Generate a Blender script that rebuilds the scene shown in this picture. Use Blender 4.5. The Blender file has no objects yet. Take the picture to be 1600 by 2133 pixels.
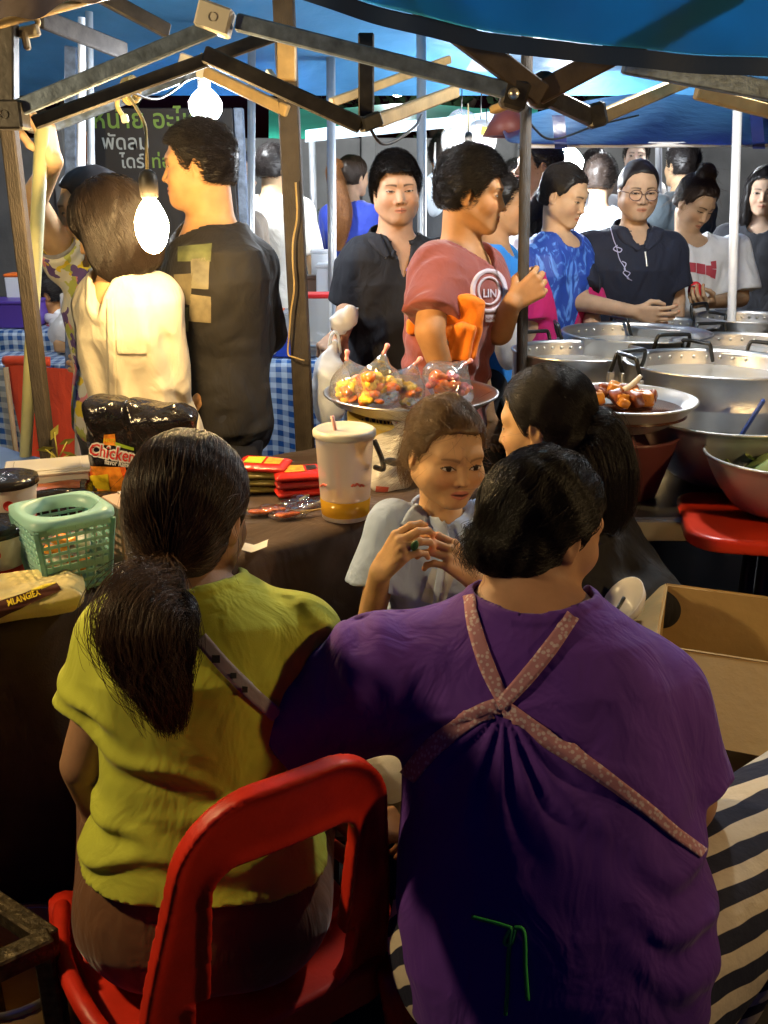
import bpy, math, random
import numpy as np
from mathutils import Vector

sc = bpy.context.scene
COL = sc.collection
random.seed(7)
RNG = np.random.default_rng(7)

# ------------------------------------------------------------------ camera
CAMZ, PITCH, FPX = 1.55, math.radians(19.0), 1900.0
cam_d = bpy.data.cameras.new("camera")
cam_d.sensor_fit = 'VERTICAL'
cam_d.sensor_height = 36.0
cam_d.lens = 36.0 * FPX / 2133.0
cam_d.clip_start = 0.05
cam_d.clip_end = 500.0
cam = bpy.data.objects.new("camera", cam_d)
cam.location = (0, 0, CAMZ)
cam.rotation_euler = (math.radians(90) - PITCH, 0, 0)
COL.objects.link(cam)
sc.camera = cam

# ------------------------------------------------------------------ night sky, moon-weak sun, exposure
world = bpy.data.worlds.new("World")
sc.world = world
world.use_nodes = True
wn = world.node_tree
bg = wn.nodes["Background"]
sky = wn.nodes.new("ShaderNodeTexSky")
sky.sky_type = 'NISHITA'
sky.sun_disc = False
sky.sun_elevation = math.radians(-1.6)
sky.ozone_density = 8.0
sky.sun_rotation = math.radians(200)
wn.links.new(sky.outputs[0], bg.inputs[0])
bg.inputs[1].default_value = 0.15
sun_d = bpy.data.lights.new("moon_light", 'SUN')
sun_d.energy = 0.006
sun_d.angle = math.radians(2)
sun_d.color = (0.75, 0.85, 1.0)
sun = bpy.data.objects.new("moon_light", sun_d)
sun.rotation_euler = (math.radians(40), 0, math.radians(200))
COL.objects.link(sun)
vs = sc.view_settings
vs.view_transform = 'Standard'
vs.look = 'None'
vs.exposure = 0.6
vs.gamma = 1.0
vs.use_curve_mapping = False
sc.render.engine = 'CYCLES'
sc.cycles.use_denoising = True
sc.cycles.max_bounces = 7
sc.cycles.diffuse_bounces = 3
sc.cycles.glossy_bounces = 3
sc.cycles.transmission_bounces = 6
sc.cycles.transparent_max_bounces = 8
sc.cycles.sample_clamp_indirect = 4.0
sc.cycles.caustics_reflective = False
sc.cycles.caustics_refractive = False

CP, SP = math.cos(PITCH), math.sin(PITCH)
def ray(px, py):
    a = (px - 800.0) / FPX; b = (1066.5 - py) / FPX
    return np.array([a, CP + b * SP, -SP + b * CP])
CAM = np.array([0, 0, CAMZ])
def U(px, py, Y):                       # where the photo's sight line is Y metres in front of the camera
    d = ray(px, py)
    return CAM + d * (Y / d[1])
def UZ(px, py, z):                      # where it meets the height z
    d = ray(px, py)
    return CAM + d * ((z - CAMZ) / d[2])
def A(*v): return np.array(v, dtype=float)
def nrm(v):
    v = np.asarray(v, float); return v / (np.linalg.norm(v) + 1e-12)

# ------------------------------------------------------------------ materials
MATS = {}
def _n(nt, t, **kw):
    n = nt.nodes.new(t)
    for k, v in kw.items(): setattr(n, k, v)
    return n
def M(name, col=(.5, .5, .5), rough=.6, metal=0., spec=.5, var=None, bump=None, attr=False, trans=0., ior=1.45,
      emis=None, transl=0., sheen=0., coat=0., sss=0., alpha=1., fn=None, soft=None):
    """procedural material: var=(noise scale, amount), bump=(scale, strength[, stretch])"""
    if name in MATS: return MATS[name]
    m = bpy.data.materials.new(name); m.use_nodes = True
    nt = m.node_tree; b = nt.nodes["Principled BSDF"]
    b.inputs["Base Color"].default_value = (*col[:3], 1)
    b.inputs["Roughness"].default_value = rough
    b.inputs["Metallic"].default_value = metal
    b.inputs["Specular IOR Level"].default_value = spec
    b.inputs["IOR"].default_value = ior
    b.inputs["Transmission Weight"].default_value = trans
    b.inputs["Alpha"].default_value = alpha
    if sheen:
        b.inputs["Sheen Weight"].default_value = sheen; b.inputs["Sheen Roughness"].default_value = .4
    if coat: b.inputs["Coat Weight"].default_value = coat; b.inputs["Coat Roughness"].default_value = .1
    if sss:
        b.inputs["Subsurface Weight"].default_value = sss
        b.inputs["Subsurface Radius"].default_value = (.012, .005, .003)
        b.inputs["Subsurface Scale"].default_value = 1.0
    if emis:
        b.inputs["Emission Color"].default_value = (*emis[0], 1); b.inputs["Emission Strength"].default_value = emis[1]
    tc = _n(nt, "ShaderNodeTexCoord")
    cs = None
    if attr:
        at = _n(nt, "ShaderNodeAttribute", attribute_name="Col"); cs = at.outputs["Color"]
    if fn: cs = fn(nt, tc) or cs
    if var:
        nz = _n(nt, "ShaderNodeTexNoise"); nz.inputs["Scale"].default_value = var[0]; nz.inputs["Detail"].default_value = 5
        nt.links.new(tc.outputs["Object"], nz.inputs["Vector"])
        mr = _n(nt, "ShaderNodeMapRange")
        mr.inputs[1].default_value = .25; mr.inputs[2].default_value = .75
        mr.inputs[3].default_value = 1 - var[1]; mr.inputs[4].default_value = 1 + var[1]
        nt.links.new(nz.outputs[0], mr.inputs[0])
        mx = _n(nt, "ShaderNodeMix", data_type='RGBA', blend_type='MULTIPLY')
        mx.inputs[0].default_value = 1
        if cs: nt.links.new(cs, mx.inputs[6])
        else: mx.inputs[6].default_value = (*col[:3], 1)
        nt.links.new(mr.outputs[0], mx.inputs[7]); cs = mx.outputs[2]
    if cs: nt.links.new(cs, b.inputs["Base Color"])
    if bump:
        nz = _n(nt, "ShaderNodeTexNoise"); nz.inputs["Scale"].default_value = bump[0]; nz.inputs["Detail"].default_value = 4
        if len(bump) > 2:
            mp = _n(nt, "ShaderNodeMapping"); mp.inputs["Scale"].default_value = bump[2]
            nt.links.new(tc.outputs["Object"], mp.inputs[0]); nt.links.new(mp.outputs[0], nz.inputs["Vector"])
        else: nt.links.new(tc.outputs["Object"], nz.inputs["Vector"])
        bp = _n(nt, "ShaderNodeBump"); bp.inputs["Strength"].default_value = bump[1]; bp.inputs["Distance"].default_value = min(.01, .4 / bump[0])
        nt.links.new(nz.outputs[0], bp.inputs["Height"])
        if soft:
            n2 = _n(nt, "ShaderNodeTexNoise"); n2.inputs["Scale"].default_value = soft[0]; n2.inputs["Detail"].default_value = 3; n2.inputs["Distortion"].default_value = .8
            m2 = _n(nt, "ShaderNodeMapping"); m2.inputs["Scale"].default_value = (1, 1, .55); m2.inputs["Rotation"].default_value = (.3, .5, .2)
            nt.links.new(tc.outputs["Object"], m2.inputs[0]); nt.links.new(m2.outputs[0], n2.inputs["Vector"])
            b2 = _n(nt, "ShaderNodeBump"); b2.inputs["Strength"].default_value = soft[1]; b2.inputs["Distance"].default_value = .02
            nt.links.new(n2.outputs[0], b2.inputs["Height"]); nt.links.new(bp.outputs[0], b2.inputs["Normal"]); bp = b2
        nt.links.new(bp.outputs[0], b.inputs["Normal"])
    if transl:
        out = nt.nodes["Material Output"]
        tl = _n(nt, "ShaderNodeBsdfTranslucent"); tl.inputs[0].default_value = (*col[:3], 1)
        if cs: nt.links.new(cs, tl.inputs[0])
        ms = _n(nt, "ShaderNodeMixShader"); ms.inputs[0].default_value = transl
        nt.links.new(b.outputs[0], ms.inputs[1]); nt.links.new(tl.outputs[0], ms.inputs[2])
        nt.links.new(ms.outputs[0], out.inputs[0])
    MATS[name] = m
    return m

def FILM(name, col=(1, 1, 1), gloss=.16, rough=.1, bump=(40, .5), tint=.97, milky=0.):
    """thin clear plastic or glass: mostly transparent with a glossy skin"""
    if name in MATS: return MATS[name]
    m = bpy.data.materials.new(name); m.use_nodes = True
    nt = m.node_tree; b = nt.nodes["Principled BSDF"]; out = nt.nodes["Material Output"]
    b.inputs["Base Color"].default_value = (*col, 1); b.inputs["Roughness"].default_value = rough; b.inputs["Specular IOR Level"].default_value = 1.
    b.inputs["Metallic"].default_value = 0.
    tr = _n(nt, "ShaderNodeBsdfTransparent"); tr.inputs[0].default_value = (col[0] * tint, col[1] * tint, col[2] * tint, 1)
    gl = _n(nt, "ShaderNodeBsdfGlossy"); gl.inputs["Roughness"].default_value = rough
    lw = _n(nt, "ShaderNodeLayerWeight"); lw.inputs[0].default_value = .35
    mr = _n(nt, "ShaderNodeMapRange"); mr.inputs[3].default_value = gloss * .5; mr.inputs[4].default_value = min(1, gloss * 3)
    nt.links.new(lw.outputs["Facing"], mr.inputs[0])
    ms = _n(nt, "ShaderNodeMixShader"); nt.links.new(mr.outputs[0], ms.inputs[0]); nt.links.new(tr.outputs[0], ms.inputs[1]); nt.links.new(gl.outputs[0], ms.inputs[2])
    m2 = _n(nt, "ShaderNodeMixShader"); m2.inputs[0].default_value = milky
    nt.links.new(ms.outputs[0], m2.inputs[1]); nt.links.new(b.outputs[0], m2.inputs[2]); nt.links.new(m2.outputs[0], out.inputs[0])
    tc = _n(nt, "ShaderNodeTexCoord"); nz = _n(nt, "ShaderNodeTexNoise"); nz.inputs["Scale"].default_value = bump[0]; nt.links.new(tc.outputs["Object"], nz.inputs["Vector"])
    bp = _n(nt, "ShaderNodeBump"); bp.inputs["Strength"].default_value = bump[1]; bp.inputs["Distance"].default_value = .01
    nt.links.new(nz.outputs[0], bp.inputs["Height"])
    for x in (gl, b): nt.links.new(bp.outputs[0], x.inputs["Normal"])
    MATS[name] = m
    return m

# ------------------------------------------------------------------ objects
def tag(o, label=None, cat=None, group=None, kind=None):
    if label: o["label"] = label
    if cat: o["category"] = cat
    if group: o["group"] = group
    if kind: o["kind"] = kind
    return o
def thing(name, label, cat, loc=(0, 0, 0), group=None, kind=None):
    o = bpy.data.objects.new(name, None); COL.objects.link(o)
    o.empty_display_size = .05
    o.location = tuple(float(v) for v in loc)
    return tag(o, label, cat, group, kind)
def wloc(o):
    v = np.zeros(3)
    while o is not None:
        v = v + np.array(o.location); o = o.parent
    return v
def part(name, vf, mat, parent=None, smooth=True, label=None, cols=None, loc=None):
    """one mesh object from world-space verts/faces"""
    V, F = vf[0], vf[1]
    V = np.asarray(V, dtype=np.float32).reshape(-1, 3)
    org = wloc(parent) if parent is not None else (np.array(loc, float) if loc is not None else np.zeros(3))
    V = V - org.astype(np.float32)
    me = bpy.data.meshes.new(name)
    if isinstance(F, np.ndarray) and F.ndim == 2 and len(F):
        k = F.shape[1]
        me.vertices.add(len(V)); me.vertices.foreach_set("co", V.ravel())
        me.loops.add(F.size); me.loops.foreach_set("vertex_index", F.astype(np.int32).ravel())
        me.polygons.add(len(F))
        me.polygons.foreach_set("loop_start", np.arange(0, F.size, k, dtype=np.int32))
        me.update(calc_edges=True)
    else:
        me.from_pydata(V.tolist(), [], [list(map(int, f)) for f in F])
    if smooth and len(me.polygons):
        me.polygons.foreach_set("use_smooth", np.ones(len(me.polygons), dtype=bool))
    if cols is not None:
        ca = me.color_attributes.new("Col", 'FLOAT_COLOR', 'POINT')
        c4 = np.ones((len(V), 4), dtype=np.float32); c4[:, :3] = cols
        ca.data.foreach_set("color", c4.ravel())
    me.materials.append(mat)
    o = bpy.data.objects.new(name, me); COL.objects.link(o)
    if parent is not None: o.parent = parent
    elif loc is not None: o.location = tuple(loc)
    if label: o["label"] = label
    return o
def join(*vfs):
    Vs, Fs, k = [], [], 0
    for V, F in vfs:
        V = np.asarray(V, float).reshape(-1, 3)
        Vs.append(V); Fs += [[int(i) + k for i in f] for f in F]; k += len(V)
    return np.concatenate(Vs), Fs
def frame(d, up=(0, 0, 1)):
    d = nrm(d); up = np.asarray(up, float)
    if abs(d @ nrm(up)) > .98: up = np.array([0, 1., 0])
    s = nrm(np.cross(d, up)); u = np.cross(s, d)
    return s, d, u
BOXF = [(0, 1, 2, 3), (7, 6, 5, 4), (0, 4, 5, 1), (1, 5, 6, 2), (2, 6, 7, 3), (3, 7, 4, 0)]
def box(c, size, R=None, bev=0.0):
    """box with chamfered vertical+horizontal edges (bev) in local frame R (columns = axes)"""
    sx, sy, sz = [v / 2 for v in size]
    if bev <= 0:
        L = np.array([(-sx, -sy, -sz), (-sx, sy, -sz), (sx, sy, -sz), (sx, -sy, -sz),
                      (-sx, -sy, sz), (-sx, sy, sz), (sx, sy, sz), (sx, -sy, sz)])
        F = BOXF
    else:
        b = min(bev, sx * .9, sy * .9, sz * .9)
        rings = []
        for z, i in ((-sz, b), (-sz + b, 0), (sz - b, 0), (sz, b)):
            x, y = sx - i, sy - i
            c2 = b
            rings.append([(-x, -y + c2, z), (-x, y - c2, z), (-x + c2, y, z), (x - c2, y, z),
                          (x, y - c2, z), (x, -y + c2, z), (x - c2, -y, z), (-x + c2, -y, z)])
        L = np.array([p for r in rings for p in r]); F = []
        for k in range(3):
            for i in range(8):
                j = (i + 1) % 8
                F.append((k * 8 + i, (k + 1) * 8 + i, (k + 1) * 8 + j, k * 8 + j))
        F.append(tuple(range(8))); F.append(tuple(31 - i for i in range(8)))
    if R is not None: L = L @ np.asarray(R).T
    return L + np.asarray(c, float), F
def bar(a, b, w, h=None, up=(0, 0, 1), bev=.003):
    a, b = np.asarray(a, float), np.asarray(b, float); h = h or w
    s, d, u = frame(b - a, up)
    return box((a + b) / 2, (w, np.linalg.norm(b - a), h), np.stack([s, d, u], 1), bev)
def spline(pts, n):
    P = np.asarray(pts, float)
    if len(P) < 3:
        t = np.linspace(0, 1, n)[:, None]; return P[0] * (1 - t) + P[-1] * t
    Q = np.vstack([2 * P[0] - P[1], P, 2 * P[-1] - P[-2]])
    out = []
    for u in np.linspace(0, len(P) - 1 - 1e-6, n):
        i = int(u); t = u - i
        p0, p1, p2, p3 = Q[i:i + 4]
        out.append(.5 * ((2 * p1) + (-p0 + p2) * t + (2 * p0 - 5 * p1 + 4 * p2 - p3) * t * t + (-p0 + 3 * p1 - 3 * p2 + p3) * t ** 3))
    return np.array(out)
def tube(pts, r, seg=8, cap=True):
    P = np.asarray(pts, float); n = len(P)
    r = np.full(n, r) if np.isscalar(r) else np.asarray(r)
    T = np.gradient(P, axis=0); V = []; F = []
    s, d, u = frame(T[0])
    for i in range(n):
        d = nrm(T[i]); s = nrm(s - (s @ d) * d); u = np.cross(s, d)
        for k in range(seg):
            a = 2 * math.pi * k / seg
            V.append(P[i] + r[i] * (math.cos(a) * s + math.sin(a) * u))
    for i in range(n - 1):
        for k in range(seg):
            k2 = (k + 1) % seg
            F.append((i * seg + k, i * seg + k2, (i + 1) * seg + k2, (i + 1) * seg + k))
    if cap:
        F.append(tuple(range(seg))[::-1]); F.append(tuple((n - 1) * seg + k for k in range(seg)))
    return np.array(V), F
def lathe(prof, c, seg=48, R=None, cap0=False, cap1=False):
    """prof: list of (r, z)"""
    V = []; F = []
    for r, z in prof:
        for k in range(seg):
            a = 2 * math.pi * k / seg; V.append((r * math.cos(a), r * math.sin(a), z))
    V = np.array(V)
    for i in range(len(prof) - 1):
        for k in range(seg):
            k2 = (k + 1) % seg
            F.append((i * seg + k, i * seg + k2, (i + 1) * seg + k2, (i + 1) * seg + k))
    if cap0: F.append(tuple(range(seg))[::-1])
    if cap1: F.append(tuple((len(prof) - 1) * seg + k for k in range(seg)))
    if R is not None: V = V @ np.asarray(R).T
    return V + np.asarray(c, float), F
def grid_sheet(fn, nu, nv):
    u, v = np.meshgrid(np.linspace(0, 1, nu), np.linspace(0, 1, nv), indexing='ij')
    V = fn(u.ravel(), v.ravel())
    i, j = np.meshgrid(np.arange(nu - 1), np.arange(nv - 1), indexing='ij')
    a = (i * nv + j).ravel()
    return V, np.stack([a, a + nv, a + nv + 1, a + 1], 1)
def rotz(deg):
    a = math.radians(deg); c, s = math.cos(a), math.sin(a)
    return np.array([[c, -s, 0], [s, c, 0], [0, 0, 1.]])
def rotx(deg):
    a = math.radians(deg); c, s = math.cos(a), math.sin(a)
    return np.array([[1, 0, 0], [0, c, -s], [0, s, c.real]])
def roty(deg):
    a = math.radians(deg); c, s = math.cos(a), math.sin(a)
    return np.array([[c, 0, s], [0, 1, 0], [-s, 0, c]])
_TXT = {}
def text_mesh(s, size=1.0, bold=0.0, res=2):
    """flat triangulated lettering, centred; returns 2D verts and faces"""
    key = (s, size, bold)
    if key in _TXT: return _TXT[key]
    cu = bpy.data.curves.new("lettering", 'FONT'); cu.body = s; cu.size = size
    cu.align_x = 'CENTER'; cu.align_y = 'CENTER'; cu.offset = bold; cu.resolution_u = res; cu.fill_mode = 'FRONT'
    o = bpy.data.objects.new("lettering", cu); COL.objects.link(o)
    dg = bpy.context.evaluated_depsgraph_get(); dg.update()
    me = o.evaluated_get(dg).to_mesh()
    V = np.array([v.co[:2] for v in me.vertices]).reshape(-1, 2); F = [tuple(p.vertices) for p in me.polygons]
    o.evaluated_get(dg).to_mesh_clear()
    bpy.data.objects.remove(o); bpy.data.curves.remove(cu)
    _TXT[key] = (V, F)
    return V, F
def islands(V, F):
    """split a mesh into its connected pieces"""
    par = list(range(len(V)))
    def find(i):
        while par[i] != i: par[i] = par[par[i]]; i = par[i]
        return i
    for f in F:
        for k in f[1:]: par[find(int(f[0]))] = find(int(k))
    gr = {}
    for f in F: gr.setdefault(find(int(f[0])), []).append(f)
    out = []
    for fs in gr.values():
        ids = sorted({int(i) for f in fs for i in f}); mp = {j: n for n, j in enumerate(ids)}
        out.append((np.asarray(V)[ids], [tuple(mp[int(i)] for i in f) for f in fs]))
    return out
def letters(vf, mat, parent):
    for V, F in islands(*vf): part("letter", (V, F), mat, parent, smooth=False)
def lettering(s, c, right, up, size, bold=0., squash=1.0):
    V, F = text_mesh(s, 1.0, bold)
    right = np.asarray(right, float); up = np.asarray(up, float)
    W = np.asarray(c, float) + V[:, :1] * size * squash * right + V[:, 1:] * size * up
    return W, F
# ------------------------------------------------------------------ signed-distance modelling kit (bodies, clothes, hair, soft goods)
f4 = np.float32
def smin(a, b, k):
    h = np.clip(.5 + .5 * (b - a) / k, 0, 1)
    return b * (1 - h) + a * h - k * h * (1 - h)
def smax(a, b, k): return -smin(-a, -b, k)
def cone(p, a, b, ra, rb):
    a = np.asarray(a, f4); b = np.asarray(b, f4)
    pa = p - a; ba = b - a
    h = np.clip(pa @ ba / max(float(ba @ ba), 1e-9), 0, 1)
    return np.sqrt(((pa - h[:, None] * ba) ** 2).sum(1)) - (ra + (rb - ra) * h)
def sph(p, c, r): return np.sqrt(((p - np.asarray(c, f4)) ** 2).sum(1)) - r
def ell(p, c, r, R=None):
    q = p - np.asarray(c, f4)
    if R is not None: q = q @ np.asarray(R, f4)
    r = np.asarray(r, f4)
    k0 = np.sqrt(((q / r) ** 2).sum(1)); k1 = np.sqrt(((q / (r * r)) ** 2).sum(1))
    return k0 * (k0 - 1) / np.maximum(k1, 1e-6)
def rbox(p, c, s, r, R=None):
    q = p - np.asarray(c, f4)
    if R is not None: q = q @ np.asarray(R, f4)
    d = np.abs(q) - (np.asarray(s, f4) / 2 - r)
    return np.sqrt((np.maximum(d, 0) ** 2).sum(1)) + np.minimum(d.max(1), 0) - r
def wob(p, seed, freq, n=4, aniso=(1, 1, 1)):
    """smooth pseudo-random field in about -1..1"""
    g = np.random.default_rng(seed); out = np.zeros(len(p), f4)
    q = p * np.asarray(aniso, f4)
    for i in range(n):
        k = g.normal(size=3); k = (k / np.linalg.norm(k) * freq * (.7 + .6 * i / n)).astype(f4)
        k2 = (g.normal(size=3) * freq * .35).astype(f4)
        out += np.sin(q @ k + g.uniform(0, 6.28) + 1.6 * np.sin(q @ k2 + g.uniform(0, 6.28)))
    return out / (n ** .5 * 1.2)
def feval(f, P, chunk=400000):
    P = P.astype(f4)
    if len(P) <= chunk: return f(P)
    return np.concatenate([f(P[i:i + chunk]) for i in range(0, len(P), chunk)])
def grad(f, P, e=.0015):
    P = P.astype(f4); g = np.zeros_like(P)
    for s in ((1, -1, -1), (-1, -1, 1), (-1, 1, -1), (1, 1, 1)):
        s = np.asarray(s, f4); g += f(P + s * e)[:, None] * s
    return g / (np.sqrt((g * g).sum(1))[:, None] + 1e-9)
def surfnets(f, lo, hi, h, excl=(), newton=True):
    lo = np.asarray(lo, float); hi = np.asarray(hi, float); B = 4
    nb = np.maximum(np.ceil((hi - lo) / (h * B)).astype(int), 1); n = nb * B
    ax = [lo[i] + (np.arange(nb[i]) + .5) * B * h for i in range(3)]
    C = np.stack(np.meshgrid(*ax, indexing='ij'), -1).reshape(-1, 3)
    dc = feval(f, C).reshape(nb)
    keep = np.abs(dc) < h * B * 1.5 + .006
    val = np.where(dc < 0, -1., 1.).astype(f4)
    for a in range(3): val = np.repeat(val, B, axis=a)
    kp = keep
    for a in range(3): kp = np.repeat(kp, B, axis=a)
    I = np.stack(np.nonzero(kp), 1)
    if not len(I): return np.zeros((0, 3)), np.zeros((0, 4), int)
    val[I[:, 0], I[:, 1], I[:, 2]] = feval(f, lo + I * h)
    S = val < 0
    cnt = np.zeros(n - 1, np.int8)
    cs = [(x, y, z) for x in (0, 1) for y in (0, 1) for z in (0, 1)]
    def sl(A_, o): return A_[o[0]:A_.shape[0] - 1 + o[0], o[1]:A_.shape[1] - 1 + o[1], o[2]:A_.shape[2] - 1 + o[2]]
    for o in cs: cnt += sl(S, o)
    mix = (cnt > 0) & (cnt < 8)
    ci = np.stack(np.nonzero(mix), 1)
    if not len(ci): return np.zeros((0, 3)), np.zeros((0, 4), int)
    acc = np.zeros((len(ci), 3), f4); m = np.zeros(len(ci), f4)
    cv = {o: val[ci[:, 0] + o[0], ci[:, 1] + o[1], ci[:, 2] + o[2]] for o in cs}
    for o in cs:
        for a in range(3):
            if o[a]: continue
            o2 = list(o); o2[a] = 1; o2 = tuple(o2)
            v0, v1 = cv[o], cv[o2]; x = (v0 < 0) != (v1 < 0)
            t = np.where(x, v0 / np.where(x, v0 - v1, 1), 0)
            q = np.tile(np.array(o, f4), (len(ci), 1)); q[:, a] = t
            acc += q * x[:, None]; m += x
    V = lo + (ci + acc / m[:, None]) * h
    idx = np.full(n - 1, -1, np.int32); idx[mix] = np.arange(len(ci))
    Fs = []
    for a in range(3):
        b, c = (a + 1) % 3, (a + 2) % 3
        s0 = [slice(1, -1)] * 3; s1 = [slice(1, -1)] * 3
        s0[a] = slice(0, n[a] - 1); s1[a] = slice(1, n[a])
        A0, A1 = S[tuple(s0)], S[tuple(s1)]
        for flip in (False, True):
            E = np.stack(np.nonzero((~A0 & A1) if flip else (A0 & ~A1)), 1)
            if not len(E): continue
            E[:, b] += 1; E[:, c] += 1
            q = []
            for db, dc_ in ((-1, -1), (0, -1), (0, 0), (-1, 0)):
                e = E.copy(); e[:, b] += db; e[:, c] += dc_
                q.append(idx[e[:, 0], e[:, 1], e[:, 2]])
            q = np.stack(q, 1)
            Fs.append(q[:, ::-1] if flip else q)
    F = np.concatenate(Fs)
    F = F[(F >= 0).all(1)]
    if newton:
        d = feval(f, V); g = grad(lambda p: feval(f, p), V, e=h * .35)
        V = V - g * np.clip(d, -h * .6, h * .6)[:, None]
    if len(excl):
        cen = V[F].mean(1); keepf = np.ones(len(F), bool)
        for l, u in excl:
            keepf &= ~((cen > np.asarray(l)) & (cen < np.asarray(u))).all(1)
        F = F[keepf]; us = np.unique(F); mp = np.full(len(V), -1); mp[us] = np.arange(len(us)); V = V[us]; F = mp[F]
    return V, F
def multi(f, patches):
    """patches: [(lo, hi, h)], finest first; later (coarser) patches leave out what the earlier ones cover"""
    Vs, Fs, k, ex = [], [], 0, []
    for lo, hi, h in patches:
        V, F = surfnets(f, lo, hi, h, [(l + 1.6 * hh + .6 * h, u - 2.6 * hh - .6 * h) for l, u, hh in ex])
        if len(F): Vs.append(V); Fs.append(F + k); k += len(V)
        ex.append((np.asarray(lo), np.asarray(hi), h))
    return np.concatenate(Vs), np.concatenate(Fs)
def raycast(f, o, d, t0=.3, t1=8., n=160):
    """first hits of many rays (o: point, d: (N,3)) with an SDF"""
    d = d / np.linalg.norm(d, axis=1, keepdims=True)
    t = np.full(len(d), t0)
    for _ in range(n):
        s = feval(f, o + d * t[:, None]); t = np.minimum(t + np.maximum(s, 0.0003) * .75 * (s > .0004), t1)
    return o + d * t[:, None], t < t1 - .01
def on_surface(f, pix, off=.002, t0=.4):
    """points of the SDF's surface seen at photo pixels, lifted by off"""
    D = np.array([ray(x, y) for x, y in pix])
    P, hit = raycast(f, CAM, D, t0)
    return P + grad(f, P) * off, hit
def ribbon_on(f, pix, wpx, off=.003, n=40, t0=.4, thick=.0015, nw=4):
    """a strap lying on the surface along a pixel polyline; real width and thickness"""
    S = spline(np.array([(x, y, 0) for x, y in pix]), n)[:, :2]
    T = np.gradient(S, axis=0); N = np.stack([-T[:, 1], T[:, 0]], 1); N /= np.linalg.norm(N, axis=1)[:, None]
    w = np.full(n, wpx) if np.isscalar(wpx) else np.interp(np.linspace(0, 1, n), np.linspace(0, 1, len(wpx)), wpx)
    rows = [S + N * (w * (k / nw - .5))[:, None] for k in range(nw + 1)]
    pix2 = np.stack(rows, 1).reshape(-1, 2)
    P, hit = on_surface(f, pix2, off, t0)
    ok = hit.reshape(n, nw + 1).all(1)
    dst = np.linalg.norm(P.reshape(n, nw + 1, 3) - CAM, axis=2).mean(1); ok &= np.abs(dst - np.median(dst[ok])) < .35
    i0, i1 = np.nonzero(ok)[0][[0, -1]]; P = P.reshape(n, nw + 1, 3)[i0:i1 + 1].reshape(-1, 3); n = i1 - i0 + 1
    g = grad(f, P)
    m = nw + 1; V = np.concatenate([P, P - g * (thick + off * .9)]); k = len(P); F = []
    for i in range(n - 1):
        for j in range(nw):
            a = i * m + j; F.append((a, a + 1, a + m + 1, a + m))
        F.append((i * m, (i + 1) * m, (i + 1) * m + k, i * m + k))
        F.append((i * m + nw + m, i * m + nw, i * m + nw + k, i * m + nw + m + k))
    return V, F
def text_on(f, s, c_px, size_px, off=.0015, ang=0., bold=0., squash=1., t0=.4, shear=0., sub=1):
    """lettering printed on a surface, centred on a pixel"""
    V, F = text_mesh(s, 1.0, bold)
    ca, sa = math.cos(math.radians(ang)), math.sin(math.radians(ang))
    x = V[:, 0] * size_px * squash + shear * V[:, 1] * size_px; y = V[:, 1] * size_px
    pix = np.stack([c_px[0] + x * ca + y * sa, c_px[1] + x * sa - y * ca], 1)
    P, _ = on_surface(f, pix, off, t0)
    return P, F
def patch_on(f, poly, off=.002, t0=.4, n=10):
    """a four-cornered cloth patch/pocket/print laid on the surface (pixel corners, clockwise)"""
    a, b, c, d = [np.array(q, float) for q in poly]
    u, v = np.meshgrid(np.linspace(0, 1, n), np.linspace(0, 1, n), indexing='ij')
    u = u.ravel()[:, None]; v = v.ravel()[:, None]
    pix = (a * (1 - u) + b * u) * (1 - v) + (d * (1 - u) + c * u) * v
    P, _ = on_surface(f, pix, off, t0)
    i, j = np.meshgrid(np.arange(n - 1), np.arange(n - 1), indexing='ij'); q = (i * n + j).ravel()
    return P, np.stack([q, q + 1, q + n + 1, q + n], 1)
# ------------------------------------------------------------------ people
SKIN = M("skin", (.5, .3, .2), rough=.58, spec=.3, attr=True, var=(26, .13), bump=(260, .12), sss=.12)
def hair_mat(name, c1, rough=.42):
    m = M(name, c1, rough=rough, spec=.35, var=(40, .25))
    return m
HAIR_BLACK = hair_mat("hair_black", (.012, .009, .008))
HAIR_BROWN = hair_mat("hair_brown", (.028, .016, .010))
HAIR_DARK = hair_mat("hair_dark_brown", (.014, .009, .0065))
HAIR_LIT = hair_mat("hair_lit_brown", (.085, .046, .022))  # natural lighter strands, with warm lamplight put into the colour
HAIR_RED = hair_mat("hair_orange_brown", (.22, .09, .03))
HAIR_SUN = hair_mat("hair_sunny_brown", (.13, .075, .034))

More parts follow.
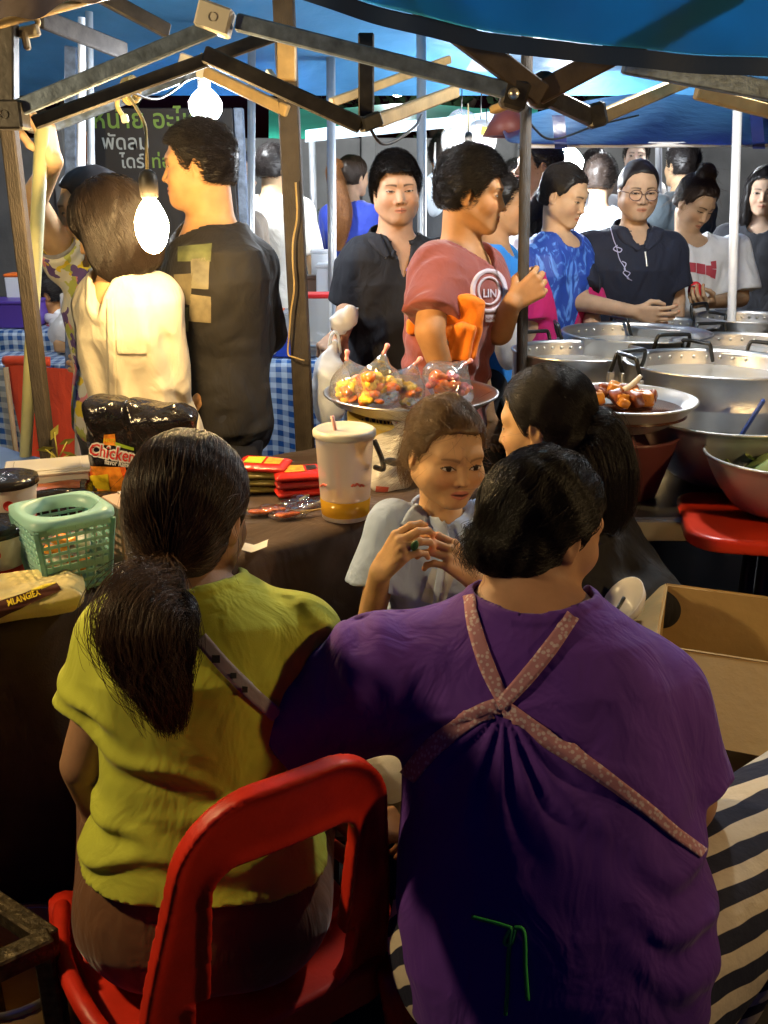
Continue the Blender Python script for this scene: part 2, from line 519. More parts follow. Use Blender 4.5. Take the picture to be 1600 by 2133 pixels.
def yawv(deg):
    a = math.radians(deg); return np.array([math.sin(a), math.cos(a), 0]), np.array([math.cos(a), -math.sin(a), 0])
def headR(yaw, pitch=0, roll=0):
    """columns: right, forward, up; yaw 0 looks away from the camera, 90 to the photo's right; pitch>0 looks down"""
    f, r = yawv(yaw); z = np.array([0, 0, 1.])
    a = math.radians(pitch); f2 = f * math.cos(a) - z * math.sin(a); u = np.cross(r, f2)
    b = math.radians(roll); r2 = r * math.cos(b) + u * math.sin(b); u2 = np.cross(r2, f2)
    return np.stack([r2, f2, u2], 1)
def head_sdf(q, hp):
    fem = hp.get('fem', 0.); fw = hp.get('fw', 1.); nz = hp.get('nose', 1.); jaw = hp.get('jaw', 1.); eye = hp.get('eye', 1.); ck = hp.get('cheek', 1.)
    q = q.copy(); q[:, 2] = np.where(q[:, 2] < 0, q[:, 2] * f4(hp.get('short', 1.07)), q[:, 2])       # a shorter, rounder lower face
    a = q.copy(); a[:, 0] = np.abs(a[:, 0])
    d = smin(ell(q, (0, -.018, .032), (.0765, .095, .086)), ell(q, (0, .020, -.036), (.064 * fw, .066, .086)), .03)
    d = smin(d, cone(a, (.049 * fw, -.004, -.054), (.014, .060, -.098), .022 * jaw, .017 * jaw), .03)
    d = smin(d, sph(a, (.034 * fw, .050, -.032), .027 * ck), .025)
    d = smin(d, cone(a, (.008, .074 - .003 * fem, .024), (.041, .061, .023), .014, .012), .018)
    d = smax(d, -sph(a, (.0325, .103, -.001), .0225), .014)
    d = smin(d, ell(a, (.032, .0655, .0), (.0175, .0145, .0115 * eye)), .005)
    d = smin(d, cone(q, (0, .0775, .010), (0, .0945 + .002 * nz, -.033), .0062, .0098 * nz), .011)
    d = smin(d, sph(a, (.0125 * nz, .0865, -.0375), .0085 * nz), .007)
    d = smin(d, ell(q, (0, .0675, -.066), (.030, .022, .024)), .015)
    op = hp.get('mouth', 0.)
    d = smin(d, cone(a, (0, .0905, -.0620), (.019, .0805, -.0672), .0046, .0026), .005)
    d = smin(d, cone(a, (0, .0885, -.0735 - op), (.015, .0815, -.0712 - op * .4), .0058, .003), .005)
    d = smax(d, -cone(a, (0, .0975, -.0675 - op * .5), (.021, .087, -.0692), .0022 + op * .6, .0012), .003)
    d = smin(d, sph(q, (0, .068, -.098), .0185), .024)
    if hp.get('double', 0): d = smin(d, ell(q, (0, .02, -.1), (.05, .05, .03)), .03)
    er = rotz(-18)
    d = smin(d, ell(a, (.0745, -.016, -.008), (.0075, .0195, .032), er), .007)
    d = smax(d, -ell(a, (.0845, -.010, -.004), (.0062, .0115, .020), er), .004)
    d = smin(d, sph(a, (.073, -.006, -.034), .0075), .006)
    return d
def head_col(q, skin, hp):
    skin = np.asarray(skin, f4); n = len(q); C = np.tile(skin, (n, 1))
    q = q.copy(); q[:, 2] = np.where(q[:, 2] < 0, q[:, 2] * f4(hp.get('short', 1.07)), q[:, 2])
    ax = np.abs(q[:, 0]); z = q[:, 2]; y = q[:, 1]; front = y > .045
    def mixc(mask, c, w=1.):
        mask = (mask * w)[:, None]; return C * (1 - mask) + np.asarray(c, f4) * mask
    def soft(x, e): return np.clip(.5 - x / e, 0, 1)
    C = mixc(soft((ax - .040) ** 2 + (z + .032) ** 2 - .022 ** 2, .0009) * front, skin * np.array([1.06, .82, .76], f4), .5)
    op = hp.get('mouth', 0.)
    lip = soft((ax / .0215) ** 2 + ((z + .0675 + op * .4) / (.0098 + op)) ** 2 - 1, .35) * (y > .07)
    C = mixc(lip, hp.get('lip', skin * np.array([.92, .55, .5], f4)), .85)
    slit = soft((ax / .020) ** 2 + ((z + .0676 + op * .5) / (.0017 + op * .8)) ** 2 - 1, .8) * (y > .07)
    C = mixc(slit, (.05, .015, .012), .9)
    C = mixc(soft((ax - .0075) ** 2 + (z + .0425) ** 2 - .0035 ** 2, 1e-5) * (y > .08), skin * .25, .8)
    hc = np.asarray(hp.get('brow', (.02, .014, .011)), f4)
    s = np.clip((ax - .013) / .036, 0, 1)
    bz = .0195 + .0035 * np.sin(s * 2.7)
    C = mixc(soft(np.abs(z - bz) - .0036 * (1.15 - s * .7), .003) * ((ax > .012) & (ax < .050)) * front, hc, hp.get('browk', .8))
    u = (ax - .0322) / .0150; ez = z - .0004 - .0012 * u
    open_ = hp.get('open', .0044) * np.clip(1 - u * u, 0, 1)
    eye = (np.abs(ez) < open_) & (np.abs(u) < 1) & (y > .055)
    C[eye] = (.62, .58, .54)
    ir = eye & ((ax - .0322 + hp.get('gaze', 0.) * np.sign(q[:, 0])) ** 2 + (ez) ** 2 < .0066 ** 2)
    C[ir] = (.02, .012, .008)
    lash = (np.abs(ez - open_) < .0016) & (np.abs(u) < 1.12) & (y > .05)
    C[lash] = (.03, .02, .016)
    low = (np.abs(ez + open_) < .0010) & (np.abs(u) < 1) & (y > .055)
    C[low] = skin * .45
    lid = soft((u / 1.3) ** 2 + ((ez - .004) / .010) ** 2 - 1, .5) * front * ~eye
    C = mixc(lid * ~lash, skin * np.array([.8, .68, .62], f4), .2)
    if hp.get('beard', 0): C = mixc(soft((ax / .05) ** 2 + ((z + .085) / .035) ** 2 - 1, .6) * (y > .02) * (1 - lip), skin * .55, hp['beard'])
    return C
def ik(a, c, l1, l2, pole):
    a, c = np.asarray(a, float), np.asarray(c, float); d = np.linalg.norm(c - a)
    if d > (l1 + l2) * .999: c = a + (c - a) / d * (l1 + l2) * .999; d = (l1 + l2) * .999
    x = (l1 * l1 - l2 * l2 + d * d) / (2 * d); h = math.sqrt(max(l1 * l1 - x * x, 0)); u = (c - a) / d
    p = np.asarray(pole, float); p = nrm(p - (p @ u) * u)
    return a + u * x + p * h, c
def hand_prims(w, dr, pn, thumb, s=1., curl=(.5, .5, .5, .5), tcurl=.4, spread=.10, base=.25):
    """five fingers: w wrist, dr direction to knuckles, pn palm normal (fingers curl towards it), thumb side vector"""
    d = nrm(dr); n = np.asarray(pn, float); n = nrm(n - (n @ d) * d); t = np.cross(d, n)
    if t @ np.asarray(thumb, float) < 0: t = -t
    w = np.asarray(w, float); L = []
    kn = []
    for i, (off, ln) in enumerate(((.030, .092), (.010, .096), (-.010, .092), (-.029, .084))):
        k = w + (d * ln + t * off + n * (-.002)) * s; kn.append(k)
        L.append((w + (d * .012 + t * off * .55) * s, k, .0135 * s, .0115 * s, .012 * s))
    for i, k in enumerate(kn):
        ln = (.040, .044, .041, .032)[i] * s; c = curl[i]
        a0 = base + c * .9; side = t * spread * (1.5 - i) * .6
        p = k; r = (.0098, .0100, .0096, .0086)[i] * s
        for j, (fr, da) in enumerate(((1., 0.), (.68, c * 1.25), (.52, c * 1.0))):
            a0 += da
            v = nrm(d * math.cos(a0) + n * math.sin(a0) + side)
            q = p + v * ln * fr
            L.append((p, q, r, r * .88, .004 * s)); p = q; r *= .88
    tb = w + (d * .026 + t * .020 + n * .006) * s
    tm = tb + nrm(d * .62 + t * (.85 - tcurl * .6) + n * (.25 + tcurl * .6)) * .040 * s
    te = tm + nrm(d * .85 + t * (.25 - tcurl * .7) + n * (.2 + tcurl * .7)) * .030 * s
    tt = te + nrm(d * .8 - t * (.1 + tcurl * .5) + n * (.2 + tcurl * .6)) * .024 * s
    L += [(w + t * .008 * s, tb, .014 * s, .015 * s, .012 * s), (tb, tm, .0145 * s, .0112 * s, .006 * s),
          (tm, te, .0112 * s, .0102 * s, .004 * s), (te, tt, .0102 * s, .0082 * s, .004 * s)]
    return L
PROFILE = {
    'f': ([-.20, -.05, .12, .36, .55, .75, .90, 1.0, 1.08], [.12, .172, .170, .132, .138, .150, .140, .085, .05], [.09, .118, .112, .092, .102, .112, .088, .065, .05]),
    'm': ([-.20, -.05, .12, .36, .55, .75, .90, 1.0, 1.08], [.12, .162, .158, .142, .150, .168, .160, .09, .055], [.09, .112, .105, .098, .108, .115, .095, .07, .05]),
    'big': ([-.22, -.08, .06, .22, .42, .60, .78, .90, 1.0, 1.08], [.16, .225, .240, .238, .222, .210, .195, .165, .10, .06], [.13, .18, .19, .19, .175, .16, .14, .115, .085, .06]),
    'c': ([-.20, -.05, .12, .36, .55, .75, .90, 1.0, 1.08], [.09, .120, .115, .100, .105, .112, .105, .065, .04], [.07, .088, .082, .075, .08, .085, .07, .05, .04]),
}
class Person:
    def __init__(s, label, H, yaw, look=None, pelvis=None, kind='f', hs=1., sh=None, skin=(.42, .24, .15), hp=None, group=None,
                 lean=(0, 0), arms=None, wide=1., deep=1., pyaw=None, neck=None, knees=None, feet=True, neck_r=None, base=None, hscale=None):
        s.label = label; s.H = np.asarray(H, float); s.yaw = yaw; s.skin = skin; s.hp = hp or {}; s.hs = hs; s.kind = kind
        s.f, s.r = yawv(yaw)
        lk = look or (yaw, 0, 0); s.R = headR(*lk)
        Ht = s.H[2] + .115 * hs
        cs = {'c': .74}.get(kind, 1.) if hscale is None else hscale
        s.N = np.asarray(neck, float) if neck is not None else s.H - np.array([0, 0, .180 * hs]) - s.f * .012 - s.R[:, 1] * .02
        if pelvis is None:
            pelvis = np.array([s.N[0] + lean[0], s.N[1] + lean[1], Ht * .53])
        s.P = np.asarray(pelvis, float)
        s.pf, s.pr = yawv(yaw if pyaw is None else pyaw)
        s.sh = sh or {'f': .150, 'm': .172, 'big': .20, 'c': .110}[kind]
        s.ax = nrm(s.N - s.P); s.L = np.linalg.norm(s.N - s.P)
        s.wide, s.deep = wide, deep
        s.prof = PROFILE[kind]
        l1, l2 = (.29 * cs if kind == 'm' else .265 * cs), (.25 * cs if kind == 'm' else .235 * cs)
        s.lens = (l1, l2)
        s.S = {}; s.E = {}; s.W = {}
        ar = arms or {}
        for k, sg in (('l', -1), ('r', 1)):
            s.S[k] = s.N + s.r * sg * s.sh - np.array([0, 0, .054 if kind != 'c' else .042])
            a = ar.get(k, {})
            if 'S' in a: s.S[k] = np.asarray(a['S'], float)
            w = a.get('w', s.S[k] + s.r * sg * .07 + s.f * .06 - np.array([0, 0, (l1 + l2) * .97]))
            s.E[k], s.W[k] = ik(s.S[k], w, l1, l2, a.get('pole', -s.f * .6 + s.r * sg * .8 - np.array([0, 0, .4])))
            if 'E' in a:
                s.E[k] = np.asarray(a['E'], float); s.W[k] = np.asarray(w, float)
        s.hip = {k: s.P + s.pr * sg * .085 * (1.25 if kind == 'big' else (.7 if kind == 'c' else 1)) for k, sg in (('l', -1), ('r', 1))}
        s.knee = {}; s.ank = {}
        for k, sg in (('l', -1), ('r', 1)):
            if knees and k in knees:
                s.knee[k] = np.asarray(knees[k][0], float); s.ank[k] = np.asarray(knees[k][1], float)
            else:
                g = np.array([s.P[0], s.P[1], 0]) + s.pr * sg * .11
                s.knee[k] = s.hip[k] * .46 + g * .54 + s.pf * .02 + np.array([0, 0, .01]); s.ank[k] = g + np.array([0, 0, .07])
        s.neck_r = neck_r or {'f': .049, 'm': .057, 'big': .062, 'c': .038}[kind]
        s.ar = {'f': (.046, .038, .025), 'm': (.053, .043, .029), 'big': (.072, .056, .034), 'c': (.033, .027, .020)}[kind]
        s.lr = {'f': (.085, .058, .04), 'm': (.088, .06, .043), 'big': (.11, .075, .05), 'c': (.058, .04, .03)}[kind]
        s.hands = []; s.hand_box = []
        for k, sg in (('l', -1), ('r', 1)):
            a = ar.get(k, {})
            if a.get('hand') is None:
                d = nrm(s.W[k] - s.E[k]); hd = dict(dr=d, pn=-s.r * sg, thumb=s.f, curl=(.35, .35, .4, .4))
            elif a['hand'] is False: continue
            else: hd = dict(a['hand']); hd.setdefault('dr', nrm(s.W[k] - s.E[k]))
            hd.setdefault('s', {'c': .74, 'm': 1.03}.get(kind, .94))
            s.hands.append((s.W[k], hand_prims(s.W[k], **hd))); 
        xy = np.array([s.P[0], s.P[1], 0.])
        s.root = thing("person", label, "person", base if base is not None else xy, group)
    # ---- distance fields
    def torso(s, p, wide=None, deep=None, add=0.):
        wd, dp = (wide or s.wide), (deep or s.deep)
        q = p - s.P.astype(f4); ax = s.ax.astype(f4)
        t = q @ ax / s.L
        m = np.clip(t, 0, 1)[:, None]
        r = s.pr.astype(f4) * (1 - m) + s.r.astype(f4) * m
        r = r - (r @ ax)[:, None] * ax; r /= np.sqrt((r * r).sum(1))[:, None]
        f = np.cross(ax, r)
        x = (q * r).sum(1); y = (q * f).sum(1)
        T, Wd, D = s.prof
        w = np.interp(t, T, Wd).astype(f4) * wd + add; d = np.interp(t, T, D).astype(f4) * dp + add
        y0 = .0
        e = ((np.abs(x) / w) ** 2.4 + (np.abs(y - y0) / d) ** 2.4) ** (1 / 2.4)
        dd = (e - 1) * np.minimum(w, d)
        return smax(smax(dd, (t - 1.04) * s.L - add * .5, .04), (-.17 - t) * s.L - add, .03)
    def limb(s, p, a, b, c, r, add=0.):
        return np.minimum(cone(p, a, b, r[0] + add, r[1] + add), cone(p, b, c, r[1] + add, r[2] + add))
    def body(s, p):
        d = s.torso(p)
        up = np.array([0, 0, 1.])
        for k in 'lr':
            d = smin(d, cone(p, s.N - up * .05, s.S[k], s.ar[0] * 1.1, s.ar[0]), .05)
            d = smin(d, s.limb(p, s.S[k], s.E[k], s.W[k], s.ar), .015)
            d = smin(d, s.limb(p, s.hip[k], s.knee[k], s.ank[k], s.lr), .04)
            d = smin(d, cone(p, s.ank[k] - up * .03, s.ank[k] - up * .035 + s.pf * .15, .035, .028), .03)
        hb = s.H - s.R[:, 2] * .06 * s.hs - s.R[:, 1] * .022 * s.hs
        d = smin(d, cone(p, s.N - up * .03, hb, s.neck_r * 1.08, s.neck_r), .03)
        near = ((p - s.H.astype(f4)) ** 2).sum(1) < (.21 * s.hs) ** 2
        if near.any():
            q = ((p[near] - s.H.astype(f4)) @ s.R.astype(f4)) / f4(s.hs)
            d[near] = smin(d[near], head_sdf(q, s.hp) * s.hs, .012)
        for w, pr in s.hands:
            nr = ((p - w.astype(f4)) ** 2).sum(1) < .23 ** 2
            if nr.any():
                pp = p[nr]; h = np.full(len(pp), 9., f4)
                for a, b, ra, rb, k in pr: h = smin(h, cone(pp, a, b, ra, rb), k)
                d[nr] = smin(d[nr], h, .008)
        return d
    def face_box(s, m=.012):
        c = s.H + s.R @ np.array([0, .045, -.03]) * s.hs; e = .062 * s.hs + m
        ex = np.abs(s.R) @ np.array([.068, .068, .095]) * s.hs + m
        return c - ex, c + ex
    def build_body(s, hface=.0020, hhead=.004, hbody=.011, hhand=.0028, face=True):
        pt = []
        if face: lo, hi = s.face_box(); pt.append((lo, hi, hface))
        pt.append((s.H - .15 * s.hs - .02, s.H + .15 * s.hs + .0, hhead))
        for w, pr in s.hands:
            P_ = np.array([q for a in pr for q in (a[0], a[1])]); pt.append((P_.min(0) - .02, P_.max(0) + .02, hhand))
        pts = np.array([s.P, s.N, *s.S.values(), *s.E.values(), *s.W.values(), *s.hip.values(), *s.knee.values(), *s.ank.values()])
        pt.append((pts.min(0) - .24, np.maximum(pts.max(0), s.H) + np.array([.24, .24, .15]), hbody))
        V, F = multi(s.body, pt)
        C = np.tile(np.asarray(s.skin, f4), (len(V), 1))
        q = ((V - s.H) @ s.R) / s.hs
        m = (np.abs(q) < .16).all(1)
        C[m] = head_col(q[m].astype(f4), s.skin, s.hp)
        for w, pr in s.hands:
            tips = np.array([pr[i][1] for i in (6, 9, 12, 15) if i < len(pr)])
            for tp in tips:
                near = np.linalg.norm(V - tp, axis=1) < .012
                C[near] *= np.array([1.12, .92, .88])
        return part("body", (V, F), SKIN, s.root, cols=C)
    # ---- clothes
    def shirt_fn(s, sleeve=.75, inf=.014, sinf=(.018, .026), hem=None, hemz=None, neck='crew', wr=.006, wseed=1, extra=None, deep_neck=0., collar_r=None, flare=0., k=.028, arms_only=None, wf=42.):
        hemz = hemz if hemz is not None else s.P[2] - .06
        up = np.array([0, 0, 1.])
        nr = collar_r or s.neck_r + .022
        sl = {}
        for k_ in 'lr':
            sv = sleeve[k_] if isinstance(sleeve, dict) else sleeve
            sl[k_] = sv
        def f(p):
            d = s.torso(p, add=inf)
            if flare:
                t = np.clip((s.P[2] + .25 - p[:, 2]) / .35, 0, 1); d = d - flare * t
            for k_ in 'lr':
                d = smin(d, cone(p, s.N - up * .06, s.S[k_] - up * .004, s.ar[0] * 1.1 + inf, s.ar[0] + inf), .05)
                sv = sl[k_]
                if sv > 1:
                    b = s.E[k_]; e = s.E[k_] + (s.W[k_] - s.E[k_]) * (sv - 1)
                    rm = s.ar[1] + sinf[0]; re = s.ar[1] + (s.ar[2] - s.ar[1]) * (sv - 1) + sinf[1]
                    c = smin(cone(p, s.S[k_], b, s.ar[0] + inf, rm), cone(p, b, e, rm, re), .02)
                    dr = nrm(s.W[k_] - s.E[k_]); arm = cone(p, b, s.W[k_], s.ar[1] + .008, s.ar[2] + .008)
                else:
                    e = s.S[k_] + (s.E[k_] - s.S[k_]) * sv; re = s.ar[0] + (s.ar[1] - s.ar[0]) * sv + sinf[1]
                    c = cone(p, s.S[k_], e + (e - s.S[k_]) * .3, s.ar[0] + inf, re + (re - s.ar[0] - inf) * .3)
                    dr = nrm(s.E[k_] - s.S[k_]); arm = cone(p, s.S[k_] + (s.E[k_] - s.S[k_]) * .4, s.E[k_] + dr * .05, s.ar[0] + .006, s.ar[1] + .008)
                cut = (p - e.astype(f4)) @ dr.astype(f4)
                c = smax(c, cut, .006)
                d = smin(d, c, k)
            if wr:
                w1 = wob(p, wseed, wf, 5, (1, 1, .45)); w2 = wob(p, wseed + 9, wf * 2.1, 4, (1, .9, .6))
                d = d - wr * (.5 * w1 + .55 * (.5 - np.sqrt(w1 * w1 + .03))) - wr * .35 * (.5 * w2 + .6 * (.5 - np.sqrt(w2 * w2 + .03)))
            if extra: d = extra(p, d)
            d = np.maximum(d, hemz - p[:, 2] + .008 * wob(p, wseed + 3, 14, 3, (1, 1, 0)))
            hb = s.H - s.R[:, 2] * .06 - s.R[:, 1] * .02
            a = s.N - up * .12 + s.f * .01; 
            nc = cone(p, s.N - up * (.02 if neck != 'boat' else .03) - s.f * .012, s.N + up * .16 + s.f * .02, nr, nr * 1.25)
            if neck == 'crew': nc = smin(nc, sph(p, s.N + s.f * .055 + up * (.012 - deep_neck), nr * .92), .02)
            if neck in ('v', 'polo'):
                dep = {'v': .10, 'polo': .095}[neck] + deep_neck
                wv = {'v': .03, 'polo': .012}[neck]
                cc = s.N + s.f * .075 + up * .01
                nc = smin(nc, cone(p, cc + up * .02, cc - up * dep + s.f * .04, nr * .62, wv * .6), .01)
            rib = smax(np.abs(nc - .004) - .0075, np.abs(d + .002) - .005, .004)
            d = smax(d, -nc, .003)
            return np.minimum(d, rib)
        return f
    def shirt_box(s, m=.10):
        pts = np.array([s.P, s.N, *s.S.values(), *s.E.values(), *s.W.values()])
        lo = pts.min(0) - m - np.array([.14, .14, .16]); hi = pts.max(0) + m + np.array([.1, .1, .0])
        return lo, hi
    def garment(s, name, f, mat, h=.006, box_=None, cols=None, label=None):
        lo, hi = box_ or s.shirt_box()
        V, F = surfnets(f, lo, hi, h)
        return part(name, (V, F), mat, s.root, cols=(cols(V) if cols else None), label=label)
    def trousers(s, mat, inf=.018, h=.010, top=None, length=1., name="trousers", wr=.006, flare=.0, tinf=None):
        top = s.P[2] + .10 if top is None else top
        up = np.array([0, 0, 1.])
        def f(p):
            d = s.torso(p, add=tinf if tinf is not None else .008)
            d = np.maximum(d, p[:, 2] - top)
            for k in 'lr':
                e = s.knee[k] + (s.ank[k] - s.knee[k]) * (length - .03)
                d = smin(d, np.minimum(cone(p, s.hip[k], s.knee[k], s.lr[0] + inf, s.lr[1] + inf + flare), cone(p, s.knee[k], e, s.lr[1] + inf + flare, s.lr[2] + inf + flare)), .03)
            return d - wr * wob(p, 5, 18, 4)
        pts = np.array([s.P, *s.hip.values(), *s.knee.values(), *s.ank.values()])
        s.trf = f
        V, F = surfnets(f, pts.min(0) - .27, np.maximum(pts.max(0) + .22, [-9, -9, top + .05]), h)
        return part(name, (V, F), mat, s.root)
    def shoes(s, mat):
        for k in 'lr':
            a = s.ank[k] - np.array([0, 0, .03])
            f = lambda p: smax(cone(p, a - s.pf * .03, a + s.pf * .16 - np.array([0, 0, .008]), .043, .038), a[2] - .04 - p[:, 2], .004)
            V, F = surfnets(f, a - .25, a + .25, .009)
            part("shoe", (V, F), mat, s.root)
    def collar(s, mat, h=.0035, tilt=.3, height=.038, r=None, gap=.32, name="collar"):
        """turned-down shirt collar standing round the neck, open in front"""
        r = r or s.neck_r + .016; up = np.array([0, 0, 1.])
        c = s.N + up * .005 - s.f * .012
        def f(p):
            q = p - c.astype(f4)
            z = q[:, 2] + (q @ s.f.astype(f4)) * tilt
            x = q @ s.r.astype(f4); y = q @ s.f.astype(f4)
            rad = np.sqrt(x * x + (y * .92) ** 2)
            R_ = r + (.030 - z) * .42
            d = np.maximum(np.abs(rad - R_) - .0035, np.abs(z - .004) - height)
            return np.maximum(d, (y - .02) - np.abs(x) / gap * 1.0 + .0)
        V, F = surfnets(f, c - .15, c + .15, h, newton=False)
        return part(name, (V, F), mat, s.root)
    # ---- hair
    def hl(s, v): return s.H + s.R @ (np.asarray(v, float) * s.hs)
    def hair_fn(s, thick=.012, front=None, fr=None, hairline=(.014, .40, .078), nape=-.085, ears=True, extra=None, rough=.0022, side=None, top=0.):
        def f(p):
            q = ((p - s.H.astype(f4)) @ s.R.astype(f4)) / f4(s.hs)
            a = q.copy(); a[:, 0] = np.abs(a[:, 0])
            d = ell(q, (0, -.020, .030 + top * .5), (.0745 + thick * .7, .096 + thick * .9, .087 + thick * .8 + top))
            d = smin(d, ell(q, (0, -.045, -.035), (.062 + thick * .6, .062 + thick * .6, .06 + thick)), .03)
            if front: d = smax(d, -ell(q, front, fr) - .004 * wob(q, 77, 130, 3, (1, .5, .5)), .020)
            else:
                c_ = q[:, 1] - (hairline[0] + hairline[1] * (q[:, 2] + .02)) + .0035 * wob(q, 77, 150, 3, (1, .5, .5))
                d = smax(d, -smax(-c_, q[:, 2] - hairline[2] + a[:, 0] ** 2 * 2.5, .03), .010)
            if ears: d = smax(d, -ell(a, (.083, -.004, -.022), (.022, .024, .036)), .006)
            d = smax(d, nape - q[:, 2] + np.maximum(q[:, 1], -.02) * -.6, .01)
            if extra: d = extra(q, d, a)
            return (d - rough * wob(q, 21, 95, 4)) * s.hs
        return f
    def hair_cap(s, f, mat, h=.0045, ext=.16, down=.0, name="hair"):
        lo = s.H - ext * s.hs - np.array([0, 0, down]); hi = s.H + ext * s.hs
        V, F = surfnets(f, lo, hi, h)
        return part(name, (V, F), mat, s.root), V, F
    def strands(s, f, V, F, mat, parent, n=3000, field=None, steps=9, step=.010, off=(.0005, .004), rad=.00035, lift=0., jit=.12, keep=None, seed=3, name="hair_strands"):
        """single hairs combed along the scalp; field(p_local)->direction in head coordinates"""
        g = np.random.default_rng(seed)
        fi = g.integers(0, len(F), n); w = g.dirichlet((1, 1, 1, 1), n)
        P0 = (V[F[fi]] * w[:, :, None]).sum(1)
        if keep is not None:
            ql = ((P0 - s.H) @ s.R) / s.hs; P0 = P0[keep(ql)]
        n = len(P0); o = g.uniform(*off, n); K = np.zeros((n, steps, 3)); p = P0.copy()
        J = g.normal(size=(n, 3)) * jit; st = step * g.uniform(.6, 1.2, n)
        for i in range(steps):
            K[:, i] = p
            q = ((p - s.H) @ s.R) / s.hs
            d = field(q) @ s.R.T + J
            gr = grad(f, p); d = d - ((d * gr).sum(1) * (1 - lift))[:, None] * gr
            d /= np.linalg.norm(d, axis=1)[:, None] + 1e-9
            p = p + d * st[:, None] * s.hs
            if lift < .5:
                gr = grad(f, p); sd = feval(f, p); p = p - gr * (sd - o - lift * .01 * i)[:, None] * (.9 if lift == 0 else .4)
        return hair_obj(name, K, rad, mat, parent)
def hair_obj(name, K, rad, mat, parent, taper=.35):
    K = np.asarray(K, f4); n, m = K.shape[:2]
    hc = bpy.data.hair_curves.new(name)
    hc.add_curves([m] * n)
    org = wloc(parent).astype(f4)
    hc.attributes["position"].data.foreach_set("vector", (K - org).ravel())
    ra = hc.attributes.get("radius") or hc.attributes.new("radius", 'FLOAT', 'POINT')
    r = np.tile(np.linspace(1, taper, m), n) * rad
    ra.data.foreach_set("value", r.astype(f4))
    hc.materials.append(mat)
    o = bpy.data.objects.new(name, hc); COL.objects.link(o); o.parent = parent
    return o
def tail(path, rads, n, steps=16, seed=1, wav=.004, loose=.25, mat=None):
    """hair tail: strands along a world path with given bundle radii"""
    g = np.random.default_rng(seed)
    S = spline(path, steps); R = np.interp(np.linspace(0, 1, steps), np.linspace(0, 1, len(rads)), rads)
    T = np.gradient(S, axis=0); a = np.array([0.3, -1, .1])
    u = np.cross(T, a); u /= np.linalg.norm(u, axis=1)[:, None]; v = np.cross(T, u); v /= np.linalg.norm(v, axis=1)[:, None]
    nc = max(8, n // 45); ca = g.uniform(0, 6.283, nc); cr = np.sqrt(g.uniform(0, 1, nc)); ci = g.integers(0, nc, n)
    jx, jy = g.normal(size=(2, n)) * .16; cx = cr[ci] * np.cos(ca[ci]); cy = cr[ci] * np.sin(ca[ci]); cl = 1 - g.beta(1.2, 2.5, nc)[ci] * loose; ln = np.clip(cl - g.beta(1.2, 4., n) * loose * .7, .25, 1)
    K = np.zeros((n, steps, 3)); tw = g.normal(size=n) * .5; ph = g.uniform(0, 6.28, (n, 2))
    for i in range(steps):
        t = i / (steps - 1) * ln; x = t * (steps - 1); i0 = np.minimum(x.astype(int), steps - 2); fr = (x - i0)[:, None]
        c = S[i0] * (1 - fr) + S[i0 + 1] * fr; uu = u[i0]; vv = v[i0]; r = R[i0] * (1 - fr[:, 0]) + R[i0 + 1] * fr[:, 0]
        cj = 1.25 - .85 * t; ex = cx + jx * cj; ey = cy + jy * cj; a2 = np.arctan2(ey, ex) + tw * t * .5; rr = np.hypot(ex, ey)
        K[:, i] = c + uu * (np.cos(a2) * rr * r + wav * np.sin(9 * t + ph[:, 0]) * t)[:, None] + vv * (np.sin(a2) * rr * r + wav * np.sin(8 * t + ph[:, 1]) * t)[:, None]
    return K
# ------------------------------------------------------------------ ground and the dark beyond
ASPH = M("asphalt", (.045, .043, .042), rough=.9, var=(3, .35), bump=(140, .5))
g_ = part("ground", grid_sheet(lambda u, v: np.stack([(u - .5) * 120, v * 120 - 30, np.zeros_like(u)], 1), 12, 12), ASPH, smooth=False)
tag(g_, kind="structure")
CONC = M("concrete_wall", (.22, .215, .20), rough=.9, var=(2.5, .3), bump=(30, .3))
wl = thing("boundary_wall", "stained grey concrete wall behind the market stalls", "wall", (0, 9.6, 0))
for i in range(9):
    part("wall_panel", box((-5.4 + 1.5 * i, 9.6, 1.05), (1.47, .12, 2.1), bev=.01), CONC, wl, smooth=False)
for i in range(10):
    part("wall_post", box((-6.15 + 1.5 * i, 9.55, 1.1), (.14, .2, 2.2), bev=.01), CONC, wl, smooth=False)
# leafy hedge in front of the wall
HEDGE = M("hedge_leaf", (.05, .13, .025), rough=.6, transl=.25, var=(8, .4))
hg = thing("hedge", "low green hedge in front of the grey wall", "hedge", (-.6, 8.7, 0))
g = np.random.default_rng(5); n = 5200
c = np.stack([g.uniform(-1.9, .7, n), g.normal(8.7, .22, n), 0.5 + g.beta(2, 1.4, n) * .95], 1); c[:, 2] += .12 * np.sin(c[:, 0] * 5)
a1 = g.normal(size=(n, 3)); a1 /= np.linalg.norm(a1, axis=1)[:, None]; a2 = np.cross(a1, g.normal(size=(n, 3))); a2 /= np.linalg.norm(a2, axis=1)[:, None]
sz = g.uniform(.02, .045, (n, 1))
V = np.stack([c - a1 * sz, c + a2 * sz * .45, c + a1 * sz, c - a2 * sz * .45], 1).reshape(-1, 3)
o_ = part("foliage", (V, np.arange(4 * n).reshape(n, 4)), HEDGE, hg, smooth=False); o_["kind"] = "stuff"
BARK = M("stem_bark", (.08, .055, .035), rough=.9)
for i in range(7):
    x = -1.7 + i * .37
    part("stem", tube([(x, 8.7, 0), (x + .03, 8.7, .4), (x - .04, 8.72, .9)], [.02, .016, .008], 6), BARK, hg)
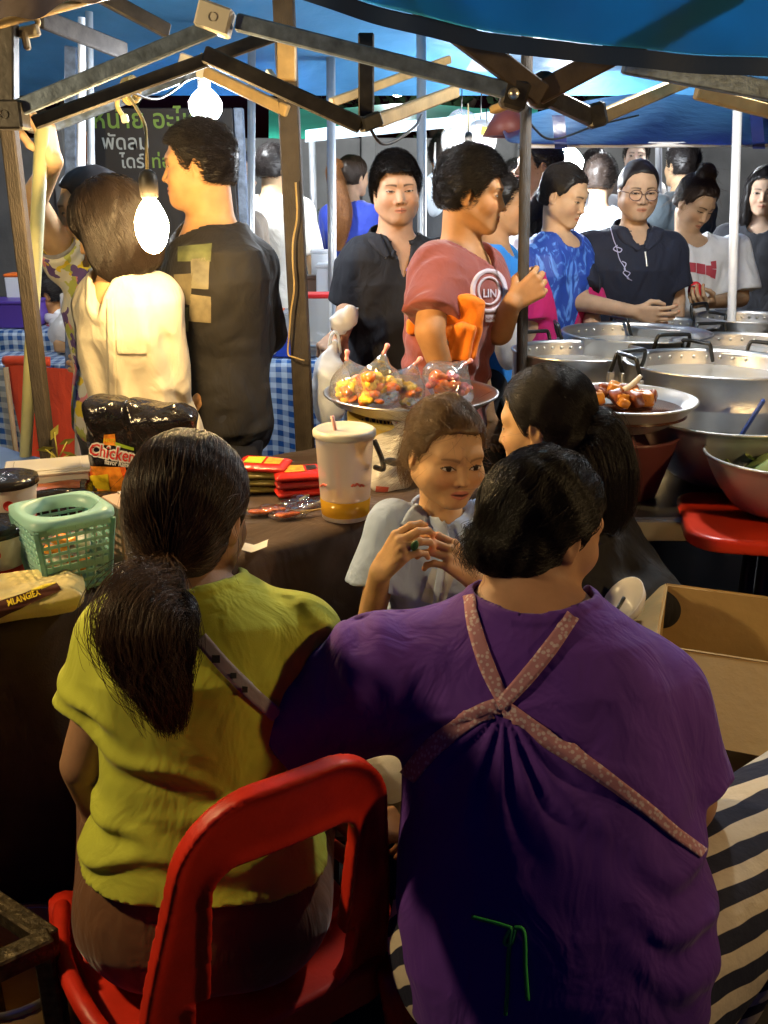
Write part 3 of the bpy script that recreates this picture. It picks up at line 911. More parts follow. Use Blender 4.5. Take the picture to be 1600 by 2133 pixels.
# dark trees behind the wall
DTREE = M("night_tree_leaf", (.03, .06, .02), rough=.7, var=(6, .4))
for ti, (tx, ty, th, tr) in enumerate(((-3.6, 11.0, 5.2, 1.7), (.6, 11.6, 4.8, 1.6), (4.4, 11.2, 5.4, 1.8))):
    lb = ("dark leafy tree behind the lettered black sign", "dark leafy tree beyond the grey wall in the middle", "dark leafy tree beyond the navy canopy")[ti]
    tr_ = thing("tree", lb, "tree", (tx, ty, 0), "trees beyond the wall")
    part("trunk", tube([(tx, ty, 0), (tx + .1, ty, th * .4), (tx, ty + .1, th * .7)], [.17, .13, .06], 9), BARK, tr_)
    for k in range(4):
        a = k * 1.7 + ti
        part("limb", tube([(tx + .05, ty, th * .4), (tx + math.cos(a) * tr * .5, ty + math.sin(a) * tr * .5, th * .68)], [.07, .025], 6), BARK, tr_)
    g = np.random.default_rng(40 + ti); n = 3600
    cl = g.normal(size=(14, 3)) * np.array([tr * .55, tr * .55, tr * .45]) + np.array([tx, ty, th * .78])
    c = cl[g.integers(0, 14, n)] + g.normal(size=(n, 3)) * .28
    a1 = g.normal(size=(n, 3)); a1 /= np.linalg.norm(a1, axis=1)[:, None]; a2 = np.cross(a1, g.normal(size=(n, 3))); a2 /= np.linalg.norm(a2, axis=1)[:, None]
    sz = g.uniform(.05, .1, (n, 1))
    V = np.stack([c - a1 * sz, c + a2 * sz * .5, c + a1 * sz, c - a2 * sz * .5], 1).reshape(-1, 3)
    part("crown", (V, np.arange(4 * n).reshape(n, 4)), DTREE, tr_, smooth=False)

# ------------------------------------------------------------------ lamps that hang in the stalls
def lamp(label, P, r, h, col, power, cord_to=None, cat="light bulb", socket=True, cordpts=None):
    P = np.asarray(P, float)
    t = thing("light_bulb", label, cat, P - np.array([0, 0, h]), "bare bulbs hung in the stalls")
    m = M("bulb_glow_%d" % len(MATS), col, rough=.4, emis=(col, power))
    prof = [(r * math.sin(a) * (1 if a < 1.7 else 1 - .35 * (a - 1.7)), -h / 2 * math.cos(a)) for a in np.linspace(.05, 2.75, 16)]
    part("glass_bulb", lathe(prof, P, 24, cap0=True, cap1=True), m, t)
    top = P + np.array([0, 0, h / 2])
    if socket:
        SK = M("bulb_socket", (.03, .025, .02), rough=.5)
        part("socket", lathe([(.012, -.01), (.019, -.004), (.021, .03), (.017, .045), (.006, .052)], top, 16, cap0=True, cap1=True), SK, t)
    if cord_to is not None:
        c0 = top + np.array([0, 0, .05])
        pts = [c0] + (cordpts or []) + [np.asarray(cord_to, float)]
        part("cord", tube(spline(pts, 24), .0035, 6), M("lamp_cord", (.5, .38, .16), rough=.6), t)
    return t
WARM, COOL = (1., .66, .27), (.90, .95, 1.)
lamp("warm glowing bulb hanging over the noodle packs before the cream blouse", U(316, 468, 2.08), .036, .122, WARM, 420., U(262, 190, 2.2), cordpts=[U(305, 310, 2.08), U(300, 255, 2.12)])
lamp("cool white bulb hanging just above the tall man's head", U(428, 218, 3.02), .050, .102, COOL, 310., U(420, 110, 3.02))
lamp("white bulb behind the brown-shirted man's head among plastic bags", U(975, 330, 4.6), .060, .13, COOL, 260., U(975, 215, 4.6))
lamp("white bulb under the navy canopy above the girl in the blue jersey", U(1184, 338, 4.9), .075, .15, COOL, 260., U(1184, 240, 4.9))
lamp("white bulb on a cord over the cooking pots", A(.85, 2.55, 2.12), .05, .12, (1., .94, .84), 420., A(.85, 2.55, 2.5))
lamp("white bulb over the far goods table", A(-.75, 4.9, 2.25), .06, .12, COOL, 750., A(-.75, 4.9, 2.6))
lamp("white bulb over the checked table at the far left", A(-2.1, 4.4, 2.1), .06, .12, COOL, 150., A(-2.1, 4.4, 2.5))
lamp("warm bulb on a cord at the left end of the snack table", A(-1.46, 1.16, 1.78), .045, .13, (1., .72, .34), 520., A(-1.46, 1.16, 2.3))
lamp("added white bulb far back in front of the grey wall", A(.1, 7.6, 2.35), .07, .14, COOL, 420., A(.1, 7.6, 2.7))  # added to brighten the wall and hedge
lamp("added white bulb far back over the crowd on the right", A(2.0, 6.6, 2.35), .07, .14, COOL, 420., A(2.0, 6.6, 2.7))  # added to brighten the people on the right
lamp("warm bulb on a cord at the right end of the pot stall", A(1.50, .95, 1.62), .045, .13, WARM, 240., A(1.50, .95, 2.25))
# ------------------------------------------------------------------ tents: folding frames and tarpaulins
FR_BLUE = M("frame_steel_grey", (.12, .16, .23), rough=.45, metal=.35, var=(38, .5), bump=(120, .35))
FR_DARK = M("frame_steel_dark", (.032, .028, .026), rough=.5, metal=.3, var=(38, .5), bump=(120, .25))
FR_GOLD = M("frame_bar_tan", (.36, .25, .11), rough=.55, metal=.3, var=(18, .3), bump=(120, .2))
BRACKET = M("bracket_white", (.55, .52, .46), rough=.5)
BOLT = M("bolt_zinc", (.6, .58, .52), rough=.3, metal=.9)
TARP_SKY = M("tarp_sky_blue", (.06, .22, .42), rough=.5, transl=.3, var=(2.5, .3), bump=(90, .2), soft=(4, .8))
TARP_FRONT = M("tarp_front_blue", (.03, .22, .42), rough=.55, transl=.7, var=(4, .2), bump=(300, .12), soft=(5, .5))
TARP_HEM = M("tarp_hem_navy", (.010, .028, .085), rough=.6, bump=(120, .15))
TARP_NAVY = M("tarp_navy_sheen", (.012, .022, .12), rough=.32, spec=.7, bump=(14, .5))
TARP_GREEN = M("tarp_green", (.03, .42, .27), rough=.6, transl=.4, var=(3, .15))
TARP_PALE = M("tarp_pale_strip", (.55, .72, .85), rough=.6, transl=.3)
STEELP = M("pole_galvanised", (.42, .43, .44), rough=.4, metal=.6, var=(12, .2), bump=(60, .15))
WOODP = M("pole_weathered_brown", (.036, .028, .022), rough=.75, var=(20, .35), bump=(50, .5, (6, 6, 1)))
WHITEP = M("pole_white_paint", (.80, .80, .82), rough=.4, var=(8, .08))
OLIVE = M("pole_olive_enamel", (.36, .35, .17), rough=.45, var=(10, .15))

def tarp(name, fn, mat, parent, nu=40, nv=40, thick=.002):
    V, F = grid_sheet(fn, nu, nv)
    n = len(V); V2 = V + np.array([0, 0, thick]); V2[:, 1] += thick
    Fl = np.concatenate([F, F[:, ::-1] + n])
    return part(name, (np.concatenate([V, V2]), Fl), mat, parent)
# --- left stall tent
lt = thing("folding_tent", "folding tent with grey scissor frame and sky blue roof over the snack table", "tent", U(20, 240, 2.25) * A(1, 1, 0))
def roofL(u, v):
    x = -2.3 + 4.0 * u; y = 1.85 + 3.1 * v
    e = np.minimum(np.minimum(u, 1 - u) * 4.0, np.minimum(v, 1 - v) * 3.1)
    z = 2.03 + .42 * np.minimum(e / 1.45, 1) + .02 * np.sin(9 * u + 4 * v) * np.minimum(e * 4, 1) - .03 * np.sin(math.pi * 6 * u) ** 2 * (v < .15)
    return np.stack([x, y, z], 1)
tarp("roof_sheet", roofL, TARP_SKY, lt, 60, 44)
def tb(a, b, ya, yb, w, m=FR_BLUE, name="truss_bar", d=.020):
    A_, B_ = U(a[0], a[1], ya), U(b[0], b[1], yb)
    t = (ya + yb) / 2 * 1.04
    return part(name, bar(A_, B_, d, w * t / FPX * .86, (0, 0, 1)), m, lt, smooth=False)
tb((38, 226), (480, 42), 1.88, 1.90, 33)
tb((70, 256), (575, 72), 1.93, 2.05, 27, FR_DARK)
tb((100, 262), (432, 138), 2.55, 2.95, 28, FR_BLUE)
tb((425, 112), (752, 262), 1.98, 1.99, 34, FR_DARK)
tb((428, 150), (600, 232), 2.9, 2.75, 24, FR_GOLD)
tb((492, 46), (1085, 196), 1.90, 1.92, 34)
tb((190, -20), (352, 66), 2.5, 2.62, 30, FR_DARK)
tb((85, 38), (262, 108), 2.75, 3.0, 36, FR_DARK)
tb((462, 112), (585, 70), 2.7, 2.95, 22, FR_GOLD)
tb((786, 252), (950, 190), 2.02, 2.4, 26, FR_GOLD)
tb((690, 214), (936, 124), 2.85, 3.3, 17, FR_GOLD)
tb((600, 205), (560, 150), 2.75, 3.2, 14, FR_GOLD)
tb((752, 262), (790, 246), 1.99, 2.01, 30, FR_DARK, "truss_joint", .03)
for (x, y0, y1, Y, w, m) in ((763, 70, 250, 2.03, 30, FR_DARK), (598, 84, 168, 2.74, 34, FR_GOLD)):
    part("upright", bar(U(x, y0, Y), U(x, y1, Y), w * Y / FPX, w * Y / FPX * .9, (0, 1, 0)), m, lt, smooth=False)
# corner sockets and bolts
for (x, y, Y, w, h) in ((20, 240, 1.88, 60, 50), (405, 140, 2.93, 55, 32), (448, 40, 1.90, 62, 46), (80, 262, 2.56, 34, 26)):
    c = U(x, y, Y); k = Y / FPX * 1.03
    part("bracket", box(c, (w * k, .05, h * k), roty(18 if x in (405, 448) else 0), .004), BRACKET if x != 20 else FR_DARK, lt, smooth=False)
    part("bolt", lathe([(.0, -.004), (.007, -.003), (.008, .0)], c - A(0, .027, 0), 10, rotx(90)), BOLT, lt)
# posts
def post(label, a, b, w, mat, ya, yb=None, top=None, sq=True, name="tent_post", foot=True):
    yb = yb or ya; A_, B_ = U(a[0], a[1], ya), U(b[0], b[1], yb)
    d = nrm(B_ - A_); G = B_ + d * (B_[2] - .005) / max(-d[2], .2)
    if top is not None: A_ = A_ - d * ((top - A_[2]) / max(-d[2], .2))
    t = thing(name, label, "post", (G[0], G[1], 0), "poles of the market tents")
    k = w * (ya + yb) / 2 * 1.02 / FPX
    part("shaft", bar(A_, G, k, k, (0, 1, 0), .004) if sq else tube([A_, (A_ + G) / 2, G], k / 2, 12), mat, t, smooth=not sq)
    if foot: part("foot_plate", box((G[0], G[1], .006), (.11, .11, .012), bev=.003), mat, t, smooth=False)
    return t
post("dark square tent post leaning in front of the red cloth at far left", (18, 260), (98, 930), 28, WOODP, 2.30, 2.36)
part("corner_upright", bar(U(16, 20, 1.88), U(17, 235, 1.88), .032, .032, (0, 1, 0)), FR_DARK, lt, smooth=False)
post("pale olive round pole gripped by the raised hand", (88, 262), (68, 660), 26, OLIVE, 2.50, 2.62, sq=False)
post("thick brown square post with a twine tied to it in the middle", (599, 165), (636, 930), 38, WOODP, 2.78, 2.80, top=2.2)
post("slim silver pole left of the grey wall", (524, 235), (522, 640), 15, STEELP, 4.3, sq=False, top=2.2)
post("slim silver pole beside the orange ponytail", (690, 255), (693, 640), 17, STEELP, 4.6, sq=False, top=2.2)
post("silver pole behind the man in the black polo shirt", (878, 232), (880, 700), 18, STEELP, 4.2, sq=False, top=2.2)
post("rough stick pole with green strip held by the man in the brown shirt", (1096, 225), (1088, 700), 22, WOODP, 2.75, 2.75, sq=False, top=1.98)
post("white round pole in front of the girl with the hair bun", (1534, 305), (1524, 660), 17, WHITEP, 3.55, sq=False, top=1.85)
post("wide bright white pole behind the raised arm", (170, 250), (166, 700), 16, WHITEP, 3.3, sq=False, top=2.1)
post("grey pole next to the lettered sign", (189, 250), (196, 700), 14, STEELP, 3.2, sq=False, top=2.1)
post("blue grey square pole at the far left of the sign", (150, 270), (150, 700), 22, FR_BLUE, 3.9, top=2.1)
for x, Y, lb in ((1372, 6.0, "white pole behind the woman with glasses"), (1396, 6.4, "thin white pole left of the hair bun"), (1105, 6.2, "pale pole in the crowd behind the stick pole"), (1445, 6.1, "thin pale pole right of the hair bun")):
    post(lb, (x, 295), (x, 700), 9 if Y > 6.2 else 13, WHITEP, Y, sq=False, top=2.0)
# twine spiralling down the middle post
tw = [U(x, y, 2.735) for x, y in ((616, 380), (619, 450), (611, 500), (610, 545), (613, 600), (606, 650), (603, 690), (600, 736))]
tag(part("twine", tube(spline(tw + [U(612, 744, 2.72), U(634, 751, 2.73)], 60), .0028, 6), M("twine", (.36, .25, .10), rough=.8, bump=(200, .5)), loc=tw[-1]), "yellow twine wound down the middle square post", "twine")
# cable clamp and spare cable end on the left truss
HK = M("hook_plastic", (.7, .6, .42), rough=.5)
hk = thing("cable_clamp", "cream plastic clamp hanging from the top left tent bar", "clamp", U(65, 90, 1.9))
part("clamp_body", bar(U(40, 70, 1.9), U(82, 62, 1.9), .016, .02), HK, hk, smooth=False)
part("clamp_leg", bar(U(50, 62, 1.895), U(58, 104, 1.895), .012, .014), HK, hk, smooth=False)
part("clamp_hook", tube(spline([U(72, 62, 1.91), U(80, 45, 1.91), U(68, 36, 1.91)], 12), .005, 8), HK, hk)
ce = thing("loose_cable", "loose cream cable end with plug hanging from the left bar", "cable", U(250, 200, 2.6))
part("wire", tube(spline([U(300, 165, 2.6), U(262, 180, 2.58), U(244, 215, 2.58), U(258, 245, 2.58)], 30), .006, 8), M("lamp_cord", (.5, .38, .16)), ce)
part("plug", bar(U(258, 238, 2.58), U(262, 256, 2.58), .018, .014), BRACKET, ce, smooth=False)
wr_ = thing("bar_tie", "knotted cord round the grey truss bar", "cord", U(268, 190, 2.62))
for k in range(3):
    c = U(266 + 6 * k, 190 - 2 * k, 2.62)
    part("wrap", tube([c + .03 * A(math.cos(a) * .35, math.cos(a) * .8, math.sin(a)) for a in np.linspace(0, 6.28, 18)], .005, 6), M("lamp_cord", (.5, .38, .16)), wr_)

# --- dark awning edge at the top left
DKA = M("awning_dark", (.03, .018, .02), rough=.7, var=(6, .3), bump=(20, .4))
aw = thing("awning", "dark brown awning edge in the top left corner", "awning", U(60, 10, 1.9))
def awf(u, v):
    a = U(-160, 92, 1.72); b = U(300, -30, 2.05)
    P_ = a + (b - a) * u[:, None]; up = A(0, -.25, .25)
    return P_ + up * v[:, None] + A(0, 0, .008) * np.sin(u * 23)[:, None] * (1 - v[:, None])
tarp("sheet", awf, DKA, aw, 40, 10)
a, b = U(-160, 92, 1.74), U(300, -30, 2.07)
part("edge_rail", tube([a, (a + b) / 2, b], .008, 8), FR_GOLD, aw)

# --- front right tent: blue valance over the pot stall with the scissor frame behind it
ft = thing("folding_tent", "folding tent with blue valance and dark scissor frame at the top right", "tent", U(1110, 190, 2.0) * A(1, 1, 0))
edge = [(560, -30), (700, 22), (860, 68), (1050, 108), (1250, 130), (1420, 148), (1640, 160)]
EP = spline([np.array([x, y, 0.]) for x, y in edge], 50)
def valf(lo, hi, yo=0.):
    def fn(u, v):
        i = u * 49; i0 = np.minimum(i.astype(int), 48); fr = (i - i0)[:, None]
        e = EP[i0] * (1 - fr) + EP[i0 + 1] * fr
        base = np.array([U(p[0], p[1], 1.84 + yo) for p in e])
        h = lo + (hi - lo) * v
        return base + np.stack([0 * h, .12 * h + .006 * np.sin(u * 31) , h], 1)
    return fn
tarp("valance", valf(.030, .42), TARP_FRONT, ft, 60, 12, .0015)
tarp("hem_band", valf(-.002, .026, -.004), TARP_HEM, ft, 60, 4, .003)
def fb(a, b, ya, yb, w, m, name="truss_bar", d=.022):
    A_, B_ = U(a[0], a[1], ya), U(b[0], b[1], yb)
    return part(name, bar(A_, B_, d, w * (ya + yb) / 2 * .92 / FPX, (0, 0, 1)), m, ft, smooth=False)
RUST = M("frame_steel_rust", (.06, .04, .028), rough=.65, metal=.15, var=(20, .4), bump=(120, .25))
fb((845, -16), (1130, 200), 1.875, 1.93, 46, RUST)
fb((1545, -30), (1120, 196), 1.885, 1.95, 46, RUST)
fb((1130, 196), (1235, 246), 2.02, 2.12, 34, FR_DARK)
fb((1300, 132), (1640, 196), 2.06, 2.14, 38, FR_BLUE)
fb((1250, 244), (1448, 160), 2.3, 2.5, 27, FR_GOLD)
fb((1450, 192), (1640, 242), 2.5, 2.6, 26, FR_GOLD)
fb((1025, 230), (1110, 196), 2.3, 2.2, 16, FR_GOLD)
fb((1110, 196), (1240, 150), 2.5, 2.9, 15, BRACKET)
part("truss_joint", lathe([(0, -.03), (.032, -.03), (.034, .03), (0, .03)], U(1128, 190, 2.0), 14, rotx(90)), FR_DARK, ft)
part("bracket", box(U(1072, 197, 1.93), (.05, .045, .055), roty(15), .006), FR_DARK, ft, smooth=False)
part("bracket", box(U(1242, 240, 2.12), (.04, .04, .05), roty(-15), .006), FR_DARK, ft, smooth=False)
part("bolt", lathe([(0, -.005), (.010, -.004), (.011, 0)], U(1070, 195, 1.90), 12, rotx(90)), BOLT, ft)
def roofR(u, v):
    x = .35 + 2.4 * u; y = 2.08 + 2.2 * v
    e = np.minimum(np.minimum(u, 1 - u) * 2.4, np.minimum(v, 1 - v) * 2.2)
    return np.stack([x, y, 2.06 + .3 * np.minimum(e, .9) + .012 * np.sin(14 * u + 9 * v)], 1)
tarp("roof_sheet", roofR, TARP_SKY, ft, 40, 36)

# --- navy canopy further back
nv = thing("canopy", "shiny navy canopy with drooping skirt behind the pots", "canopy", U(1330, 290, 3.7) * A(1, 1, 0))
low = spline([np.array([x, y, 0.]) for x, y in ((1048, 276), (1062, 296), (1120, 300), (1250, 302), (1400, 300), (1540, 302), (1640, 296))], 50)
top = spline([np.array([x, y, 0.]) for x, y in ((1050, 268), (1075, 250), (1150, 226), (1260, 204), (1370, 194), (1500, 210), (1640, 238))], 50)
def navf(u, v):
    i = u * 49; i0 = np.minimum(i.astype(int), 48); fr = (i - i0)[:, None]
    L_ = low[i0] * (1 - fr) + low[i0 + 1] * fr; T_ = top[i0] * (1 - fr) + top[i0 + 1] * fr
    e = L_ * (1 - v[:, None]) + T_ * v[:, None]
    Y = 3.62 + .75 * v ** 1.2 + .05 * np.sin(u * 12 + 2 * v) * (1 - v) + .03 * np.sin(u * 31 - 5 * v) * v * (1 - v) * 4
    return np.array([U(p[0], p[1], yy) for p, yy in zip(e, Y)])
tarp("skirt", navf, TARP_NAVY, nv, 80, 24)
part("rail", tube([U(1100, 303, 3.68), U(1640, 300, 3.68)], .010, 8), WHITEP, nv)
for x0 in (1150, 1562):
    part("strap", grid_sheet(lambda u, v: np.array([U(x0 + 26 * uu + 6 * vv, 240 + 70 * vv, 3.60 - .01 * math.sin(3 * vv)) for uu, vv in zip(u, v)]), 3, 10), TARP_NAVY, nv)

# --- far canopies
gc = thing("canopy", "green canopy with pale edge far behind the polo man", "canopy", (.25, 6.2, 0))
tarp("roof_sheet", lambda u, v: np.array([U(560 + 560 * a_, 222 + 66 * (1 - b_) * (1 - .5 * a_) + 6 * math.sin(a_ * 9), 5.6 + 1.6 * b_) for a_, b_ in zip(u, v)]), TARP_GREEN, gc, 30, 8)
tarp("edge_strip", lambda u, v: np.array([U(636 + 420 * a_, 296 - 42 * a_ - (24 + 2 * math.sin(7 * a_)) * b_, 5.45) for a_, b_ in zip(u, v)]), TARP_PALE, gc, 24, 3)
for x in (650, 1000):
    p0 = U(x, 285, 5.6); part("leg", tube([p0, (p0[0], p0[1], 0)], .02, 8), STEELP, gc)
# the dark umbrella-like fan housing between canopies

# loose electric wires looped along the bars
WIRE = M("electric_wire_black", (.015, .014, .013), rough=.5)
for lb, pts in (("black electric wire drooping under the left truss to the white bulb", [(262, 188, 2.2), (330, 205, 2.5), (390, 165, 2.9), (425, 130, 3.02)]),
                ("thin wire hanging in a loop from the middle truss joint", [(760, 250, 2.0), (800, 300, 2.1), (860, 268, 2.3), (878, 240, 2.6)]),
                ("thin wire strung from the stick pole to the navy canopy", [(1096, 250, 2.75), (1150, 290, 3.0), (1240, 262, 3.4), (1330, 240, 3.6)])):
    P_ = spline([U(*p) for p in pts], 40); tag(part("electric_wire", tube(P_, .0035, 6), WIRE, loc=P_[20]), lb, "wire")
SIGN_B = M("sign_black", (.012, .009, .008), rough=.6, var=(4, .3))
SG_G = M("sign_green_letters", (.13, .22, .03), rough=.6)
SG_W = M("sign_white_letters", (.30, .32, .30), rough=.6)
sg = thing("shop_sign", "black shop sign with green and white Thai lettering behind the tall man", "sign", U(300, 330, 4.2) * A(1, 1, 0))
a, b, c, d = U(205, 225, 4.2), U(500, 225, 4.2), U(500, 640, 4.2), U(205, 640, 4.2)
part("board", box((a + b + c + d) / 4, (b[0] - a[0], .03, a[2] - c[2]), None, .004), SIGN_B, sg, smooth=False)
k = 4.2 / FPX * .93
for s_, x, y, sz, m in (("จำหน่าย อะไหล่", 290, 250, 50, SG_G), ("พัดลม", 262, 298, 40, SG_W), ("ไดร์", 276, 338, 36, SG_W), ("ท่อ", 336, 338, 36, SG_G)):
    letters(lettering(s_, U(x, y, 4.178), (1, 0, 0), (0, 0, 1), sz * k, .012), m, sg)
for x in (208, 497):
    p0 = U(x, 225, 4.23); part("leg", bar(p0, (p0[0], p0[1], 0), .04), FR_BLUE, sg, smooth=False)
# ------------------------------------------------------------------ snack table
TZ = .86
BRN = M("tablecloth_dark_brown", (.055, .030, .020), rough=.8, sheen=.15, var=(9, .45), bump=(260, .3), soft=(7, .7))
A0, A1 = UZ(0, 1300, TZ), UZ(838, 1062, TZ)
TD = nrm(A1 - A0); TN = np.array([-TD[1], TD[0], 0])
if TN[1] < 0: TN = -TN
TP0 = A0 - TD * .75; TLEN = np.linalg.norm(A1 - TP0) + .36; TW = .60
st = thing("snack_table", "long snack table under a dark brown cloth reaching the ground", "table", (TP0 + TD * TLEN / 2 + TN * TW / 2) * A(1, 1, 0))
def cloth(u, v):
    # v: 0..0.62 front drop, 0.62..1 top
    x = u * TLEN; P_ = TP0 + TD * x[:, None]
    top = np.clip((v - .5) / .5, 0, 1); drop = np.clip((.5 - v) / .5, 0, 1)
    fold = (.018 * np.sin(x * 17 + .8 * np.sin(x * 5)) + .008 * np.sin(x * 41)) * np.minimum(drop * 3, 1)
    P2 = P_ + TN * (top * TW - .012 - fold)[:, None]
    P2[:, 2] = TZ - drop * (TZ - .02) + .002 * np.sin(x * 30 + top * 25) * (top > 0) - .004 * (top < .02)
    return P2
part("tablecloth", grid_sheet(cloth, 150, 60), BRN, st)
WD = M("table_wood", (.16, .09, .05), rough=.7)
part("table_top", box(TP0 + TD * TLEN / 2 + TN * TW / 2 + A(0, 0, -.018), (TLEN - .02, TW - .03, .026), np.stack([TD, TN, A(0, 0, 1)], 1), .003), WD, st, smooth=False)
for a, b in ((.06, .06), (TLEN - .06, .06), (.06, TW - .06), (TLEN - .06, TW - .06)):
    p = TP0 + TD * a + TN * b; part("leg", bar(A(p[0], p[1], TZ - .03), A(p[0], p[1], 0), .04), WD, st, smooth=False)
def T(px, py): return UZ(px, py, TZ + .004)
def pillow(c, size, R, seed, amp=.006, r=.012, pinch=.0, h=.004, freq=45):
    """crinkled plastic packet"""
    c = np.asarray(c, float); sx, sy, sz = size
    def f(p):
        q = (p - c.astype(f4)) @ np.asarray(R, f4)
        e = np.minimum(1 - np.abs(q[:, 0]) / (sx * .5), 1 - np.abs(q[:, 1]) / (sy * .5))
        th = np.clip(e * 4, .12, 1) ** .6
        d = rbox(q, (0, 0, 0), (sx, sy, sz), r)
        d = np.maximum(d, np.abs(q[:, 2]) - sz * .5 * th) if pinch else d
        return d - amp * wob(q, seed, freq, 5) - amp * .5 * wob(q, seed + 1, freq * 2.3, 4)
    e = np.abs(np.asarray(R)) @ np.array(size) / 2 + .03
    return f, surfnets(f, c - e, c + e, h), c
PLB = M("plastic_black_gloss", (.012, .010, .010), rough=.16, spec=.8, bump=(30, .8))
# the big noodle pack
np_b = T(255, 1052); R_np = rotz(-10) @ rotx(8)
np_c = np_b + A(.05, .06, .125)
fN, vfN, _ = pillow(np_c, (.275, .10, .235), R_np, 3, .009, .04, 0, .004, 38)
npk = thing("noodle_pack", "tall black multi-pack of chicken ramen with glossy crinkled top", "noodle pack", np_b)
part("wrapper", vfN, PLB, npk)
PR_R = M("print_red", (.62, .03, .02), rough=.35); PR_W = M("print_white", (.8, .76, .7), rough=.35); PR_O = M("print_orange", (.92, .30, .03), rough=.35, var=(60, .5))
PR_Y = M("print_yellow", (.85, .62, .03), rough=.35, var=(40, .25)); PR_G = M("print_green", (.35, .5, .04), rough=.35); PR_RO = M("print_red_orange", (.88, .13, .015), rough=.35, var=(50, .5))
def on_pack(name, poly, m, off, f=fN, par=npk, n=14): part(name, patch_on(f, poly, off, n=n), m, par)
on_pack("noodle_picture", [(184, 975), (262, 972), (282, 1056), (184, 1046)], PR_RO, .002)
on_pack("noodle_picture", [(190, 970), (250, 972), (274, 1036), (206, 1024)], PR_O, .003)
on_pack("egg_picture", [(190, 990), (226, 986), (230, 1020), (196, 1014)], PR_Y, .004)
on_pack("flame_badge", [(217, 905), (240, 903), (242, 928), (216, 926)], PR_O, .002)
on_pack("slogan_strip", [(238, 920), (280, 932), (280, 938), (240, 929)], PR_G, .002, n=6)
def pack_text(s, c, sz, m, off, ang=8, bold=0., squash=1., f=fN, par=npk): letters(text_on(f, s, c, sz, off, ang, bold, squash), m, par)
pack_text("Chicken", (236, 944), 36, PR_W, .0030, 10, .10, .80)
pack_text("Chicken", (236, 944), 36, PR_R, .0045, 10, .010, .80)
pack_text("flavor Ramen", (249, 965), 15, PR_W, .003, 9, .03, .75)
pack_text("HOT", (229, 917), 11, PR_Y, .004, 6, .03)
# packets lying about it
def packet(label, c, size, rz, mat, seed, prints=(), tilt=0., amp=.004, name="snack_packet", cat="packet", h=.004, group="packets on the snack table"):
    R = rotz(rz) @ rotx(tilt); c = np.asarray(c, float) + A(0, 0, size[2] / 2)
    f, vf, _ = pillow(c, size, R, seed, amp, min(size) * .35, 1, h)
    t = thing(name, label, cat, c - A(0, 0, size[2] / 2), group)
    part("wrapper", vf, mat, t)
    for (x0, x1, y0, y1, m) in prints:      # printed panels on the upper face, as fractions of the packet
        def fn(u, v):
            P_ = np.stack([(x0 + (x1 - x0) * u) * size[0] / 2, (y0 + (y1 - y0) * v) * size[1] / 2, np.full_like(u, size[2])], 1) @ R.T + c
            for _ in range(12):
                P_[:, 2] -= np.clip(feval(f, P_), -.01, .05) * .8
            return P_ + A(0, 0, .0015)
        part("printed_panel", grid_sheet(fn, 8, 8), m, t)
    return t, f
packet("flat glossy black packet with brown label behind the teal basket", T(130, 1040), (.15, .11, .035), 15, PLB, 11, [(-.7, .6, -.6, .5, M("print_brown", (.22, .06, .02), rough=.3))])
packet("black crinkled packet under the ramen pack", T(190, 1062), (.24, .12, .030), -6, PLB, 12)
packet("black packet with small orange picture behind the ponytail", T(262, 1066), (.15, .10, .028), -18, PLB, 13, [(-.5, .1, -.5, .4, PR_O)])
REDP = M("plastic_red_gloss", (.50, .025, .018), rough=.22, spec=.7, bump=(40, .4)); OLVP = M("plastic_olive_gloss", (.14, .11, .03), rough=.25, bump=(40, .4)); REDD = M("plastic_dark_red", (.25, .02, .02), rough=.3)
base = T(622, 1035)
for i in range(3):
    packet(("topmost red snack packet with picture in the stack beside the drink cup", "middle red snack packet in the stack beside the drink cup", "lowest red snack packet in the stack beside the drink cup")[i],
           base + A(.0, .03, .020 * (2 - i) + .001), (.125, .10, .021), 12 + 3 * i, (REDP, REDD, REDP)[i], 20 + i,
           [(-.6, .2, -.5, .6, PR_O), (.3, .7, -.2, .5, M("print_black", (.02, .015, .012), rough=.4))] if i == 0 else (), amp=.0015)
base = T(548, 1030)
for i in range(4):
    packet(("topmost packet with red and green print left of the red stack", "second packet of the olive stack left of the red stack", "third packet of the olive stack left of the red stack", "lowest packet of the olive stack left of the red stack")[i],
           base + A(.0, .04, .018 * (3 - i) + .001), (.13, .10, .019), -8 + 4 * i, (REDP if i == 0 else OLVP), 30 + i, [(-.7, .0, -.5, .5, PR_G), (.1, .7, -.5, .5, PR_O)] if i == 0 else (), amp=.0015)
# cellophane sweets with sticks
CELL = FILM("cellophane", (1, 1, 1), .22, .06, (60, .8)); STK = M("stick_bamboo", (.6, .45, .2), rough=.6); ORS = M("sauce_orange", (.55, .12, .02), rough=.3, var=(90, .5))
for i, (x, y, a) in enumerate(((545, 1072, 10), (572, 1068, -14), (600, 1078, 20), (628, 1062, 35), (650, 1056, 42), (612, 1052, 55))):
    t, f = packet(("cellophane packet of orange snack nearest the woman's cheek", "cellophane packet of orange snack with a stick", "small cellophane packet with two sticks in the middle", "clear cellophane tube below the red packets", "clear cellophane tube touching the drink cup", "clear cellophane tube leaning on the red stack")[i],
               T(x, y) + A(0, 0, .0), (.085, .035, .016), a, CELL, 50 + i, amp=.002, h=.003)
    c = T(x, y) + A(0, 0, .008)
    if i < 3: part("filling", surfnets(lambda p: ell(p, c, (.03, .012, .005), rotz(a)) - .002 * wob(p, i, 150, 3), c - .05, c + .05, .003), ORS, t)
    if i > 0: part("stick", bar(c + rotz(a) @ A(.02, 0, 0), c + rotz(a) @ A(.085, .004, .002), .004), STK, t, smooth=False)
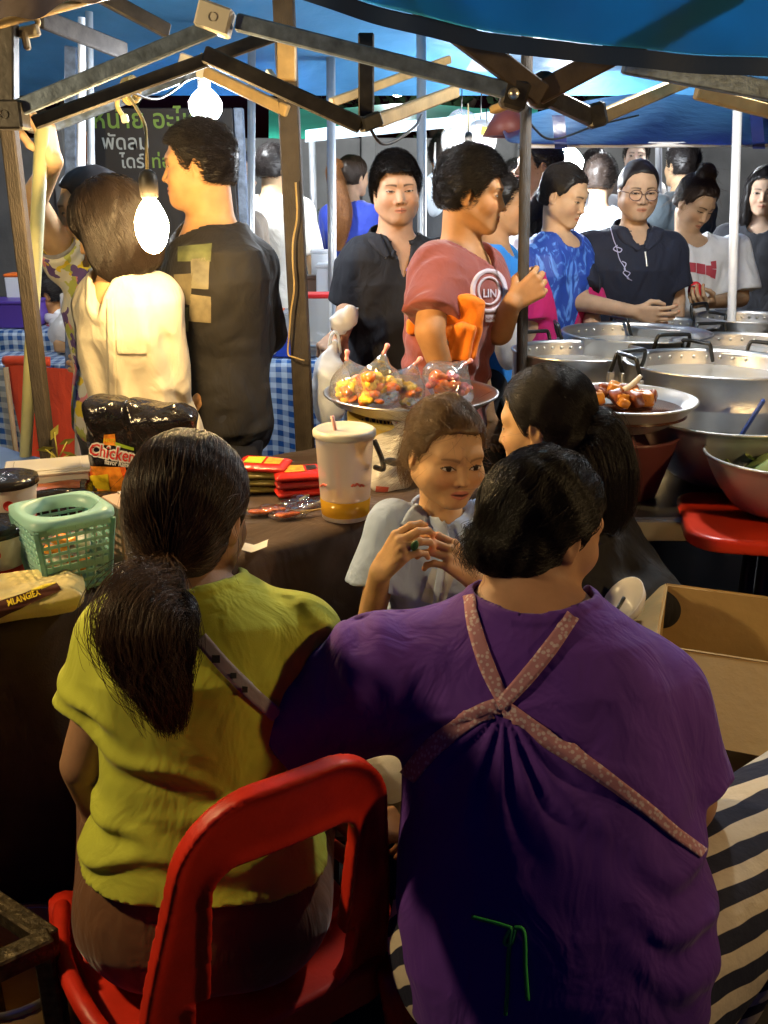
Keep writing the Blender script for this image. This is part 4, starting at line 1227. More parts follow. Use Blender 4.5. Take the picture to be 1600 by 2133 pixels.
# folded paper scrap
pp = T(530, 1148)
tag(part("paper_scrap", grid_sheet(lambda u, v: pp + np.stack([(u - .5) * .055, (v - .5) * .04 + .01 * u, .003 + .02 * np.abs(u - .45) + .006 * np.sin(3 * v)], 1), 8, 6), M("paper_white", (.75, .73, .68), rough=.8, transl=.2), loc=pp), "small folded white paper at the table edge beside the ponytailed woman's cheek", "paper")
# clear box
CLR = FILM("plastic_clear_milky", (.85, .82, .78), .12, .2, (12, .1), milky=.45)
cb = T(105, 1015); cbx = thing("plastic_box", "clear milky plastic box with lid behind the noodle cups", "box", cb); Rb = rotz(18)
def boxshell(c, sx, sy, sz, t, R):
    W = [box(c + R @ A(0, -sy / 2, sz / 2), (sx, t, sz), R, .001), box(c + R @ A(0, sy / 2, sz / 2), (sx, t, sz), R, .001),
         box(c + R @ A(-sx / 2, 0, sz / 2), (t, sy, sz), R, .001), box(c + R @ A(sx / 2, 0, sz / 2), (t, sy, sz), R, .001), box(c + A(0, 0, t), (sx, sy, t), R, .001)]
    return join(*W)
part("tub", boxshell(cb, .19, .13, .05, .003, Rb), CLR, cbx, smooth=False)
part("lid", join(box(cb + A(0, 0, .054), (.204, .144, .006), Rb, .002), box(cb + A(0, 0, .059), (.16, .10, .004), Rb, .0015)), CLR, cbx, smooth=False)
# noodle cups
CUPW = M("cup_paper_white", (.62, .58, .52), rough=.5, var=(30, .05)); CUPL = M("cup_lid_foil_black", (.02, .018, .018), rough=.15, metal=.3, bump=(50, .5)); CUPR = M("cup_red_band", (.5, .03, .02), rough=.45)
def noodle_cup(label, px, py, r, h):
    c = T(px, py); t = thing("noodle_cup", label, "noodle cup", c, "paper noodle cups by the basket")
    part("cup", lathe([(r * .72, 0), (r * .76, .002), (r * .98, h - .012), (r, h - .008), (r * .9, h - .006)], c, 40, cap0=True), CUPW, t)
    part("band", lathe([(r * .775, h * .08), (r * .835, h * .30)], c + A(0, 0, 0), 40), CUPR, t)
    for v in t.children:
        if v.name.startswith("band"): v.scale = (1.008, 1.008, 1)
    part("lid", lathe([(0, h + .006), (r * .9, h + .004), (r * 1.05, h), (r * 1.06, h - .014), (r * 1.0, h - .016)], c, 40), CUPL, t)
    for k, a in enumerate((-1.9, -1.2)):
        q = c + A(r * .9 * math.cos(a), r * .9 * math.sin(a), h * .62)
        part("logo_dot", lathe([(0, .0), (.011, 0), (.011, .001)], q + A(math.cos(a), math.sin(a), 0) * .003, 16, np.stack([A(-math.sin(a), math.cos(a), 0), A(0, 0, 1), A(math.cos(a), math.sin(a), 0)], 1)), CUPR, t)
noodle_cup("white paper noodle cup with black foil lid and red band behind the teal basket", 28, 1108, .062, .125)
noodle_cup("second white noodle cup half hidden at the left edge before the first", 0, 1205, .060, .11)
# teal plastic basket with lattice sides
TEAL = M("plastic_teal", (.36, .62, .58), rough=.35, transl=.35, spec=.5)
bc = T(146, 1213); bk = thing("plastic_basket", "teal plastic lattice basket with round rim opening", "basket", bc, None); Rk = rotz(38)
s0, s1, hb = .055, .071, .150
def bpt(x, z, side):      # x in -1..1 on a side, at height z
    s = s0 + (s1 - s0) * z / hb
    return bc + rotz(90 * side) @ Rk @ A(x * s, -s, z)
for side in range(4):
    for k in range(9):
        x = -1 + 2 * k / 8
        part("lattice_rib", bar(bpt(x, 0, side), bpt(x, hb - .015, side), .0035 if 0 < k < 8 else .009, .003 if 0 < k < 8 else .009, (0, 0, 1), .0006), TEAL, bk, smooth=False)
    for k in range(9):
        z = .008 + k * .0155
        part("lattice_band", bar(bpt(-1, z, side), bpt(1, z, side), .003, .006 if k not in (3, 8) else .014, (0, 0, 1), .0006), TEAL, bk, smooth=False)
sq = []; rd = []
for i in range(64):
    a = 2 * math.pi * i / 64; ca, sa = math.cos(a), math.sin(a); m = max(abs(ca), abs(sa))
    sup = (abs(ca) ** 6 + abs(sa) ** 6) ** (1 / 6)
    sq.append(Rk @ A(ca / sup, sa / sup, 0) * (s1 + .008)); rd.append(Rk @ A(ca, sa, 0) * (s1 - .008))
V = np.array([bc + p + A(0, 0, hb - .012) for p in sq] + [bc + p + A(0, 0, hb) for p in sq] + [bc + p + A(0, 0, hb + .003) for p in rd] + [bc + p * .96 + A(0, 0, hb - .02) for p in rd])
F = [(j * 64 + i, j * 64 + (i + 1) % 64, (j + 1) * 64 + (i + 1) % 64, (j + 1) * 64 + i) for j in range(3) for i in range(64)]
part("rim", (V, F), TEAL, bk)
part("base", box(bc + A(0, 0, .004), (s0 * 2, s0 * 2, .004), Rk, .001), TEAL, bk, smooth=False)
WRP = M("sweet_wrappers", (.6, .5, .42), rough=.3, var=(35, .6))
g = np.random.default_rng(8)
for i in range(12):
    c = bc + Rk @ A(g.uniform(-.03, .03), g.uniform(-.03, .03), .02 + .0065 * i)
    tag(part("wrapped_sweet", surfnets(lambda p: rbox(p, c, (.045, .03, .014), .005, rotz(i * 47.)) - .002 * wob(p, i, 120, 3), c - .035, c + .035, .004), (WRP, PR_W, PR_O)[i % 3], loc=c), "small wrapped sweet inside the teal basket", "sweet", "wrapped sweets in the teal basket")
# brown paper-like carton right of the basket
CAR = M("carton_pinkish", (.30, .20, .15), rough=.7, var=(14, .25))
ct = T(262, 1195) + A(.015, .05, 0); cr = thing("carton", "pinkish brown carton between the teal basket and the ponytailed head", "carton", ct)
part("carton_body", box(ct + A(0, 0, .07), (.10, .09, .14), rotz(38), .003), CAR, cr, smooth=False)
part("tape_strip", box(ct + A(0, 0, .1412), (.03, .0905, .0015), rotz(38)), WRP, cr, smooth=False)
# yellow snack bag at the left edge
YB = M("bread_bag_cream", (.72, .58, .26), rough=.22, spec=.6, var=(14, .25), bump=(25, .4)); BRB = M("print_band_brown", (.10, .035, .02), rough=.35)
ybl, fY = packet("clear bag of cream crackers with brown lettered band at the left edge", T(48, 1268), (.215, .13, .05), 22, YB, 61, amp=.004, name="cracker_bag", cat="snack bag")
part("brown_band", patch_on(fY, [(-30, 1262), (118, 1216), (128, 1230), (-10, 1290)], .003, n=20), BRB, ybl)
letters(text_on(fY, "MLANGIEX", (50, 1247), 17, .0045, -19, .03, .85), PR_Y, ybl)
for k in range(5): part("wheat_mark", ribbon_on(fY, [(66 + 5 * k, 1234 - k), (96 + 5 * k, 1222 - k)], 2.2, .0045, 6, nw=1), PR_Y, ybl)
# big drink cup with straw and dome lid
CUPC = FILM("cup_frosted", (.92, .86, .85), .08, .3, (20, .05), milky=.35); TEA = M("tea_liquid", (.62, .36, .03), rough=.15, spec=.6, transl=.5); LIDM = M("cup_lid_grey", (.55, .52, .44), rough=.4)
dc = T(720, 1076); dk = thing("drink_cup", "tall frosted plastic drink cup with lid, pink straw and amber tea", "cup", dc)
kk = np.linalg.norm(dc - CAM) / FPX
R0, R1 = 49 * kk, 60 * kk; HC = 190 * kk / .955
part("cup_wall", lathe([(R0 * .96, .001), (R0, .004), (R0 + (R1 - R0) * .25, HC * .25), (R1 * .985, HC * .86), (R1, HC * .9), (R1, HC * .93)], dc, 48, cap0=True), CUPC, dk)
part("tea", lathe([(0, .006), (R0 * .95, .006), (R0 * 1.012, .012), (R0 * 1.012 + (R1 - R0) * .23, HC * .225), (0, HC * .225)], dc, 48), TEA, dk)
part("lid", lathe([(R1 * 1.02, HC * .87), (R1 * 1.07, HC * .885), (R1 * 1.07, HC * .93), (R1 * 1.02, HC * .945), (R1 * .96, HC * .955), (R1 * .9, HC * .93), (0, HC * .935)], dc, 48), LIDM, dk)
part("straw", tube([dc + A(-.012, 0, .02), dc + A(-.02, -.005, HC * .94), dc + A(-.026, -.008, HC * 1.08)], .0045, 10), M("straw_pink", (.75, .38, .36), rough=.4), dk)
HDL = M("cup_strap_dark", (.05, .045, .03), rough=.4)
part("carry_strap", tube(spline([dc + A(R1 * 1.0, 0, HC * .82), dc + A(R1 * 1.25, -.02, HC * .66), dc + A(R1 * 1.3, -.03, HC * .56), dc + A(R1 * 1.02, -.01, HC * .55)], 20), [.006] * 20, 8), HDL, dk)
part("strap_loop", surfnets(lambda p: ell(p, dc + A(R1 * 1.62, -.02, HC * .62), (.020, .012, .009), roty(10)), dc + A(.0, -.1, .0), dc + A(.2, .1, .3), .004), HDL, dk)
fcup = lambda p: cone(p, dc, dc + A(0, 0, HC), R0, R1 * 1.0)
RFT = M("print_red_faint", (.6, .12, .08), rough=.5)
for x0, x1, y in ((668, 680, 1011), (732, 740, 1012), (740, 748, 1010), (748, 758, 1012)):
    part("faint_mark", ribbon_on(fcup, [(x0, y + 2), ((x0 + x1) / 2, y - 2), (x1, y + 1)], 4, .0018, 8, nw=1), RFT, dk)
# yellow lattice basket carrying the steel tray
YEL = M("plastic_yellow", (.72, .55, .12), rough=.4, transl=.3)
tz = U(856, 818, 2.42); rb = .165
ybc = A(tz[0] + .0, tz[1] + .02, TZ + .004); HB = tz[2] - .055 - ybc[2]
yb = thing("plastic_basket", "yellow lattice basket under the steel tray", "basket", ybc)
NB = 40
for k in range(NB):
    a = 2 * math.pi * k / NB
    for sg_ in (1, -1):
        a2 = a + sg_ * .16
        part("lattice_rib", bar(ybc + A(math.cos(a) * rb * .86, math.sin(a) * rb * .86, 0), ybc + A(math.cos(a2) * rb * .97, math.sin(a2) * rb * .97, HB * .74), .004, .003, (0, 0, 1), .0006), YEL, yb, smooth=False)
part("rim", lathe([(rb * .97, HB * .70), (rb * 1.04, HB * .72), (rb * 1.05, HB * .98), (rb * 1.0, HB), (rb * .96, HB * .75)], ybc, 48), YEL, yb)
part("base", lathe([(0, 0), (rb * .86, 0), (rb * .9, .012), (rb * .86, .01), (0, .006)], ybc, 40), YEL, yb)
STEEL = M("stainless_steel", (.62, .60, .57), rough=.32, metal=1., bump=(8, .05), var=(20, .06)); ALU = M("aluminium_brushed", (.62, .62, .63), rough=.34, metal=1., bump=(60, .15, (1, 1, 14)), var=(5, .28), soft=(5, .12))
tr = thing("steel_tray", "round stainless steel tray holding bagged fruit", "tray", tz - A(0, 0, .05))
rt = 180 * np.linalg.norm(tz - CAM) / FPX
part("tray", lathe([(0, -.046), (rt * .62, -.047), (rt * .80, -.030), (rt * .95, -.004), (rt, 0), (rt * 1.005, .004), (rt * .98, .005), (rt * .93, 0), (rt * .79, -.025), (rt * .62, -.041), (0, -.040)], tz, 72), STEEL, tr)
PB = FILM("plastic_bag_clear", (1, .99, .98), .26, .10, (40, .8), milky=.07)
FRY = M("fruit_yellow_shreds", (.90, .58, .05), rough=.45, var=(90, .5)); FRO = M("fruit_orange_pieces", (.92, .22, .03), rough=.35, var=(30, .3)); FRP = M("fruit_pink_pieces", (.72, .20, .22), rough=.35, var=(30, .3))
RBAND = M("rubber_band_pink", (.85, .35, .35), rough=.5)
for i, (x, y, Y, w, hh, sd, lb) in enumerate(((738, 808, 2.36, .066, .085, 1, "leftmost clear bag of yellow shreds and orange fruit on the tray"),
        (790, 806, 2.30, .056, .095, 2, "clear bag of yellow shreds with knotted top, second on the tray"),
        (842, 815, 2.32, .052, .082, 3, "clear pointed bag of yellow and orange fruit, third on the tray"),
        (935, 800, 2.42, .078, .075, 4, "clear bag of orange and pink fruit at the right of the tray"))):
    c = U(x, y, Y); c[2] = max(c[2], tz[2] - .036 + hh * .45)
    t = thing("fruit_bag", lb, "fruit bag", c - A(0, 0, hh * .5), "bagged fruit on the steel tray")
    Rt = roty((-14, 8, 22, 38)[i])
    f = lambda p, c=c, Rt=Rt: smin(ell(p, c, (w * 1.06, w * .9, hh * .66), Rt), cone(p, c + Rt @ A(0, 0, hh * .4), c + Rt @ A(0, 0, hh * .90), w * .42, w * .10), .03) - .003 * wob(p, sd, 75, 5) - .0015 * wob(p, sd + 5, 170, 4)
    part("bag_film", surfnets(f, c - .14, c + .14, .0045), PB, t)
    part("knot", surfnets(lambda p: smin(sph(p, c + Rt @ A(0, 0, hh * .92), .006), cone(p, c + Rt @ A(0, 0, hh * .92), c + Rt @ A(.006, 0, hh * 1.12), .003, .007), .003), c - .03, c + .15, .0035), RBAND, t)
    g = np.random.default_rng(sd)
    for j in range(26):
        yl = (j < 15 and i < 3)
        o = Rt @ (A(g.uniform(-.6, .6) * w, g.uniform(-.6, .2) * w, g.uniform(-.42, .30) * hh))
        r_ = g.uniform(.014, .021)
        cc = c + o
        if yl: fr_ = lambda p: ell(p, cc, (r_, r_, r_ * .8)) - .0045 * wob(p, j, 260, 5)
        else: fr_ = lambda p: ell(p, cc, (r_ * 1.1, r_ * .85, r_ * .7), rotz(j * 37.) @ rotx(j * 23.)) - .003 * wob(p, j, 170, 4)
        part("fruit_piece", surfnets(fr_, cc - .035, cc + .035, .0045), FRY if yl else (FRO if (i < 3 or j % 2) else FRP), t)
# crumpled white carrier bags behind the cup
WBAG = M("plastic_bag_white", (.78, .76, .74), rough=.3, transl=.45, spec=.6, bump=(28, .6))
for i, (x, y, w, d, h, lb) in enumerate(((812, 1010, .085, .06, .15, "white crumpled plastic bag between the drink cup and the girl"), (790, 1030, .06, .05, .06, "low white plastic bag with red specks beside the drink cup"))):
    c = T(x, y) + A(.02, .07, h * .45)
    f = lambda p: smin(ell(p, c - A(0, 0, h * .1), (w, d, h * .42)), cone(p, c, c + A(.02, 0, h * .55), .03, .006), .05) - .007 * wob(p, 70 + i, 42, 5) - .004 * wob(p, 75 + i, 110, 4)
    t = thing("carrier_bag", lb, "plastic bag", c - A(0, 0, h * .45))
    part("bag_film", surfnets(f, c - .2, c + .2, .0045), WBAG, t)
    part("bag_handle", tube(spline([c + A(.0, 0, h * .4), c + A(-.02, -.01, h * .7), c + A(.02, 0, h * .72), c + A(.03, 0, h * .4)], 16), .004, 6), WBAG, t)
    part("red_print", patch_on(f, [(776 + i * 8, 1000 + 12 * i), (800 + i * 10, 1002 + 12 * i), (798 + i * 8, 1018 + 10 * i), (774 + i * 8, 1016 + 10 * i)], .002, n=6), M("print_red_faint", (.6, .12, .08)), t)
# ------------------------------------------------------------------ pot stall on the right
BLKH = M("handle_black", (.012, .012, .012), rough=.3, spec=.6); SOUP = M("broth_pale", (.42, .40, .36), rough=.12, spec=.8, var=(6, .15))
DKM = M("dark_metal_shelf", (.06, .065, .07), rough=.4, metal=.6)
SZ = .84
sb = thing("steel_table", "dark steel work table carrying the pots and bowls", "table", (1.1, 2.75, 0))
X0, X1, Y0, Y1 = .44, 2.0, 2.02, 3.75
part("table_top", box(((X0 + X1) / 2, (Y0 + Y1) / 2, SZ - .012), (X1 - X0, Y1 - Y0, .024), None, .003), M("steel_dull", (.35, .36, .38), rough=.3, metal=.9, var=(5, .2)), sb, smooth=False)
part("front_lip", box(((X0 + X1) / 2, Y0 - .006, SZ - .03), (X1 - X0, .010, .05), None, .002), STEEL, sb, smooth=False)
for x in (X0 + .06, 1.2, X1 - .06):
    for y in (Y0 + .06, Y1 - .06): part("leg", bar(A(x, y, SZ - .03), A(x, y, 0), .04), DKM, sb, smooth=False)
part("lower_shelf", box(((X0 + X1) / 2, (Y0 + Y1) / 2 + .1, .30), (X1 - X0 - .1, Y1 - Y0 - .3, .02), None, .003), DKM, sb, smooth=False)
def handle(c, ax_dir, out, w, h, par, r=.0062):
    s_ = nrm(ax_dir); o = nrm(out); z = A(0, 0, 1)
    pts = [c - s_ * w / 2, c - s_ * w / 2 + o * .012 + z * h * .5, c - s_ * w * .46 + o * .018 + z * h * .92, c - s_ * w * .32 + o * .02 + z * h,
           c + s_ * w * .32 + o * .02 + z * h, c + s_ * w * .46 + o * .018 + z * h * .92, c + s_ * w / 2 + o * .012 + z * h * .5, c + s_ * w / 2]
    hb_ = part("handle", tube(spline(pts, 36), r, 10), BLKH, par)
    for q in (pts[0], pts[-1]): part("handle_lug", box(q - z * .015 + o * .003, (.022, .010, .035), np.stack([s_, np.cross(z, s_), z], 1), .002), ALU, hb_, smooth=False)
def pot(label, px, py, hw, Y, hgt, handles=(0, 180), soup=.045):
    c = U(px, py, Y); r = hw * np.linalg.norm(c - CAM) / FPX
    b = A(c[0], c[1], max(c[2] - hgt, SZ + .004)); H_ = c[2] - b[2]
    t = thing("cooking_pot", label, "pot", b, "aluminium pots on the stall")
    part("pot_body", lathe([(0, 0), (r * .93, 0), (r * .975, .012), (r, .04), (r, H_ * .62), (r * 1.006, H_ * .63), (r * 1.006, H_ * .66), (r, H_ * .67), (r, H_ - .006), (r * 1.025, H_ - .003), (r * 1.03, H_), (r * 1.02, H_ + .004), (r * .985, H_ + .002), (r * .978, H_ - .01), (r * .975, .02), (0, .015)], b, 80), ALU, t)
    part("broth", lathe([(r * .974, H_ - soup), (0, H_ - soup)], b, 60), SOUP, t)
    for k in range(10):
        a = math.radians(50 + 9 * k)
        part("rivet", lathe([(.006, 0), (.005, .003), (0, .004)], b + A(math.cos(a) * r * .974, math.sin(a) * r * .974, H_ - .022), 8, np.stack([A(-math.sin(a), math.cos(a), 0), A(0, 0, 1), A(-math.cos(a), -math.sin(a), 0)], 1)), BOLT, t)
    for a in handles:
        a = math.radians(a); o = A(math.cos(a), math.sin(a), 0)
        handle(b + o * (r + .006) + A(0, 0, H_ - .03), A(-o[1], o[0], 0), o, .115, .060, t)
    # stand raising the pot where its base is above the table
    if b[2] > SZ + .02:
        part("pot_stand", lathe([(r * .8, SZ - b[2] + .002), (r * .82, SZ - b[2] + .002), (r * .82, -.002), (r * .75, -.002), (r * .75, SZ - b[2] + .002)], b, 32), DKM, t)
    return t
pot("wide pot with pale broth nearest the stick pole", 1207, 730, 132, 2.85, .26, (-62, 118))
pot("largest front pot with pale broth at the right edge", 1492, 756, 170, 2.62, .26, (-168, 40))
pot("middle pot behind the two front pots", 1325, 692, 142, 3.18, .25, (-80, 176))
pot("far pot in front of the woman with glasses", 1392, 674, 100, 3.52, .22, (200, 20))
pot("right rear pot with rivets and a black handle", 1570, 716, 150, 3.05, .26, (212, 100))
pot("smallest far pot at the right edge before the white pole", 1560, 660, 95, 3.48, .24, (-60, 130))
# bowls
BOWLM = M("bowl_steel_satin", (.50, .50, .49), rough=.40, metal=.65, bump=(6, .05), var=(14, .08))
def bowl(label, px, py, hw, Y, depth, mat=BOWLM, group="steel bowls", foot=None):
    c = U(px, py, Y); r = hw * np.linalg.norm(c - CAM) / FPX
    t = thing("steel_bowl", label, "bowl", c - A(0, 0, depth), group)
    pr = [(0, -depth)] + [(r * (.42 + .58 * s_ ** .62), -depth * (1 - s_) ** .9) for s_ in np.linspace(0, 1, 12)]
    pr += [(r * 1.03, .002), (r * 1.035, .007), (r * 1.0, .008)] + [(q[0] * .985, q[1] + .004) for q in pr[::-1]]
    part("bowl_wall", lathe(pr, c, 80), mat, t)
    return t, c, r
t, cB, rB = bowl("deep empty steel bowl with blue handled ladle right of the stew", 1512, 868, 168, 2.28, .165)
part_l = thing("ladle", "blue handled ladle standing in the deep bowl", "ladle", cB + A(.08, 0, -.12))
part("handle", bar(cB + A(.03, 0, -.08), U(1592, 832, 2.26), .022, .010), M("plastic_blue", (.03, .06, .25), rough=.4), part_l, smooth=False)
part("scoop", lathe([(.0, -.03), (.03, -.022), (.042, 0), (.04, 0), (.028, -.018), (0, -.026)], cB + A(.03, 0, -.10), 24), STEEL, part_l)
t, cA, rA = bowl("wide steel dish of dark stew with orange pieces", 1292, 833, 146, 2.22, .07)
STEW = M("stew_dark", (.08, .028, .012), rough=.18, spec=.7, var=(30, .4)); PUMP = M("stew_pumpkin", (.55, .20, .02), rough=.3, var=(40, .4)); CHIL = M("stew_meat_red_brown", (.20, .05, .015), rough=.35, var=(40, .5))
part("stew", lathe([(0, -.012), (rA * .85, -.018), (rA * .9, -.03)], cA, 48), STEW, t)
g = np.random.default_rng(4)
for j in range(34):
    a = g.uniform(0, 6.28); rr = rA * .62 * math.sqrt(g.uniform(0, 1)); cc = cA + A(-.03 + math.cos(a) * rr, math.sin(a) * rr * .9, -.006 + .028 * (1 - rr / rA)) ; r_ = g.uniform(.014, .026)
    part("stew_piece", surfnets(lambda p: rbox(p, cc, (r_ * 2, r_ * 1.5, r_ * 1.3), .006, rotz(j * 41.) @ rotx(j * 29.)) - .003 * wob(p, j, 120, 3), cc - .045, cc + .045, .006), PUMP if j % 3 == 0 else CHIL, t)
sp = thing("serving_spoon", "white serving spoon resting in the stew dish", "spoon", U(1310, 810, 2.2))
part("spoon_handle", tube(spline([U(1300, 812, 2.2), U(1318, 800, 2.2), U(1336, 782, 2.2)], 10), [.008, .008, .007, .007, .007, .007, .007, .006, .006, .005], 8), PR_W, sp)
PKB = M("plastic_basin_red", (.16, .05, .05), rough=.4, transl=.15)
pbs = cA - A(0, 0, .078); pk = thing("plastic_basin", "dull red plastic basin supporting the stew dish", "basin", A(pbs[0], pbs[1], SZ))
part("basin_wall", lathe([(rA * .55, SZ + .003), (rA * .60, SZ + .006), (rA * .82, pbs[2] - .01), (rA * .86, pbs[2]), (rA * .80, pbs[2]), (rA * .57, SZ + .012)], A(pbs[0], pbs[1], 0), 48, cap0=True), PKB, pk)
tC, cC, rC = bowl("steel bowl of green leaves on the red table at the right edge", 1632, 952, 142, 2.02, .13)
LEAF = M("salad_leaf", (.30, .38, .12), rough=.5, transl=.2, var=(20, .3))
for j in range(9):
    a = j * .9; cc = cC + A(math.cos(a) * rC * .42, math.sin(a) * rC * .42, -.03 + .008 * (j % 3))
    part("leaf", grid_sheet(lambda u, v: cc + np.stack([(u - .5) * .10, (v - .5) * .08, .018 * np.sin(u * 5 + j) + .014 * np.cos(v * 6 + j)], 1) @ np.eye(3), 9, 8), LEAF, tC)
# red table top with rounded corner
RT = M("red_enamel", (.58, .035, .012), rough=.3, spec=.5, var=(9, .1))
rz = .855; rc = UZ(1446, 1080, rz)
rtb = thing("red_stool_table", "glossy red low table with riveted rounded edge under the right bowl", "table", (rc[0] + .35, rc[1], 0))
f = lambda p: rbox(p, A(rc[0] + .36, rc[1] - .02, rz - .02), (.72, .46, .03), .02, rotz(-8)) 
def fr(p):
    q = (p - A(rc[0] + .36, rc[1] - .02, rz - .02).astype(f4)) @ rotz(-12).astype(f4)
    d2 = np.sqrt((np.maximum(np.abs(q[:, :2]) - np.array([.30, .10], f4), 0) ** 2).sum(1)) - .08
    return smax(d2, np.abs(q[:, 2]) - .017, .010)
part("table_top", surfnets(fr, (rc[0] - .05, rc[1] - .35, rz - .08), (rc[0] + .85, rc[1] + .35, rz + .04), .008), RT, rtb)
for q in ((.2, .05), (.58, -.1), (.2, .14), (.6, .1)): part("leg", tube([A(rc[0] + q[0], rc[1] + q[1], rz - .04), A(rc[0] + q[0] * 1.05, rc[1] + q[1] * 1.1, 0)], .018, 10), DKM, rtb)
for x in (.02, .2): part("rivet", lathe([(0, -.002), (.006, -.001), (.006, .002)], A(rc[0] + .16 + x, rc[1] - .172 - x * .2, rz - .02), 10, rotx(90)), BOLT, rtb)
# cardboard box
CBD = M("cardboard", (.42, .28, .11), rough=.85, var=(5, .15), bump=(40, .15)); CBI = CBD
bx = A(.82, 1.60, 0); Rx = rotz(-20); W_, D_, H_ = .54, .30, .75
cbx2 = thing("cardboard_box", "open brown cardboard box below the red table", "cardboard box", bx)
for (o, s_, nm) in ((A(0, -D_ / 2, H_ / 2), (W_, .006, H_), "box_side"), (A(0, D_ / 2, H_ / 2), (W_, .006, H_), "box_side"), (A(-W_ / 2, 0, H_ / 2), (.006, D_ - .012, H_), "box_side"), (A(W_ / 2, 0, H_ / 2), (.006, D_ - .012, H_), "box_side"), (A(0, 0, .006), (W_ - .01, D_ - .01, .006), "box_bottom")):
    part(nm, box(bx + Rx @ o, s_, Rx), CBD, cbx2, smooth=False)
def flap(p0, p1, out, ln):
    a, b = bx + Rx @ p0, bx + Rx @ p1; o = Rx @ np.asarray(out, float) * ln
    n_ = nrm(np.cross(b - a, o)) * .004
    V = [a, b, b + o - nrm(b - a) * .02, a + o + nrm(b - a) * .02]
    return V + [v + n_ for v in V], [(0, 1, 2, 3), (7, 6, 5, 4), (0, 4, 5, 1), (1, 5, 6, 2), (2, 6, 7, 3), (3, 7, 4, 0)]
part("box_flap", flap(A(-W_ / 2, -D_ / 2, H_), A(W_ / 2, -D_ / 2, H_), (0, -.8, -.55), .19), CBD, cbx2, smooth=False)
part("box_flap", flap(A(-W_ / 2, D_ / 2, H_), A(W_ / 2, D_ / 2, H_), (0, .8, -.5), .14), CBD, cbx2, smooth=False)
part("box_flap", flap(A(-W_ / 2, -D_ / 2, H_), A(-W_ / 2, D_ / 2, H_), (-.75, 0, -.55), .13), CBD, cbx2, smooth=False)
part("box_flap", flap(A(W_ / 2, -D_ / 2, H_), A(W_ / 2, D_ / 2, H_), (.9, 0, .1), .15), CBD, cbx2, smooth=False)
# coil of dark wire netting beside the purple shirt
COIL = M("wire_coil_dark", (.10, .09, .06), rough=.5, metal=.3)
cl = U(1570, 1640, 1.45); co = thing("wire_basket", "dark ribbed wire basket between the purple shirt and striped trousers", "wire basket", A(cl[0], cl[1], 0))
for k in range(9):
    rr = .11 - .006 * k
    part("wire_ring", tube([cl + A(math.cos(a) * rr, math.sin(a) * rr, -.012 * k) for a in np.linspace(0, 6.283, 40)], .0022, 6), COIL, co)
for k in range(6):
    a = k * 1.05; part("wire_upright", tube([cl + A(math.cos(a) * .11, math.sin(a) * .11, 0), cl + A(math.cos(a) * .062, math.sin(a) * .062, -.10)], .0025, 6), COIL, co)
part("stand", tube([cl + A(0, 0, -.098), A(cl[0], cl[1], 0.)], [.06, .08], 14), DKM, co)
# ------------------------------------------------------------------ the people
def cloth_mat(name, col, rough=.85, sheen=.25, var=(12, .10), bump=(420, .18), soft=(14, .5), **k): return M(name, col, rough=rough, sheen=sheen, var=var, bump=bump, soft=soft, **k)
up = A(0, 0, 1)
BLK = cloth_mat("cloth_black", (.011, .010, .011), sheen=.04); DRK = cloth_mat("cloth_dark_trousers", (.018, .018, .022))
SHOE = M("shoe_dark", (.02, .018, .016), rough=.5)
def comb_to(q, t, z=-.1, w=1.):
    d = np.asarray(t) - q; return d / (np.linalg.norm(d, axis=1)[:, None] + 1e-6)

# ---------- 1 ponytailed woman in yellow (near left, from behind)
YL = cloth_mat("cloth_yellow_green", (.46, .50, .045), sheen=.1, bump=(420, .2)); TAN = cloth_mat("cloth_brown_trousers", (.15, .062, .022))
yw = Person("person in a yellow green shirt seen from behind, long ponytail, on the red chair", U(403, 1070, 1.33), 2, (20, 14, 0), pelvis=(-.275, 1.13, .52), kind='f', sh=.165, wide=.94, deep=1.05,
            skin=(.36, .20, .11), hp=dict(fem=1), neck=U(400, 1228, 1.27),
            arms={'l': dict(S=U(258, 1325, 1.25), E=U(178, 1590, 1.20), w=U(235, 1760, 1.36), hand=dict(pn=(1, 0, 0), thumb=(0, 1, 0))),
                  'r': dict(S=U(618, 1330, 1.26), E=U(660, 1600, 1.28), w=U(560, 1740, 1.46))},
            knees={'l': (A(-.50, 1.46, .53), A(-.44, 1.46, .07)), 'r': (A(-.16, 1.52, .52), A(-.16, 1.48, .07))})
yw.build_body(face=False)
def yfold(p, d):
    x, z = p[:, 0], p[:, 2]; bk = (p[:, 1] < yw.P[1] + .12).astype(f4)
    for x0, z0, sl, wx, wz, am in ((-.42, .705, -.10, .13, .013, .010), (-.40, .665, .10, .16, .012, .009), (-.20, .76, .28, .14, .014, .007), (-.34, .80, -.32, .10, .012, .007), (-.44, .86, -.45, .06, .012, .009), (-.12, .70, .35, .10, .012, .006), (-.10, .97, -1.3, .10, .016, .006)):
        u = z - z0 - sl * (x - x0) - .012 * np.sin((x - x0) * 26)
        d = d - bk * am * (np.exp(-(u / wz) ** 2) - .5 * np.exp(-((u + wz * 1.9) / (wz * 1.1)) ** 2)) * np.exp(-((x - x0) / wx) ** 2)
    return d
f0 = yw.shirt_fn(sleeve=.62, inf=.020, sinf=(.03, .036), hemz=.615, neck='crew', wr=.004, wseed=3, flare=.03)
fy = yw.shirt_fn(sleeve=.62, inf=.020, sinf=(.03, .036), hemz=.615, neck='crew', wr=.0045, wseed=3, flare=.03, wf=28, extra=yfold)
yw.garment("shirt", fy, YL, h=.0048)
yw.trousers(TAN, inf=.022, h=.008, top=.66, wr=.004, tinf=.012)
yw.shoes(SHOE)
